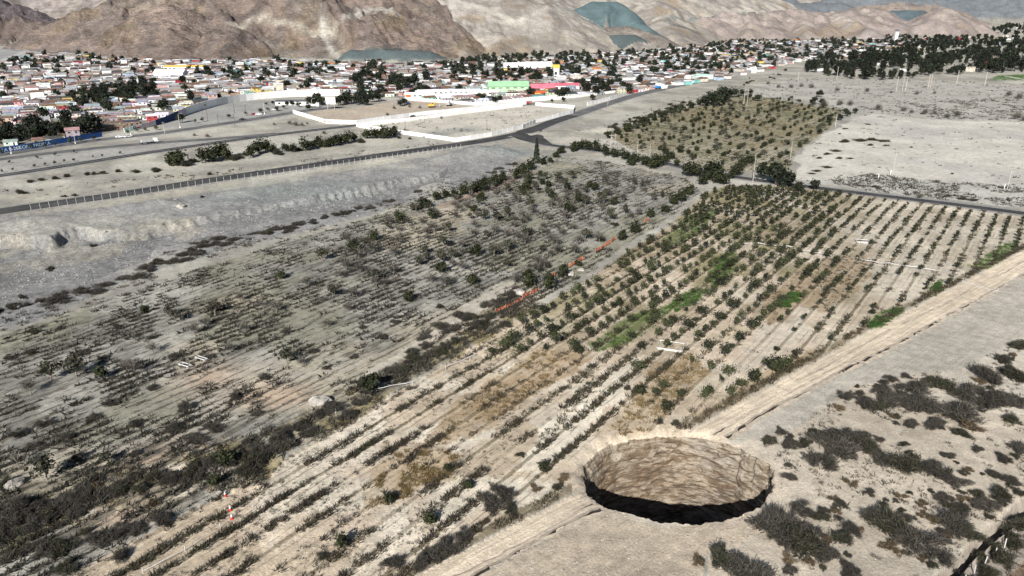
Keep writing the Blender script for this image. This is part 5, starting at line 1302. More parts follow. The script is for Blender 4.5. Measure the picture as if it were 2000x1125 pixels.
# cypress
def cypress():
    x, y = G1(1048, 320); g2 = np.random.default_rng(9)
    n = 1500; zz_ = g2.random(n) ** .8; a = g2.random(n) * 6.28
    rad = (1 - zz_) ** .75 * 1.9 * (.55 + .45 * g2.random(n)) * (1 + .18 * np.sin(zz_ * 40 + a * 2)) + .1
    C = np.stack([np.cos(a) * rad, np.sin(a) * rad, .4 + zz_ * 12.6], -1)
    V, F = cards(g2, C, np.stack([np.cos(a), np.sin(a), np.full(n, .5)], -1), .17, .34, .5)
    o = empty('cypress', (x, y, tz(x, y)), label='tall narrow dark cypress standing alone by the field corner', cat='tree')
    obj('trunk', trunk_mesh('cypress_trunk', g2, 'bark_brown', 9, .2, 3, .3, .8), o); obj('crown', mesh('cypress_crown', V, F, 'leaf_dark'), o)
cypress()
# dry trees and shrubs of the far flats, grove beyond
for x, y, s in [(1520, 172, .9), (1545, 172, 1.0), (1565, 170, 1.0), (1585, 172, 1.1), (1500, 165, .8), (1635, 178, 1.0), (1693, 180, 1.0), (1610, 208, 1.2), (1640, 206, 1.2), (1660, 206, 1.1), (1715, 215, 1.2), (1765, 218, 1.0), (1790, 185, .9), (1780, 222, .8), (1805, 224, 1.0), (1825, 224, .8), (1870, 228, 1.1), (1850, 230, .8), (1970, 188, 1.2), (1990, 192, 1.2), (1985, 233, 1.2), (2000, 236, 1.0), (1825, 184, .7), (1715, 370, .45), (1795, 388, .45), (1740, 182, .6)]:
    plant('bare', 'bare_tree', x, y, s * .85, 'tree', 'leafless trees on the far flats', 'leafless grey tree on the pale far flats', 'crop')
for x, y, s in [(1480, 198, .9), (1600, 190, .9), (1605, 205, .8), (1590, 202, .8), (1390, 205, 1.6), (1400, 208, 1.7), (1375, 208, 1.3), (1420, 200, 1.7), (1410, 195, 1.7), (1435, 190, 1.0), (1450, 188, .9), (1465, 186, .8), (1620, 240, .7), (1640, 235, .7), (1655, 228, .7), (1670, 222, .6), (1650, 222, .6), (1600, 262, .5)]:
    plant('dark', 'far_tree', x, y, s, 'tree', 'dark trees around the far orchard', 'dark leafy tree at the far orchard edge', 'crop')
used = []
GROVE = WP([(1560, 140), (1590, 128), (1640, 108), (1740, 92), (1900, 84), (2060, 84), (2060, 150), (1960, 148), (1880, 150), (1700, 158), (1640, 152)])
GROVE2 = WP([(1400, 88), (1520, 72), (1640, 68), (1760, 66), (1880, 62), (2060, 40), (2060, 84), (1860, 90), (1760, 92), (1640, 80), (1500, 82)])
P = visible(fill(GROVE, 3200)); P = P[np.argsort(np.hypot(P[:, 0], P[:, 1]) + rng.random(len(P)) * 90)]
far = []; n3 = 0
for p in P:
    if fbm(p[None, 0] / 45, p[None, 1] / 45, 511, 2)[0] < .40 or taken(p, used[-400:], 7.5) or hills(p[None, 0], p[None, 1])[1][0] >= 0: continue
    used.append(p)
    if n3 < 215:
        plant('grove' if rng.random() < .75 else 'dark', 'grove_tree', p[0], p[1], .7 + .95 * rng.random() ** 1.5, 'tree', 'trees of the dark grove', 'tall dark tree in the dense grove', 'crop', True); n3 += 1
    else: far.append(p)
def low_crown(i, mat_scale=1.0):
    cr_ = crown_mesh('far_crown', g, 'leaf_grove', (3.4, 3.3, 3.6), .8, 9, 90, .95, spread=.26)
    co = np.empty(len(cr_.vertices) * 3, np.float32); cr_.vertices.foreach_get('co', co); bpy.data.meshes.remove(cr_)
    return co.reshape(-1, 3), np.arange(len(co) // 3).reshape(-1, 4)
LOWC = [low_crown(i) for i in range(5)]
far = np.array(far)
P2 = visible(fill(GROVE2, 2600)); P2 = P2[fbm(P2[:, 0] / 60, P2[:, 1] / 60, 501, 3) > .42][:1100]
far = np.concatenate([far.reshape(-1, 2), P2]); far = far[hills(far[:, 0], far[:, 1])[1] < 0]
scatter('distant_trees', 'far wood of dark trees beyond the grove and up the valley', ('trees', 'leaf_grove'), LOWC, far, .7 + .6 * rng.random(len(far)))

# ------------------------------------------------------------------ the town
def house_meshes(w, d, h, kind, two=False):
    """walls with door and windows set in, and a sheet roof"""
    wl = MB()
    H_ = h * (1.9 if two else 1)
    if kind == 'gable':
        rise = .16 * d
        V = np.array([[-w/2, -d/2, -.4], [w/2, -d/2, -.4], [w/2, d/2, -.4], [-w/2, d/2, -.4], [-w/2, -d/2, H_], [w/2, -d/2, H_], [w/2, d/2, H_], [-w/2, d/2, H_], [-w/2, 0, H_ + rise], [w/2, 0, H_ + rise]])
        wl.add(V, [[0, 1, 5, 4], [2, 3, 7, 6], [1, 2, 6, 5], [3, 0, 4, 7]]); wl.add(V[[5, 6, 9, 9]] + [[0, 0, 0], [0, 0, 0], [0, .01, 0], [0, -.01, 0]], [[0, 1, 2, 3]]); wl.add(V[[7, 4, 8, 8]] + [[0, 0, 0], [0, 0, 0], [0, -.01, 0], [0, .01, 0]], [[0, 1, 2, 3]])
    else:
        wl.box((0, 0, H_ / 2 - .2), (w, d, H_ + .4))
    for lv in range(2 if two else 1):
        z0 = 1.5 + lv * h * .9
        for k in range(max(2, int(w / 3.2))):
            x = -w / 2 + (k + .5) * w / max(2, int(w / 3.2))
            if k == 1 and lv == 0: wl.box((x, -d / 2, 1.0), (1.0, .10, 2.0), m=1)
            else: wl.box((x, -d / 2, z0), (1.3, .10, 1.0), m=1)
        for y in (-d / 4, d / 4):
            wl.box((w / 2, y, z0), (.10, 1.2, 1.0), m=1); wl.box((-w / 2, y, z0), (.10, 1.2, 1.0), m=1)
    rf = MB()
    if kind == 'gable':
        e = .45; rise = .16 * d; s = rise / (d / 2)
        for sg in (-1, 1):
            a = np.array([[-w/2 - e, sg * (d/2 + e), H_ - e * s + .04], [w/2 + e, sg * (d/2 + e), H_ - e * s + .04], [w/2 + e, 0, H_ + rise + .04], [-w/2 - e, 0, H_ + rise + .04]])
            rf.add(np.concatenate([a, a + [0, 0, .10]]), [[0, 1, 2, 3], [4, 5, 6, 7], [0, 1, 5, 4], [1, 2, 6, 5], [3, 0, 4, 7]])
    elif kind == 'shed':
        rf.box((0, 0, H_ + .22), (w + .7, d + .8, .10), tilt=.045)
        rf.box((w * .22, d * .1, H_ + .62), (1.1, 1.1, .7))
    else:
        rf.box((0, 0, H_ + .06), (w - .3, d - .3, .10))
        for q in ((0, -d/2, w + .04, .2), (0, d/2, w + .04, .2)): rf.box((q[0], q[1], H_ + .2), (q[2], q[3], .42))
        for q in ((-w/2, 0, .2, d - .2), (w/2, 0, .2, d - .2)): rf.box((q[0], q[1], H_ + .2), (q[2], q[3], .42))
    return wl.mesh('house_walls', ['house_paint', 'glass_dark']), rf.mesh('house_roof', 'roof_sheet')
HOUSES = [house_meshes(9.5, 7.5, 2.7, 'gable'), house_meshes(11, 8, 2.7, 'gable'), house_meshes(8, 7, 2.6, 'gable'), house_meshes(13, 8, 2.8, 'gable'), house_meshes(9, 8, 2.7, 'shed'), house_meshes(12, 7, 2.8, 'shed'), house_meshes(10, 9, 3.0, 'flat'), house_meshes(8, 8, 2.9, 'gable', True), house_meshes(14, 7, 3.0, 'shed')]
WALLC = [('white', (.70, .69, .66), 34), ('cream', (.55, .50, .41), 16), ('grey', (.30, .29, .275), 16), ('pale blue', (.34, .43, .52), 5), ('pink', (.50, .31, .29), 5), ('red', (.34, .05, .055), 4), ('yellow', (.58, .45, .14), 4), ('turquoise', (.20, .46, .42), 2), ('brown', (.20, .14, .10), 11), ('orange', (.52, .22, .07), 2)]
WALLC_ = [('white', (.78, .77, .74), 34), ('cream', (.66, .60, .48), 16), ('grey', (.38, .37, .35), 12), ('pale blue', (.42, .55, .66), 6), ('pink', (.66, .38, .36), 6), ('red', (.42, .05, .06), 5), ('yellow', (.72, .55, .12), 5), ('turquoise', (.22, .55, .50), 3), ('brown', (.25, .17, .12), 9), ('orange', (.65, .26, .06), 3)]
ROOFC = [('grey metal', (.30, .30, .31), 30), ('white', (.66, .66, .66), 14), ('rusty brown', (.16, .095, .07), 20), ('dusty tan', (.28, .245, .21), 20), ('dull pink', (.34, .20, .18), 6), ('dark', (.06, .06, .065), 14)]
ROOFC_ = [('grey metal', (.42, .42, .43), 28), ('white', (.75, .75, .75), 24), ('rusty brown', (.22, .12, .085), 17), ('dusty tan', (.36, .31, .26), 18), ('dull pink', (.45, .26, .23), 8), ('dark', (.09, .09, .095), 9)]
def pickc(L):
    w = np.array([q[2] for q in L], float); return L[rng.choice(len(L), p=w / w.sum())]
TAZ = radians(62)
hu = np.array([sin(TAZ), cos(TAZ)]); hv = np.array([cos(TAZ), -sin(TAZ)])
pts = []
nacr = 0; vv_ = -1800.0; k = 0
while vv_ < 900:
    for u in np.arange(-500, 2200, 10.6):
        pts.append(hu * (u + rng.normal() * 1.2) + hv * (vv_ + rng.normal() * .9))
    k += 1; vv_ += 9.4 if k % 2 else 14.5
pts = np.array(pts)
pts = pts[inpoly(TOWN, pts[:, 0], pts[:, 1])]; pts = visible(pts, 15)
# trees of the town first: clumps
tc_ = []
CL = [([(180, 178), (300, 168), (306, 188), (240, 200), (140, 210), (140, 190)], 60), ([(0, 262), (120, 252), (190, 240), (200, 262), (110, 272), (0, 286)], 46), ([(690, 152), (760, 150), (830, 168), (830, 190), (760, 196), (690, 206), (664, 202)], 60), ([(700, 128), (750, 126), (752, 150), (700, 150)], 18),
      ([(900, 118), (1000, 106), (1160, 104), (1180, 125), (1110, 150), (1030, 168), (950, 160), (900, 150)], 170), ([(1160, 104), (1300, 96), (1370, 86), (1440, 84), (1440, 130), (1340, 150), (1200, 160), (1180, 130)], 170), ([(30, 118), (95, 118), (92, 138), (30, 140)], 22), ([(240, 105), (330, 112), (330, 122), (240, 120)], 22),
      ([(400, 140), (480, 142), (470, 162), (400, 160)], 16), ([(0, 130), (15, 128), (12, 150), (0, 150)], 6), ([(540, 132), (660, 132), (650, 150), (540, 150)], 26), ([(1120, 168), (1200, 160), (1240, 175), (1130, 186)], 14), ([(1440, 84), (1560, 78), (1700, 74), (1700, 100), (1600, 118), (1440, 128)], 150), ([(840, 130), (930, 124), (930, 170), (850, 170)], 30)]
for poly, n in CL:
    P = fill(WP(poly), n * 12)
    keepn = 0
    for p in P:
        if keepn >= n: break
        if taken(p, tc_[-200:], 4.2): continue
        tc_.append(p); keepn += 1
P = fill(TOWN, 2500); P = visible(P, 5); P = P[rng.random(len(P)) < .55]
tc_ += list(P)
tc_ = np.array(tc_)
keep_out = [G1(q[0], q[1]) for q in ((990, 178), (970, 180), (1010, 176), (1060, 176), (1085, 176), (1110, 174), (820, 190), (860, 192), (900, 190), (940, 188), (880, 184), (920, 181), (850, 184), (575, 203), (600, 200), (550, 203), (1370, 156), (1345, 160), (1020, 130), (1050, 132))]
def clear_of(p, d): return all((p[0] - q[0]) ** 2 + (p[1] - q[1]) ** 2 > d * d for q in keep_out)
tc_ = tc_[hills(tc_[:, 0], tc_[:, 1])[1] < 0]; tc_ = np.array([p for p in tc_ if clear_of(p, 9)])
ordt = np.argsort(np.hypot(tc_[:, 0], tc_[:, 1]))
near_t = set(ordt[:285].tolist())
LMT = {0: 'blue', 1: 'mural', 2: 'exc', 3: 'green', 4: 'pink', 5: 'bluetarp'}
def town_lm(x, y):
    best = min(('blue', 'mural', 'exc', 'green', 'pink', 'bluetarp'), key=lambda q: (LM[q][1][0] - x) ** 2 + (LM[q][1][1] - y) ** 2); return best
farT = []
for i, p in enumerate(tc_):
    if i in near_t: plant('dark' if rng.random() < .8 else 'grove', 'town_tree', p[0], p[1], (.75 + .5 * rng.random()), 'tree', 'trees between the houses', 'dark leafy tree between town houses', town_lm(*p), True)
    else: farT.append(p)
farT = np.array(farT)
scatter('distant_town_trees', 'far dark trees between the distant houses', ('trees', 'leaf_grove'), LOWC, farT, .7 + .45 * rng.random(len(farT)))
cell = {}
for p in tc_: cell.setdefault((int(p[0] // 12), int(p[1] // 12)), []).append(p)
def near_tree(p, d):
    a, b_ = int(p[0] // 12), int(p[1] // 12)
    return any((q[0] - p[0]) ** 2 + (q[1] - p[1]) ** 2 < d * d for i in (-1, 0, 1) for j in (-1, 0, 1) for q in cell.get((a + i, b_ + j), ()))
pts = pts[hills(pts[:, 0], pts[:, 1])[1] < 0]; pts = np.array([p for p in pts if rng.random() < .94 and not near_tree(p, 3.8) and clear_of(p, 13)])
gp_h = [p for p in np.concatenate([fill(GROVE, 200)[:40], fill(GROVE2, 300)[:60]]) if hills(p[None, 0], p[None, 1])[1][0] < 0]
gp_h = visible(np.array(gp_h), 5)
pts = np.concatenate([pts, gp_h]); pts = pts[np.argsort(np.hypot(pts[:, 0], pts[:, 1]))]
for p in pts[:292]:
    wn2, wc, _ = pickc(WALLC); rn2, rc_, _ = pickc(ROOFC)
    wm, rm = HOUSES[rng.integers(len(HOUSES))]
    rz = pi / 2 - TAZ + (pi / 2 if rng.random() < .25 else 0) + rng.normal() * .04
    while rz > pi / 4: rz -= pi / 2
    o = empty('house', (p[0], p[1], tz(*p)), rz, .72 + .22 * rng.random(), cat='house', group='houses of the town')
    a = obj('wall', wm, o); a.color = (*[c * (.85 + .2 * rng.random()) for c in wc], 1)
    a = obj('roof', rm, o); a.color = (*[c * (.8 + .3 * rng.random()) for c in rc_], 1)
    note(o, f'{wn2} house under {rn2} roof', town_lm(*p))
# the rest of the town as one mass
fp_ = pts[292:]
Vs, Cs = [], []
zf = terrain(fp_[:, 0], fp_[:, 1])
for p, z in zip(fp_, zf):
    w, d, h = 6 + 5 * rng.random(), 5.5 + 2 * rng.random(), 2.6 + .6 * rng.random() + (2.4 if rng.random() < .08 else 0)
    rz = pi / 2 - TAZ + (pi / 2 if rng.random() < .25 else 0) + rng.normal() * .05
    wc = np.array(pickc(WALLC)[1]) * (.85 + .2 * rng.random()); rc_ = np.array(pickc(ROOFC)[1]) * (.8 + .3 * rng.random())
    q = np.array([[-w/2, -d/2, -.5], [w/2, -d/2, -.5], [w/2, d/2, -.5], [-w/2, d/2, -.5], [-w/2, -d/2, h], [w/2, -d/2, h], [w/2, d/2, h], [-w/2, d/2, h]])
    e = .4; ri = .16 * d
    f = np.array([[-w/2 - e, -d/2 - e, h], [w/2 + e, -d/2 - e, h], [w/2 + e, 0, h + ri], [-w/2 - e, 0, h + ri], [-w/2 - e, d/2 + e, h], [w/2 + e, d/2 + e, h]])
    allv = np.concatenate([q[[0, 1, 5, 4]], q[[1, 2, 6, 5]], q[[2, 3, 7, 6]], q[[3, 0, 4, 7]], f[[0, 1, 2, 3]], f[[3, 2, 5, 4]]])
    allv = np.stack([allv[:, 0] * cos(rz) - allv[:, 1] * sin(rz) + p[0], allv[:, 0] * sin(rz) + allv[:, 1] * cos(rz) + p[1], allv[:, 2] + z], -1)
    Vs.append(allv); Cs.append(np.concatenate([np.tile(wc, (16, 1)), np.tile(rc_, (8, 1))]))
V = np.concatenate(Vs)
tag(obj('distant_houses', mesh('distant_houses', V, np.arange(len(V)).reshape(-1, 4), 'far_house_paint', cols={'Col': np.concatenate(Cs)})), label='far packed houses of the town below the hills', cat='houses', kind='stuff')

# ------------------------------------------------------------------ single buildings
def hall(name, label, cat, px, py, rz, w, d, h, rise, wm, rm, extra=None):
    x, y = G1(px, py); o = empty(name, (x, y, tz(x, y)), rz, label=label, cat=cat)
    mb = MB(); q = np.array([[-w/2, -d/2, -.5], [w/2, -d/2, -.5], [w/2, d/2, -.5], [-w/2, d/2, -.5], [-w/2, -d/2, h], [w/2, -d/2, h], [w/2, d/2, h], [-w/2, d/2, h], [-w/2, 0, h + rise], [w/2, 0, h + rise]])
    mb.add(q, [[0, 1, 5, 4], [1, 2, 6, 5], [2, 3, 7, 6], [3, 0, 4, 7]])
    mb.add(np.concatenate([q[[5, 6, 9]], q[[9]] + [0, -.05, 0]]), [[0, 1, 2, 3]]); mb.add(np.concatenate([q[[7, 4, 8]], q[[8]] + [0, .05, 0]]), [[0, 1, 2, 3]])
    obj('wall', mb.mesh(name + '_wall', wm), o)
    rf = MB(); e = .6; s = rise / (d / 2) if d else 0
    for sg in (-1, 1):
        a = np.array([[-w/2 - e, sg * (d/2 + e), h - e * s + .05], [w/2 + e, sg * (d/2 + e), h - e * s + .05], [w/2 + e, 0, h + rise + .05], [-w/2 - e, 0, h + rise + .05]])
        rf.add(np.concatenate([a, a + [0, 0, .16]]), [[0, 1, 2, 3], [4, 5, 6, 7], [0, 1, 5, 4], [1, 2, 6, 5], [3, 0, 4, 7]])
    ro = obj('roof', rf.mesh(name + '_roof', rm), o)
    return o
def opening(o, x, y, z, w, h, nm='window', mat='glass_dark', side=False):
    mb = MB(); mb.box((x, y, z), (.12, w, h) if side else (w, .12, h)); obj(nm, mb.mesh(nm, mat), o)
o = hall('warehouse', 'long pale green gabled warehouse among white roofs', 'warehouse', 992, 180, .12, 36, 17, 6, 3.6, 'green_wall', 'green_roof')
opening(o, 18, 0, 6.2, 2.2, 2.2, side=True); opening(o, 18, -3.5, 1.6, 3.4, 3.2, 'door', side=True); opening(o, 18, 3.5, 3.2, 6, .7, side=True)
for k in range(5): opening(o, -14 + 6.5 * k, -8.5, 4.6, 3.2, .7)
o = hall('community_hall', 'low white hall under a wide pink-red roof', 'hall', 1058, 178, .1, 22, 14, 3.4, 3.0, 'white_paint', 'pink_roof')
for k in range(4): opening(o, -8 + 5 * k, -7, 1.6, 2.6, 1.6)
o = hall('community_hall', 'white hall with dark openings under pink roof beside big tree', 'hall', 1098, 175, .1, 30, 11, 4.2, 1.6, 'white_paint', 'pink_roof')
for k in range(5): opening(o, -12 + 5.6 * k, -5.5, 2.0, 3.6, 1.9)
o = hall('market_stand', 'small bright orange-roofed stand before the pink hall', 'stand', 1056, 186, .1, 16, 5, 2.6, .8, 'orange_paint', 'orange_paint')
opening(o, -3, -2.5, 1.2, 5, 1.8, 'shutter', 'yellow_paint'); opening(o, 4, -2.5, 1.2, 3, 1.8, 'shutter', 'dark_red')
names = [(820, 190, 24, 'first'), (862, 193, 26, 'second'), (905, 191, 28, 'third'), (846, 184, 30, 'fourth'), (900, 183, 34, 'fifth'), (945, 186, 24, 'sixth')]
ends = ['orange_paint', 'blue_tarp', 'yellow_paint', 'red_paint', 'mint_paint', 'blue_paint']
lbl = ['with orange end bay near parked machines', 'with blue bay in the front rank', 'with yellow bay facing the white wall', 'with red bay in the rear rank', 'with mint bay beside the green warehouse', 'with royal blue bay nearest the pink roof']
for (px, py, w, nn), e_, lb in zip(names, ends, lbl):
    o = hall('school_block', 'low white classroom block ' + lb, 'school block', px, py, .08, w, 8, 2.9, 1.1, 'white_paint', 'white_paint')
    opening(o, -w / 2 + 2.5, -4, 1.4, 4.4, 2.6, 'bay', e_)
    for k in range(int(w / 5) - 1): opening(o, -w / 2 + 8 + 4.6 * k, -4, 1.6, 2.4, 1.1)
o = hall('farmhouse', 'white house with long dark flat roof by the avenue', 'house', 584, 204, .05, 34, 10, 3.0, .6, 'white_paint', 'roof_dark')
for k in range(6): opening(o, -14 + 5.4 * k, -5, 1.5, 1.9, 1.5)
o = hall('white_shed', 'white roofed shed half hidden behind dark trees', 'shed', 1012, 138, .1, 34, 18, 6, 3, 'white_paint', 'white_paint'); opening(o, -6, -9, 2.2, 8, 4, 'door')
o = hall('white_shed', 'white gabled shed with dark opening behind dark trees', 'shed', 1052, 138, .1, 30, 16, 6, 4, 'white_paint', 'white_paint'); opening(o, 6, -8, 2.6, 9, 4.6, 'door')
o = hall('shop', 'mint green shop at the end of the riverside road', 'shop', 1372, 154, .25, 20, 9, 4.4, .5, 'mint_paint', 'mint_paint'); opening(o, -4, -4.5, 1.5, 4, 2.6, 'door')
o = hall('blue_shed', 'bright blue shed far up the valley', 'shed', 1878, 30, .1, 55, 30, 18, 5, 'blue_tarp', 'blue_tarp')
o = hall('chapel', 'narrow pale yellow chapel tower above dark trees', 'chapel', 1085, 152, .05, 7, 6, 11, 2.5, 'white_paint', 'yellow_paint'); opening(o, 0, -3, 5, 2.4, 3.4)
o = hall('church_tower', 'slender white church tower in the far grove', 'tower', 1748, 84, .0, 5, 5, 21, 3, 'white_paint', 'roof_dark'); opening(o, 0, -2.5, 16, 1.4, 2.6)
o = hall('sports_hall', 'long pale lemon building with window row amid white roofs', 'hall', 362, 138, .08, 46, 10, 5, 1.2, 'white_paint', 'yellow_paint')
for k in range(10): opening(o, -20 + 4.4 * k, -5, 3.2, 2.2, 1.1)
o = hall('sports_hall', 'large white hall beside bright green canopy', 'hall', 335, 152, .08, 30, 16, 6, 2.5, 'white_paint', 'white_paint'); opening(o, 5, -8, 2, 5, 3.4, 'door')
o = hall('blue_hall', 'pale blue hall near the foot of the hills', 'hall', 655, 140, .06, 24, 12, 6, 1.5, 'white_paint', 'metal_grey'); opening(o, 0, -6, 3, 12, 2.5)
o = hall('yellow_house', 'long pale yellow house behind roadside trees', 'house', 100, 262, .35, 17, 8, 3.4, 1.3, 'yellow_paint', 'yellow_paint'); opening(o, 2, -4, 1.5, 2, 1.4)

# ------------------------------------------------------------------ walls
UNIT = {}
def unit_box(mat):
    if mat not in UNIT:
        mb = MB(); mb.box((0, 0, .5), (1, 1, 1)); UNIT[mat] = mb.mesh('panel', mat)
    return UNIT[mat]
def wall(name, label, px, h, mats, step=6.0, thick=.22, h_end=None, pil=True, cat='wall', smooth=False):
    line = WP(px)
    p = smooth_line(line, step) if smooth else np.concatenate([resample(line[i:i + 2], step)[:(None if i == len(line) - 2 else -1)] for i in range(len(line) - 1)])
    x0, y0 = p[0]; o = empty(name, (x0, y0, 0), label=label, cat=cat)
    zz_ = terrain(p[:, 0], p[:, 1]); n = len(p) - 1
    for i in range(n):
        a, b_ = p[i], p[i + 1]; L = np.hypot(*(b_ - a)); rz = math.atan2(b_[1] - a[1], b_[0] - a[0])
        m_ = mats if isinstance(mats, str) else mats[min(len(mats) - 1, int(i / n * len(mats)))]
        hh_ = h if h_end is None else h + (h_end - h) * min(1, i / n * 3)
        c = (a + b_) / 2 - p[0]
        obj('panel', unit_box(m_), o, (c[0], c[1], min(zz_[i], zz_[i + 1]) - .3), rz, (L - .02, thick, hh_ + .3))
        if pil: obj('pillar', unit_box(m_), o, (a[0] - x0, a[1] - y0, zz_[i] - .3), rz, (.35, thick + .14, hh_ + .42))
    return o, p, zz_
wall('white_wall', 'white wall along the machine yard side of the highway', [(573, 222), (637, 241), (697, 243), (800, 228), (891, 219), (1028, 205)], 2.6, 'white_concrete')
wall('white_wall', 'white wall closing the empty plot along the highway', [(697, 248), (800, 236), (891, 224), (1021, 208)], 2.4, 'white_concrete')
wall('white_wall', 'white wall closing the empty plot on its scrub side', [(697, 248), (800, 264), (891, 277)], 2.2, 'white_concrete')
wall('white_wall', 'white wall curving beside the dark road bend', [(891, 277), (960, 266), (1021, 251), (1046, 240), (1090, 231), (1119, 224), (1122, 212), (1046, 206)], 2.5, 'white_concrete')
wall('white_wall', 'short white wall along the riverside road', [(1147, 207), (1190, 197), (1221, 187)], 2.8, 'white_concrete')
wall('white_wall', 'white wall in front of the classroom blocks', [(790, 195), (870, 201), (934, 206)], 2.2, 'white_concrete')
wall('white_wall', 'white wall in front of the orange stand', [(934, 206), (1010, 199), (1088, 192)], 2.6, 'white_concrete')
wall('white_wall', 'long white wall beyond the fenced lot', [(1040, 199), (1110, 192), (1200, 182)], 2.2, 'white_concrete')
o, wp_, wz_ = wall('mural_wall', 'tall curved retaining wall painted mint, navy and white', [(243, 258), (277, 252), (300, 247), (330, 238), (355, 227), (385, 217), (420, 207), (450, 201), (490, 195), (540, 191), (600, 187), (665, 188)], 2.6,
     ['mint_paint', 'lilac_paint', 'navy_paint', 'navy_paint', 'navy_paint', 'lilac_paint', 'white_concrete'] + ['white_concrete'] * 13, step=7.0, thick=.5, h_end=5.6, pil=False, smooth=True)
# flag and lettering on the mural wall
def on_wall(o, p, z, i, t_, u, w, h, mat, nm='painting', tk=.03):
    a, b_ = p[i], p[i + 1]; rz = math.atan2(b_[1] - a[1], b_[0] - a[0]); c = a + (b_ - a) * t_
    nrm = np.array([sin(rz), -cos(rz)])
    c = c + nrm * .29 - p[0]
    return obj(nm, unit_box(mat), o, (c[0], c[1], z[i] + u), rz, (w, tk, h))
on_wall(o, wp_, wz_, 1, .15, .9, 2.0, 1.9, 'blue_paint'); on_wall(o, wp_, wz_, 1, .15, 1.6, .7, .7, 'white_paint', 'star', .06); on_wall(o, wp_, wz_, 1, .62, 1.8, 3.6, .9, 'white_paint'); on_wall(o, wp_, wz_, 1, .62, .9, 3.6, .85, 'red_paint')
def lettering(o, base, rz, txt, size, mat, z):
    cu = bpy.data.curves.new('lettering', 'FONT'); cu.body = txt; cu.size = size; cu.extrude = .02; cu.align_x = 'CENTER'
    tmp = bpy.data.objects.new('lettering', cu); COL.objects.link(tmp)
    me = bpy.data.meshes.new_from_object(tmp.evaluated_get(bpy.context.evaluated_depsgraph_get()))
    bpy.data.objects.remove(tmp); me.materials.clear(); me.materials.append(MATS[mat])
    q = obj('lettering', me, o, (base[0], base[1], z), 0); q.rotation_euler = (pi / 2, 0, rz); return q
def letter_on(o, p, z, i, t_, u, txt, size, mat, off=.16):
    a, b_ = p[i], p[i + 1]; rz = math.atan2(b_[1] - a[1], b_[0] - a[0]); c = a + (b_ - a) * t_ + np.array([sin(rz), -cos(rz)]) * off - p[0]
    return lettering(o, c, rz, txt, size, mat, z[i] + u)
ni = len(wp_) - 1
letter_on(o, wp_, wz_, int(ni * .30), .5, 1.4, 'XXXM', 3.0, 'lilac_paint', .30); letter_on(o, wp_, wz_, int(ni * .43), .5, 1.6, 'PM', 2.8, 'dark_red', .30)
o, bp_, bz_ = wall('blue_wall', 'long royal blue wall with painted white lettering by the avenue', [(-40, 306), (0, 300), (60, 291), (120, 281), (200, 267)], 2.9, 'blue_paint', step=5.0, thick=.2, pil=False)
nb_ = len(bp_) - 1
def at_px(px): 
    q = np.array(G1(px, 300 - px * .165)); return int(np.argmin(np.hypot(*(bp_[:-1] - q).T)))
for px, txt, mt, sz in ((2, 'LA', 'mint_paint', 2.4), (22, 'B-263', 'white_paint', 2.5), (47, 'COPA', 'mint_paint', 2.5), (73, 'PADILLA', 'mint_paint', 2.5)):
    letter_on(o, bp_, bz_, at_px(px), .5, .5, txt, sz, mt, .13)
o, gp_, gz_ = wall('graffiti_wall', 'dark red wall with white graffiti beside the mint shop', [(1340, 164), (1360, 160)], 2.8, 'dark_red', pil=False)
letter_on(o, gp_, gz_, len(gp_) // 2 - 1, .6, .4, '24N', 2.6, 'white_paint')
# red scrawl on the white wall by the yard
wo = [q for q in bpy.data.objects if q.get('label') == 'white wall along the machine yard side of the highway'][0]
wl = WP([(637, 241), (660, 242)]); rz = math.atan2(wl[1][1] - wl[0][1], wl[1][0] - wl[0][0]); q = wl[0] + (wl[1] - wl[0]) * .15 + np.array([sin(rz), -cos(rz)]) * .2 - np.array(wo.location[:2])
lettering(wo, q, rz, 'PIHA', 2.6, 'red_paint', tz(*wl[0]) + .4)

# ------------------------------------------------------------------ fences
def post_mesh(nm, h, r, mat, bent=False):
    mb = MB(); mb.box((0, 0, h / 2 - .15), (r * 2, r * 2, h + .3))
    if bent: mb.box((.0, -.16, h + .12), (r * 1.6, .42, r * 1.6))
    return mb.mesh(nm, mat)
def fence(name, label, px, step, h, r, mat, off=0.0, wires=(.5, .95, 1.4), bent=False, lean=0.0, wm='metal_grey'):
    p = resample(smooth_line(WP(px), 5), step)
    d = np.gradient(p, axis=0); d /= np.linalg.norm(d, axis=1)[:, None]; p = p + np.stack([d[:, 1], -d[:, 0]], -1) * off
    zz_ = terrain(p[:, 0], p[:, 1]); o = empty(name, (p[0][0], p[0][1], 0), label=label, cat='fence')
    pm = post_mesh('post', h, r, mat, bent)
    for i in range(len(p)):
        q = obj('post', pm, o, (p[i][0] - p[0][0], p[i][1] - p[0][1], zz_[i]), math.atan2(d[i][1], d[i][0]))
        if lean: q.rotation_euler = (rng.normal() * lean, rng.normal() * lean, rng.random() * 6)
    for w in wires:
        mb = MB(); mb.tube(np.stack([p[:, 0] - p[0][0], p[:, 1] - p[0][1], zz_ + w], -1), .012, 3); obj('wire', mb.mesh('wire', wm), o)
    return o
fence('roadside_fence', 'white concrete post fence along the dark embankment road', [(62, 415), (250, 388), (400, 364), (560, 341), (700, 320), (860, 297), (900, 291)], 3.1, 2.2, .05, 'post_concrete', bent=True)
fence('field_fence', 'leaning dark wooden posts along the edge of the fallow field', [(-20, 705), (0, 697), (60, 672), (180, 640), (330, 590), (480, 530), (560, 500), (700, 455), (830, 412)], 3.6, 1.5, .07, 'pole_dark', lean=.18, wires=(.6, 1.1))
fence('track_fence', 'pale fence posts beyond the dark ditch', [(1885, 1128), (1920, 1098), (1950, 1068), (1990, 1035), (2040, 1000)], 3.2, 1.6, .06, 'post_concrete', wires=(), lean=.06)
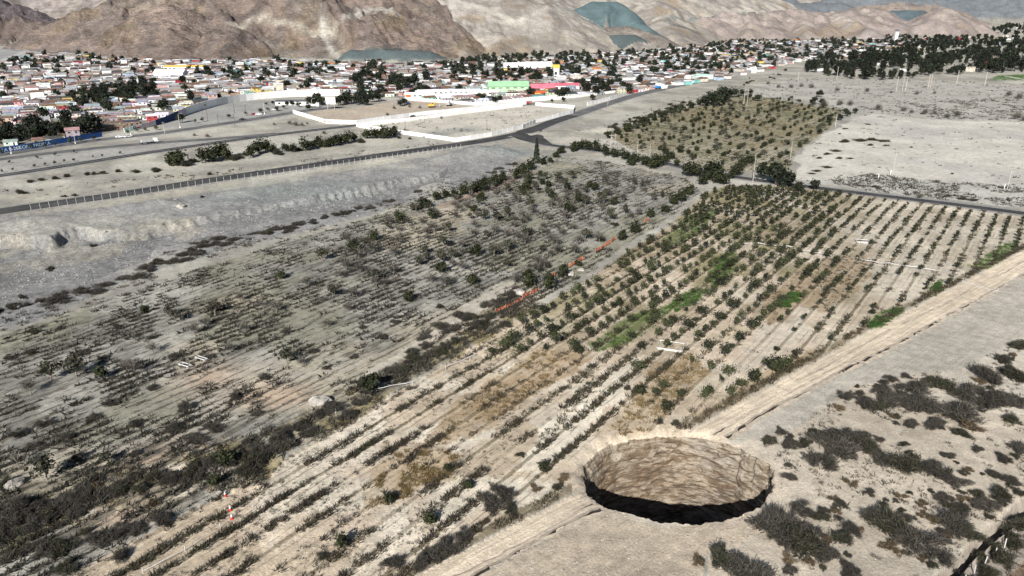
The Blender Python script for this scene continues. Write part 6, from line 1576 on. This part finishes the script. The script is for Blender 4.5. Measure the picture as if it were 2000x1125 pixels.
# barrier tape strung over the fields
def tape(name, label, px, w=.17, z0=.85, post=9.0):
    w = w * .38
    p = resample(WP(px), 1.5); zz_ = terrain(p[:, 0], p[:, 1]); s = np.arange(len(p)) * 1.5
    zc = zz_ + z0 - .22 * np.sin((s % post) / post * pi) + .05 * rng.normal(size=len(p))
    o = empty(name, (p[0][0], p[0][1], 0), label=label, cat='barrier tape')
    d = np.gradient(p, axis=0); d /= np.linalg.norm(d, axis=1)[:, None]; nrm = np.stack([d[:, 1], -d[:, 0]], -1)
    tw = vnoise(s / 6, s * 0, 71) * 3.0
    A_ = np.stack([p[:, 0] - p[0][0] + nrm[:, 0] * w * np.cos(tw), p[:, 1] - p[0][1] + nrm[:, 1] * w * np.cos(tw), zc + w * np.sin(tw)], -1); B_ = np.stack([p[:, 0] - p[0][0] - nrm[:, 0] * w * np.cos(tw), p[:, 1] - p[0][1] - nrm[:, 1] * w * np.cos(tw), zc - w * np.sin(tw)], -1)
    V = np.stack([A_, B_], 1).reshape(-1, 3); i = np.arange(len(p) - 1) * 2
    obj('tape', mesh('tape', V, np.stack([i, i + 1, i + 3, i + 2], -1), 'post_concrete'), o)
    pm = post_mesh('post', 1.1, .035, 'post_concrete')
    for k in range(0, len(p), int(post / 1.5)): obj('post', pm, o, (p[k][0] - p[0][0], p[k][1] - p[0][1], zz_[k]))
tape('barrier_tape', 'white barrier tape crossing the orchard rows', [(1335, 490), (1400, 482), (1475, 478), (1545, 486)], .24)
tape('barrier_tape', 'white barrier tape running through orchard towards the dirt track', [(1556, 490), (1640, 503), (1720, 517), (1800, 527), (1890, 540)], .22)
tape('barrier_tape', 'white barrier tape beside the round bush on the field bank', [(722, 768), (800, 754), (850, 733)], .15)
tape('barrier_tape', 'white barrier tape along the upper end of the field bank', [(870, 722), (940, 690), (1000, 660)], .16)
tape('barrier_tape', 'white barrier tape running past the red cones', [(494, 992), (470, 1006), (400, 1055), (335, 1095), (280, 1120)], .10, .7, 7)
tape('barrier_tape', 'thin white tape on the grey scrub of the bank', [(570, 868), (620, 830), (700, 785)], .07, .8, 12)
tape('barrier_tape', 'white tape lying along the orchard row near the netting', [(1210, 545), (1250, 522), (1290, 500)], .16, .4)
tape('barrier_tape', 'white tape laid across the dirt track', [(1880, 550), (1920, 562), (1960, 572)], .14, .3)
# fallen goal-like white frames
def frame(label, px, py, w, d, rz, legs=True):
    x, y = G1(px, py); o = empty('white_enclosure', (x, y, tz(x, y)), rz, label=label, cat='enclosure', group='white frames lying in the fields')
    for nm, c, s in (('rail', (0, -d / 2, .55), (w, .14, .16)), ('rail', (0, d / 2, .55), (w, .14, .16)), ('rail', (-w / 2 + .07, 0, .56), (.14, d - .15, .15)), ('rail', (w / 2 - .07, 0, .56), (.14, d - .15, .15))):
        mb = MB(); mb.box(c, s); obj(nm, mb.mesh('rail', 'post_concrete'), o)
    for sx in (-1, 1):
        for sy in (-1, 1):
            mb = MB(); mb.box((sx * (w / 2 - .3), sy * (d / 2 - .0), .22), (.12, .10, .56)); obj('leg', mb.mesh('leg', 'post_concrete'), o)
    if legs:
        mb = MB(); mb.box((0, -d / 2 + .09, .28), (w - .8, .03, .4)); obj('sheet', mb.mesh('sheet', 'post_concrete'), o)
frame('white railed frame enclosing bare soil among orchard trees', 1310, 678, 6.0, 4.2, -.35)
frame('white frame lying open on the grey fallow field', 362, 717, 3.0, 1.0, -.45, False)
frame('second white frame lying nearby on the grey fallow field', 394, 705, 3.2, .8, -.5, False)
frame('small white frame between upper orchard rows', 1683, 473, 4.0, 3.0, -.2)
# orange safety netting, crumpled, in pieces along the bank
def net(label, px, h=.75):
    p = resample(WP(px), .5); zz_ = terrain(p[:, 0], p[:, 1]); n = len(p)
    d = np.gradient(p, axis=0); d /= np.linalg.norm(d, axis=1)[:, None] + 1e-9; nrm = np.stack([d[:, 1], -d[:, 0]], -1)
    V = []
    for k, f in enumerate((0, .35, .7, 1.0)):
        off = (rng.normal(size=n) * .16 + f * .45)[:, None]
        q = p - nrm * off
        V.append(np.stack([q[:, 0] - p[0][0], q[:, 1] - p[0][1], zz_ + .35 + f * h * (.6 + .5 * rng.random(n))], -1))
    V = np.stack(V, 1).reshape(-1, 3); i = (np.arange(n - 1)[:, None] * 4 + np.arange(3)[None]).ravel()
    o = empty('safety_net', (p[0][0], p[0][1], 0), label=label, cat='netting'); obj('net', mesh('net', V, np.stack([i, i + 1, i + 5, i + 4], -1), 'net_orange'), o)
    pm = post_mesh('stake', 1.5, .03, 'pole_wood')
    for k in range(0, n, 8): obj('stake', pm, o, (p[k][0] - p[0][0], p[k][1] - p[0][1], zz_[k]))
net('longest piece of crumpled orange netting below two round bushes', [(968, 613), (1000, 598), (1026, 582), (1052, 568)])
net('short piece of orange netting between the round bushes', [(1074, 545), (1086, 538)])
net('orange netting strip just past the round bushes', [(1112, 524), (1142, 507)])
net('orange netting strip farthest up the bank', [(1163, 494), (1204, 468)])
net('small scrap of orange netting by the hedge end', [(1258, 436), (1268, 430)])
# traffic cones
def cone(label, px, py):
    x, y = G1(px, py); o = empty('traffic_cone', (x, y, tz(x, y)), rng.random(), label=label, cat='traffic cone', group='traffic cones by the field bank')
    mb = MB(); mb.box((0, 0, .04), (.5, .5, .08)); obj('base', mb.mesh('base', 'cone_red'), o)
    mb = MB(); mb.tube([(0, 0, .08), (0, 0, .42)], [.2, .13], 10); obj('body', mb.mesh('body', 'cone_red'), o)
    mb = MB(); mb.tube([(0, 0, .42), (0, 0, .72)], [.135, .085], 10); obj('collar', mb.mesh('collar', 'white_paint'), o)
    mb = MB(); mb.tube([(0, 0, .72), (0, 0, .86)], [.08, .055], 10); obj('tip', mb.mesh('tip', 'white_paint'), o)
cone('red and white cone alone nearest the dark bank bushes', 440, 969); cone('middle one of the red and white cones', 450, 998); cone('red and white cone touching the barrier tape', 453, 1014)
# utility and lamp poles
def pole(label, px, py, top, mat='pole_wood', arm=True, lamp=False, frame_=False, bx=False):
    x, y = G1(px, py); dist = math.hypot(x, y); h = (py - top) / FOC * math.hypot(dist, CAM_H) / cos(math.atan2(CAM_H, dist)) * 1.0
    h = max(5.0, min(13, h)); o = empty('lamp_post' if lamp else 'utility_pole', (x, y, tz(x, y)), rng.normal() * .3, label=label, cat='lamp post' if lamp else 'utility pole')
    r0 = max(.14, dist * .00035)
    mb = MB(); mb.tube([(0, 0, -.4), (0, 0, h)], [r0, r0 * .65], 7); obj('pole', mb.mesh('pole', mat), o)
    if frame_:
        mb = MB(); mb.tube([(2.6, 0, -.4), (2.6, 0, h)], [r0, r0 * .65], 7); obj('pole', mb.mesh('pole', mat), o)
        mb = MB(); mb.box((1.3, 0, h - .9), (5.4, .2, .24)); obj('crossarm', mb.mesh('crossarm', mat), o)
    elif lamp:
        mb = MB(); mb.tube([(0, 0, h - .05), (.7, 0, h + .5), (1.9, 0, h + .7)], [.09, .08, .07], 5); obj('arm', mb.mesh('arm', 'metal_grey'), o); mb = MB(); mb.box((2.2, 0, h + .7), (.9, .35, .16)); obj('lamp_head', mb.mesh('lamp_head', 'metal_grey'), o)
        mb = MB(); mb.box((0, 0, .5), (.45, .45, 1.2)); obj('base', mb.mesh('base', 'white_paint'), o)
    elif arm:
        mb = MB(); mb.box((0, 0, h - .5), (2.0, .14, .16)); obj('crossarm', mb.mesh('crossarm', 'pole_dark'), o)
        for xx in (-.85, 0, .85):
            mb = MB(); mb.tube([(xx, 0, h - .41), (xx, 0, h - .12)], [.07, .04], 5); obj('insulator', mb.mesh('insulator', 'metal_grey'), o)
    if bx: mb = MB(); mb.box((.0, -.45, h - 2.2), (.8, .6, 1.0)); obj('transformer', mb.mesh('transformer', 'metal_grey'), o)
    return o
for px, py, top, lb, kw in [(1743, 342, 302, 'white utility pole with stay posts on the pale bare plot', {}), (1967, 370, 333, 'white utility pole standing farther along the bare plot', {}), (1470, 357, 296, 'tall pale pole beside the dark sealed-road trees', {}), (1543, 312, 280, 'pale pole at the track corner of the bare plot', {}), (1631, 249, 226, 'pole at the far orchard corner', {}),
                            (1400, 333, 304, 'pole above the roadside hedge clump', {}), (1244, 310, 274, 'pole rising from hedge with long mast', {}), (1269, 304, 282, 'shorter pole beside the hedge gap', {}), (1174, 292, 268, 'pole nearest the cypress in the hedge', {}), (1193, 286, 262, 'pole with pale transformer behind the hedge', {'bx': True, 'frame_': True}), (1452, 207, 172, 'twin-legged frame pole by the far orchard trees', {'frame_': True}),
                            (1634, 155, 131, 'pole in front of the grove end', {}), (1762, 178, 147, 'twin poles on the flats before the grove', {'frame_': True}), (1812, 173, 144, 'second pair of twin poles before the grove', {'frame_': True}), (1868, 164, 135, 'pale pole before the dark grove centre', {}), (1923, 167, 145, 'thin pole at the green crop edge', {}), (1750, 178, 148, 'thin lone pole beside the twin poles', {}), (1558, 160, 142, 'thin pole before the bare trees', {}),
                            (406, 236, 196, 'tall dark mast on the grey lot by the mural wall', {'mat': 'pole_dark'}), (427, 245, 226, 'dark pole beside the avenue near the mast', {'mat': 'pole_dark'}), (458, 221, 204, 'dark pole on the grey lot', {'mat': 'pole_dark'}), (481, 226, 206, 'dark pole nearest the parked maroon car', {'mat': 'pole_dark'}), (459, 246, 224, 'dark pole between avenue and highway', {'mat': 'pole_dark'}), (322, 262, 242, 'wooden pole below the navy mural section', {}),
                            (352, 250, 227, 'white street lamp beside the round roadside tree', {'lamp': True}), (256, 265, 246, 'white street lamp before the mint mural section', {'lamp': True}), (148, 282, 257, 'white street lamp before the blue wall', {'lamp': True}), (23, 302, 283, 'white street lamp at the lettered blue wall', {'lamp': True}), (517, 223, 204, 'white street lamp near the white car', {'lamp': True}), (610, 215, 197, 'white street lamp by the billboard', {'lamp': True}),
                            (792, 257, 236, 'dark pole inside the walled empty plot', {'mat': 'pole_dark'}), (951, 249, 234, 'second dark pole inside the walled empty plot', {'mat': 'pole_dark'}), (689, 178, 158, 'pole between yard and big trees', {}), (738, 172, 156, 'pole by the dark tree mass', {}), (1187, 208, 196, 'short pole on the riverside road verge', {}), (1426, 142, 128, 'lamp pole on the sloping riverside road', {'lamp': True})]:
    pole(lb, px, py, top, **kw)
# stay posts and marker beside the bare-plot pole
for px, py, lb in ((1739, 341, 'short stay post beside the white utility pole'), (1715, 349, 'short white marker post on the bare plot'), (1961, 369, 'short stay post beside the far utility pole')):
    x, y = G1(px, py); tag(obj('marker_post', post_mesh('marker_post', 2.2, .12, 'white_paint'), None, (x, y, tz(x, y))), label=lb, cat='post')
# billboard
x, y = G1(647, 214); o = empty('billboard', (x, y, tz(x, y)), .1, label='blank white billboard standing by the machine yard', cat='billboard')
mb = MB(); mb.box((0, 0, 6.3), (7, .3, 5.0)); obj('board', mb.mesh('board', 'white_paint'), o)
for sx in (-2.5, 2.5):
    mb = MB(); mb.box((sx, .3, 2.4), (.3, .3, 5.4)); obj('leg', mb.mesh('leg', 'metal_grey'), o)

# ------------------------------------------------------------------ vehicles
def wheels(o, xs, ys, r=.36, w=.26):
    mb = MB(); mb.tube([(0, -w / 2, 0), (0, w / 2, 0)], [r, r], 10); me = mb.mesh('wheel', 'rubber')
    mb = MB(); mb.tube([(0, -w / 2 - .02, 0), (0, w / 2 + .02, 0)], [r * .55, r * .55], 8); rm = mb.mesh('rim', 'metal_grey')
    for x in xs:
        for y in ys: q = obj('wheel', me, o, (x, y, r)); obj('rim', rm, q)
def car(label, px, py, rz, mat, cat='car'):
    x, y = G1(px, py); o = empty('parked_car', (x, y, tz(x, y) + .1), rz, label=label, cat=cat)
    mb = MB(); mb.box((0, 0, .62), (4.3, 1.75, .62), taper=.96); mb.box((-.15, 0, 1.18), (2.4, 1.6, .55), taper=.80); obj('body', mb.mesh('body', mat), o)
    mb = MB(); mb.box((-.15, 0, 1.16), (2.3, 1.66, .36), taper=.84); mb.box((-.15, 0, 1.17), (2.46, 1.45, .34), taper=.83); obj('glazing', mb.mesh('glazing', 'glass_dark'), o)
    for sy in (-.6, .6):
        mb = MB(); mb.box((2.12, sy, .68), (.1, .35, .16)); obj('headlight', mb.mesh('headlight', 'white_paint'), o)
    wheels(o, (-1.35, 1.35), (-.82, .82))
def truck(label, px, py, rz, cab, bed):
    x, y = G1(px, py); o = empty('truck', (x, y, tz(x, y) + .1), rz, label=label, cat='truck')
    mb = MB(); mb.box((-1.2, 0, .85), (8.2, 2.2, .3)); obj('chassis', mb.mesh('chassis', 'rubber'), o)
    mb = MB(); mb.box((3.3, 0, 1.75), (2.0, 2.3, 1.9), taper=.92); obj('cab', mb.mesh('cab', cab), o)
    mb = MB(); mb.box((3.42, 0, 2.1), (1.9, 2.18, .7), taper=.92); obj('windscreen', mb.mesh('windscreen', 'glass_dark'), o)
    mb = MB(); mb.box((-1.5, 0, 1.15), (6.8, 2.4, .25)); mb.box((-1.5, 0, 1.8), (6.4, 2.1, 1.1), taper=.9); obj('load', mb.mesh('load', bed), o)
    wheels(o, (-3.6, -2.5, 3.2), (-1.0, 1.0), .5, .35)
R_H = radians(50)
truck('white flatbed truck driving along the service road', 293, 281, R_H - .1, 'white_paint', 'metal_grey')
car('dark car driving on the highway between white walls', 807, 230, .62, 'rubber'); car('dark car parked on the avenue verge', 474, 236, .5, 'rubber'); car('maroon car parked by the grey lot', 496, 225, .3, 'dark_red'); car('white car beside the maroon car', 505, 225, .3, 'white_paint'); car('white car parked near the small roadside trees', 537, 216, .2, 'white_paint')
car('white car parked on the avenue below the mural wall', 234, 270, .6, 'white_paint'); car('white pickup parked near the mint mural section', 251, 269, .9, 'white_paint'); car('red car parked by the plot wall corner', 1031, 203, .2, 'red_paint'); car('grey car parked in the machine yard shade', 772, 205, .2, 'metal_grey'); car('blue car parked beside the machine yard', 796, 203, .2, 'blue_paint')
truck('truck with blue tarpaulin load on the riverside road', 1287, 175, .7, 'white_paint', 'blue_tarp'); truck('truck with blue load farther up the riverside road', 1465, 125, .5, 'metal_grey', 'blue_tarp'); truck('white truck by the riverside road end', 612, 210, .1, 'white_paint', 'white_paint')
def digger(label, px, py, rz, mat):
    x, y = G1(px, py); o = empty('excavator', (x, y, tz(x, y) + .05), rz, label=label, cat='excavator')
    for sy in (-1.2, 1.2):
        mb = MB(); mb.tube([(-1.9, sy - .3, .5), (-1.9, sy + .3, .5)], [.5, .5], 8); mb.tube([(1.9, sy - .3, .5), (1.9, sy + .3, .5)], [.5, .5], 8); mb.box((0, sy, .5), (3.8, .58, .98)); obj('track', mb.mesh('track', 'rubber'), o)
    mb = MB(); mb.box((-.5, 0, 1.8), (4.4, 2.7, 1.3), taper=.95); mb.box((-2.0, 0, 2.5), (1.3, 2.5, .7)); obj('body', mb.mesh('body', mat), o)
    mb = MB(); mb.box((.9, .8, 2.9), (1.5, 1.1, 1.7), taper=.9); obj('cab', mb.mesh('cab', mat), o); mb = MB(); mb.box((1.0, .8, 3.1), (1.5, 1.14, .8), taper=.95); obj('cab_window', mb.mesh('cab_window', 'glass_dark'), o)
    mb = MB(); mb.tube([(1.4, -.2, 2.0), (3.2, -.2, 5.0), (5.6, -.2, 5.2)], [.38, .36, .25], 4); obj('boom', mb.mesh('boom', mat), o)
    mb = MB(); mb.tube([(5.5, -.2, 5.2), (6.4, -.2, 2.0)], [.25, .2], 4); obj('arm', mb.mesh('arm', mat), o); mb = MB(); mb.box((6.3, -.2, 1.4), (.9, 1.2, 1.1), taper=.7); obj('bucket', mb.mesh('bucket', 'metal_grey'), o)
digger('yellow excavator standing in the sandy machine yard', 843, 210, .4, 'yellow_paint'); digger('grey excavator farther along the machine yard', 878, 207, 1.2, 'metal_grey')
# young stakes and street trees
for x, y in [(5, 338), (26, 334), (68, 327), (88, 324), (126, 318), (145, 316), (19, 319), (73, 311), (109, 305), (200, 306), (182, 309), (145, 299), (235, 301), (108, 322)]:
    plant('sapl', 'street_sapling', x, y, .9 + .4 * rng.random(), 'sapling', 'saplings between the roads', 'thin sapling on the grey strip between roads', 'blue')
for x, y, s in [(250, 262, .9), (268, 258, .9), (284, 256, .8), (306, 254, .9), (382, 241, 1.0), (395, 238, 1.0), (448, 231, 1.0), (480, 226, 1.0), (510, 221, 1.1), (523, 218, 1.1), (541, 217, 1.1), (554, 213, 1.1), (582, 209, 1.2), (62, 292, 1.0), (110, 287, 1.1), (138, 283, 1.1), (158, 279, 1.0), (183, 276, 1.2), (6, 304, 1.1), (90, 290, .9)]:
    plant('fruit', 'street_tree', x, y, s, 'tree', 'small trees lining the avenue', 'small round street tree along the avenue', 'blue')
plant('dark', 'shade_tree', 352, 240, .95, 'tree', 'shade trees by the mural wall', 'round dark shade tree standing before the mural wall', 'mural')
for x, y, s in [(618, 205, 1.4), (628, 206, 1.2), (606, 206, 1.0), (570, 206, .6), (545, 205, .5), (520, 205, .4), (533, 204, .4), (560, 206, .5), (660, 207, 1.2), (672, 205, 1.3), (684, 204, 1.2), (700, 205, 1.2), (714, 206, 1.1), (725, 200, 1.2), (740, 198, 1.1), (790, 206, .9), (783, 208, .8), (603, 216, .7), (975, 200, .9), (965, 203, .9), (1098, 190, 1.2), (1108, 188, 1.2), (1090, 191, 1.0), (1158, 196, .8), (1225, 180, 1.3), (1230, 184, 1.0), (1215, 172, 1.0), (1100, 198, .6), (1078, 200, .4)]:
    plant('dark', 'yard_tree', x, y, s, 'tree', 'trees around the yards', 'dark tree beside the yards and white walls', 'exc')
for x, y, s in [(566, 243, .55), (578, 246, .7), (590, 246, .5), (600, 243, .35), (536, 245, .4), (633, 262, .5), (405, 268, .5), (380, 266, .4), (757, 226, .5), (862, 232, .4), (790, 255, .3), (870, 219, .5), (820, 212, .5), (800, 210, .5), (770, 213, .5)]:
    plant('bare', 'roadside_bare_tree', x, y, s, 'tree', 'leafless trees beside the roads', 'leafless grey tree beside the walled plots', 'exc')
# boulders and rubble heaps
def rock(label, px, py, s):
    x, y = G1(px, py); g2 = np.random.default_rng(int(px * 7 + py)); nu, nv = 12, 7
    V = []
    for j in range(nv):
        ph_ = -pi / 2 + pi * j / (nv - 1)
        for i in range(nu):
            a = 2 * pi * i / nu; k = 1 + .35 * (g2.random() - .5)
            V.append((cos(a) * cos(ph_) * s * 1.3 * k, sin(a) * cos(ph_) * s * k, sin(ph_) * s * .6 * k + s * .2))
    F = [[j * nu + i, j * nu + (i + 1) % nu, (j + 1) * nu + (i + 1) % nu, (j + 1) * nu + i] for j in range(nv - 1) for i in range(nu)]
    tag(obj('boulder', mesh('boulder', V, F, 'boulder'), None, (x, y, tz(x, y)), rng.random() * 6), label=label, cat='rock')
rock('pale earth clod beside the tangled bank scrub', 28, 950, 1.3); rock('pale boulder heap above the round bank bush', 625, 788, 1.7); rock('pale lump of earth below the round bushes', 1012, 575, 1.6); rock('pale lump of earth past the round bushes', 1115, 535, 1.2); rock('white rubble heap in the gravel cutting', 355, 405, 1.8); rock('small white stone at shrub foot near the sinkhole', 1536, 1076, .25); rock('pale earth lump near the pink netting', 1135, 528, 1.0)

# ------------------------------------------------------------------ labels: rank in distance from a landmark
for (look, lm), L in LOOKS.items():
    phrase, (lx, ly) = LM[lm]
    L.sort(key=lambda o: (o.location.x - lx) ** 2 + (o.location.y - ly) ** 2)
    for i, o in enumerate(L):
        o['label'] = f'{look}, ' + ('nearest ' if i == 0 else ordinal(i + 1) + ' nearest ') + phrase
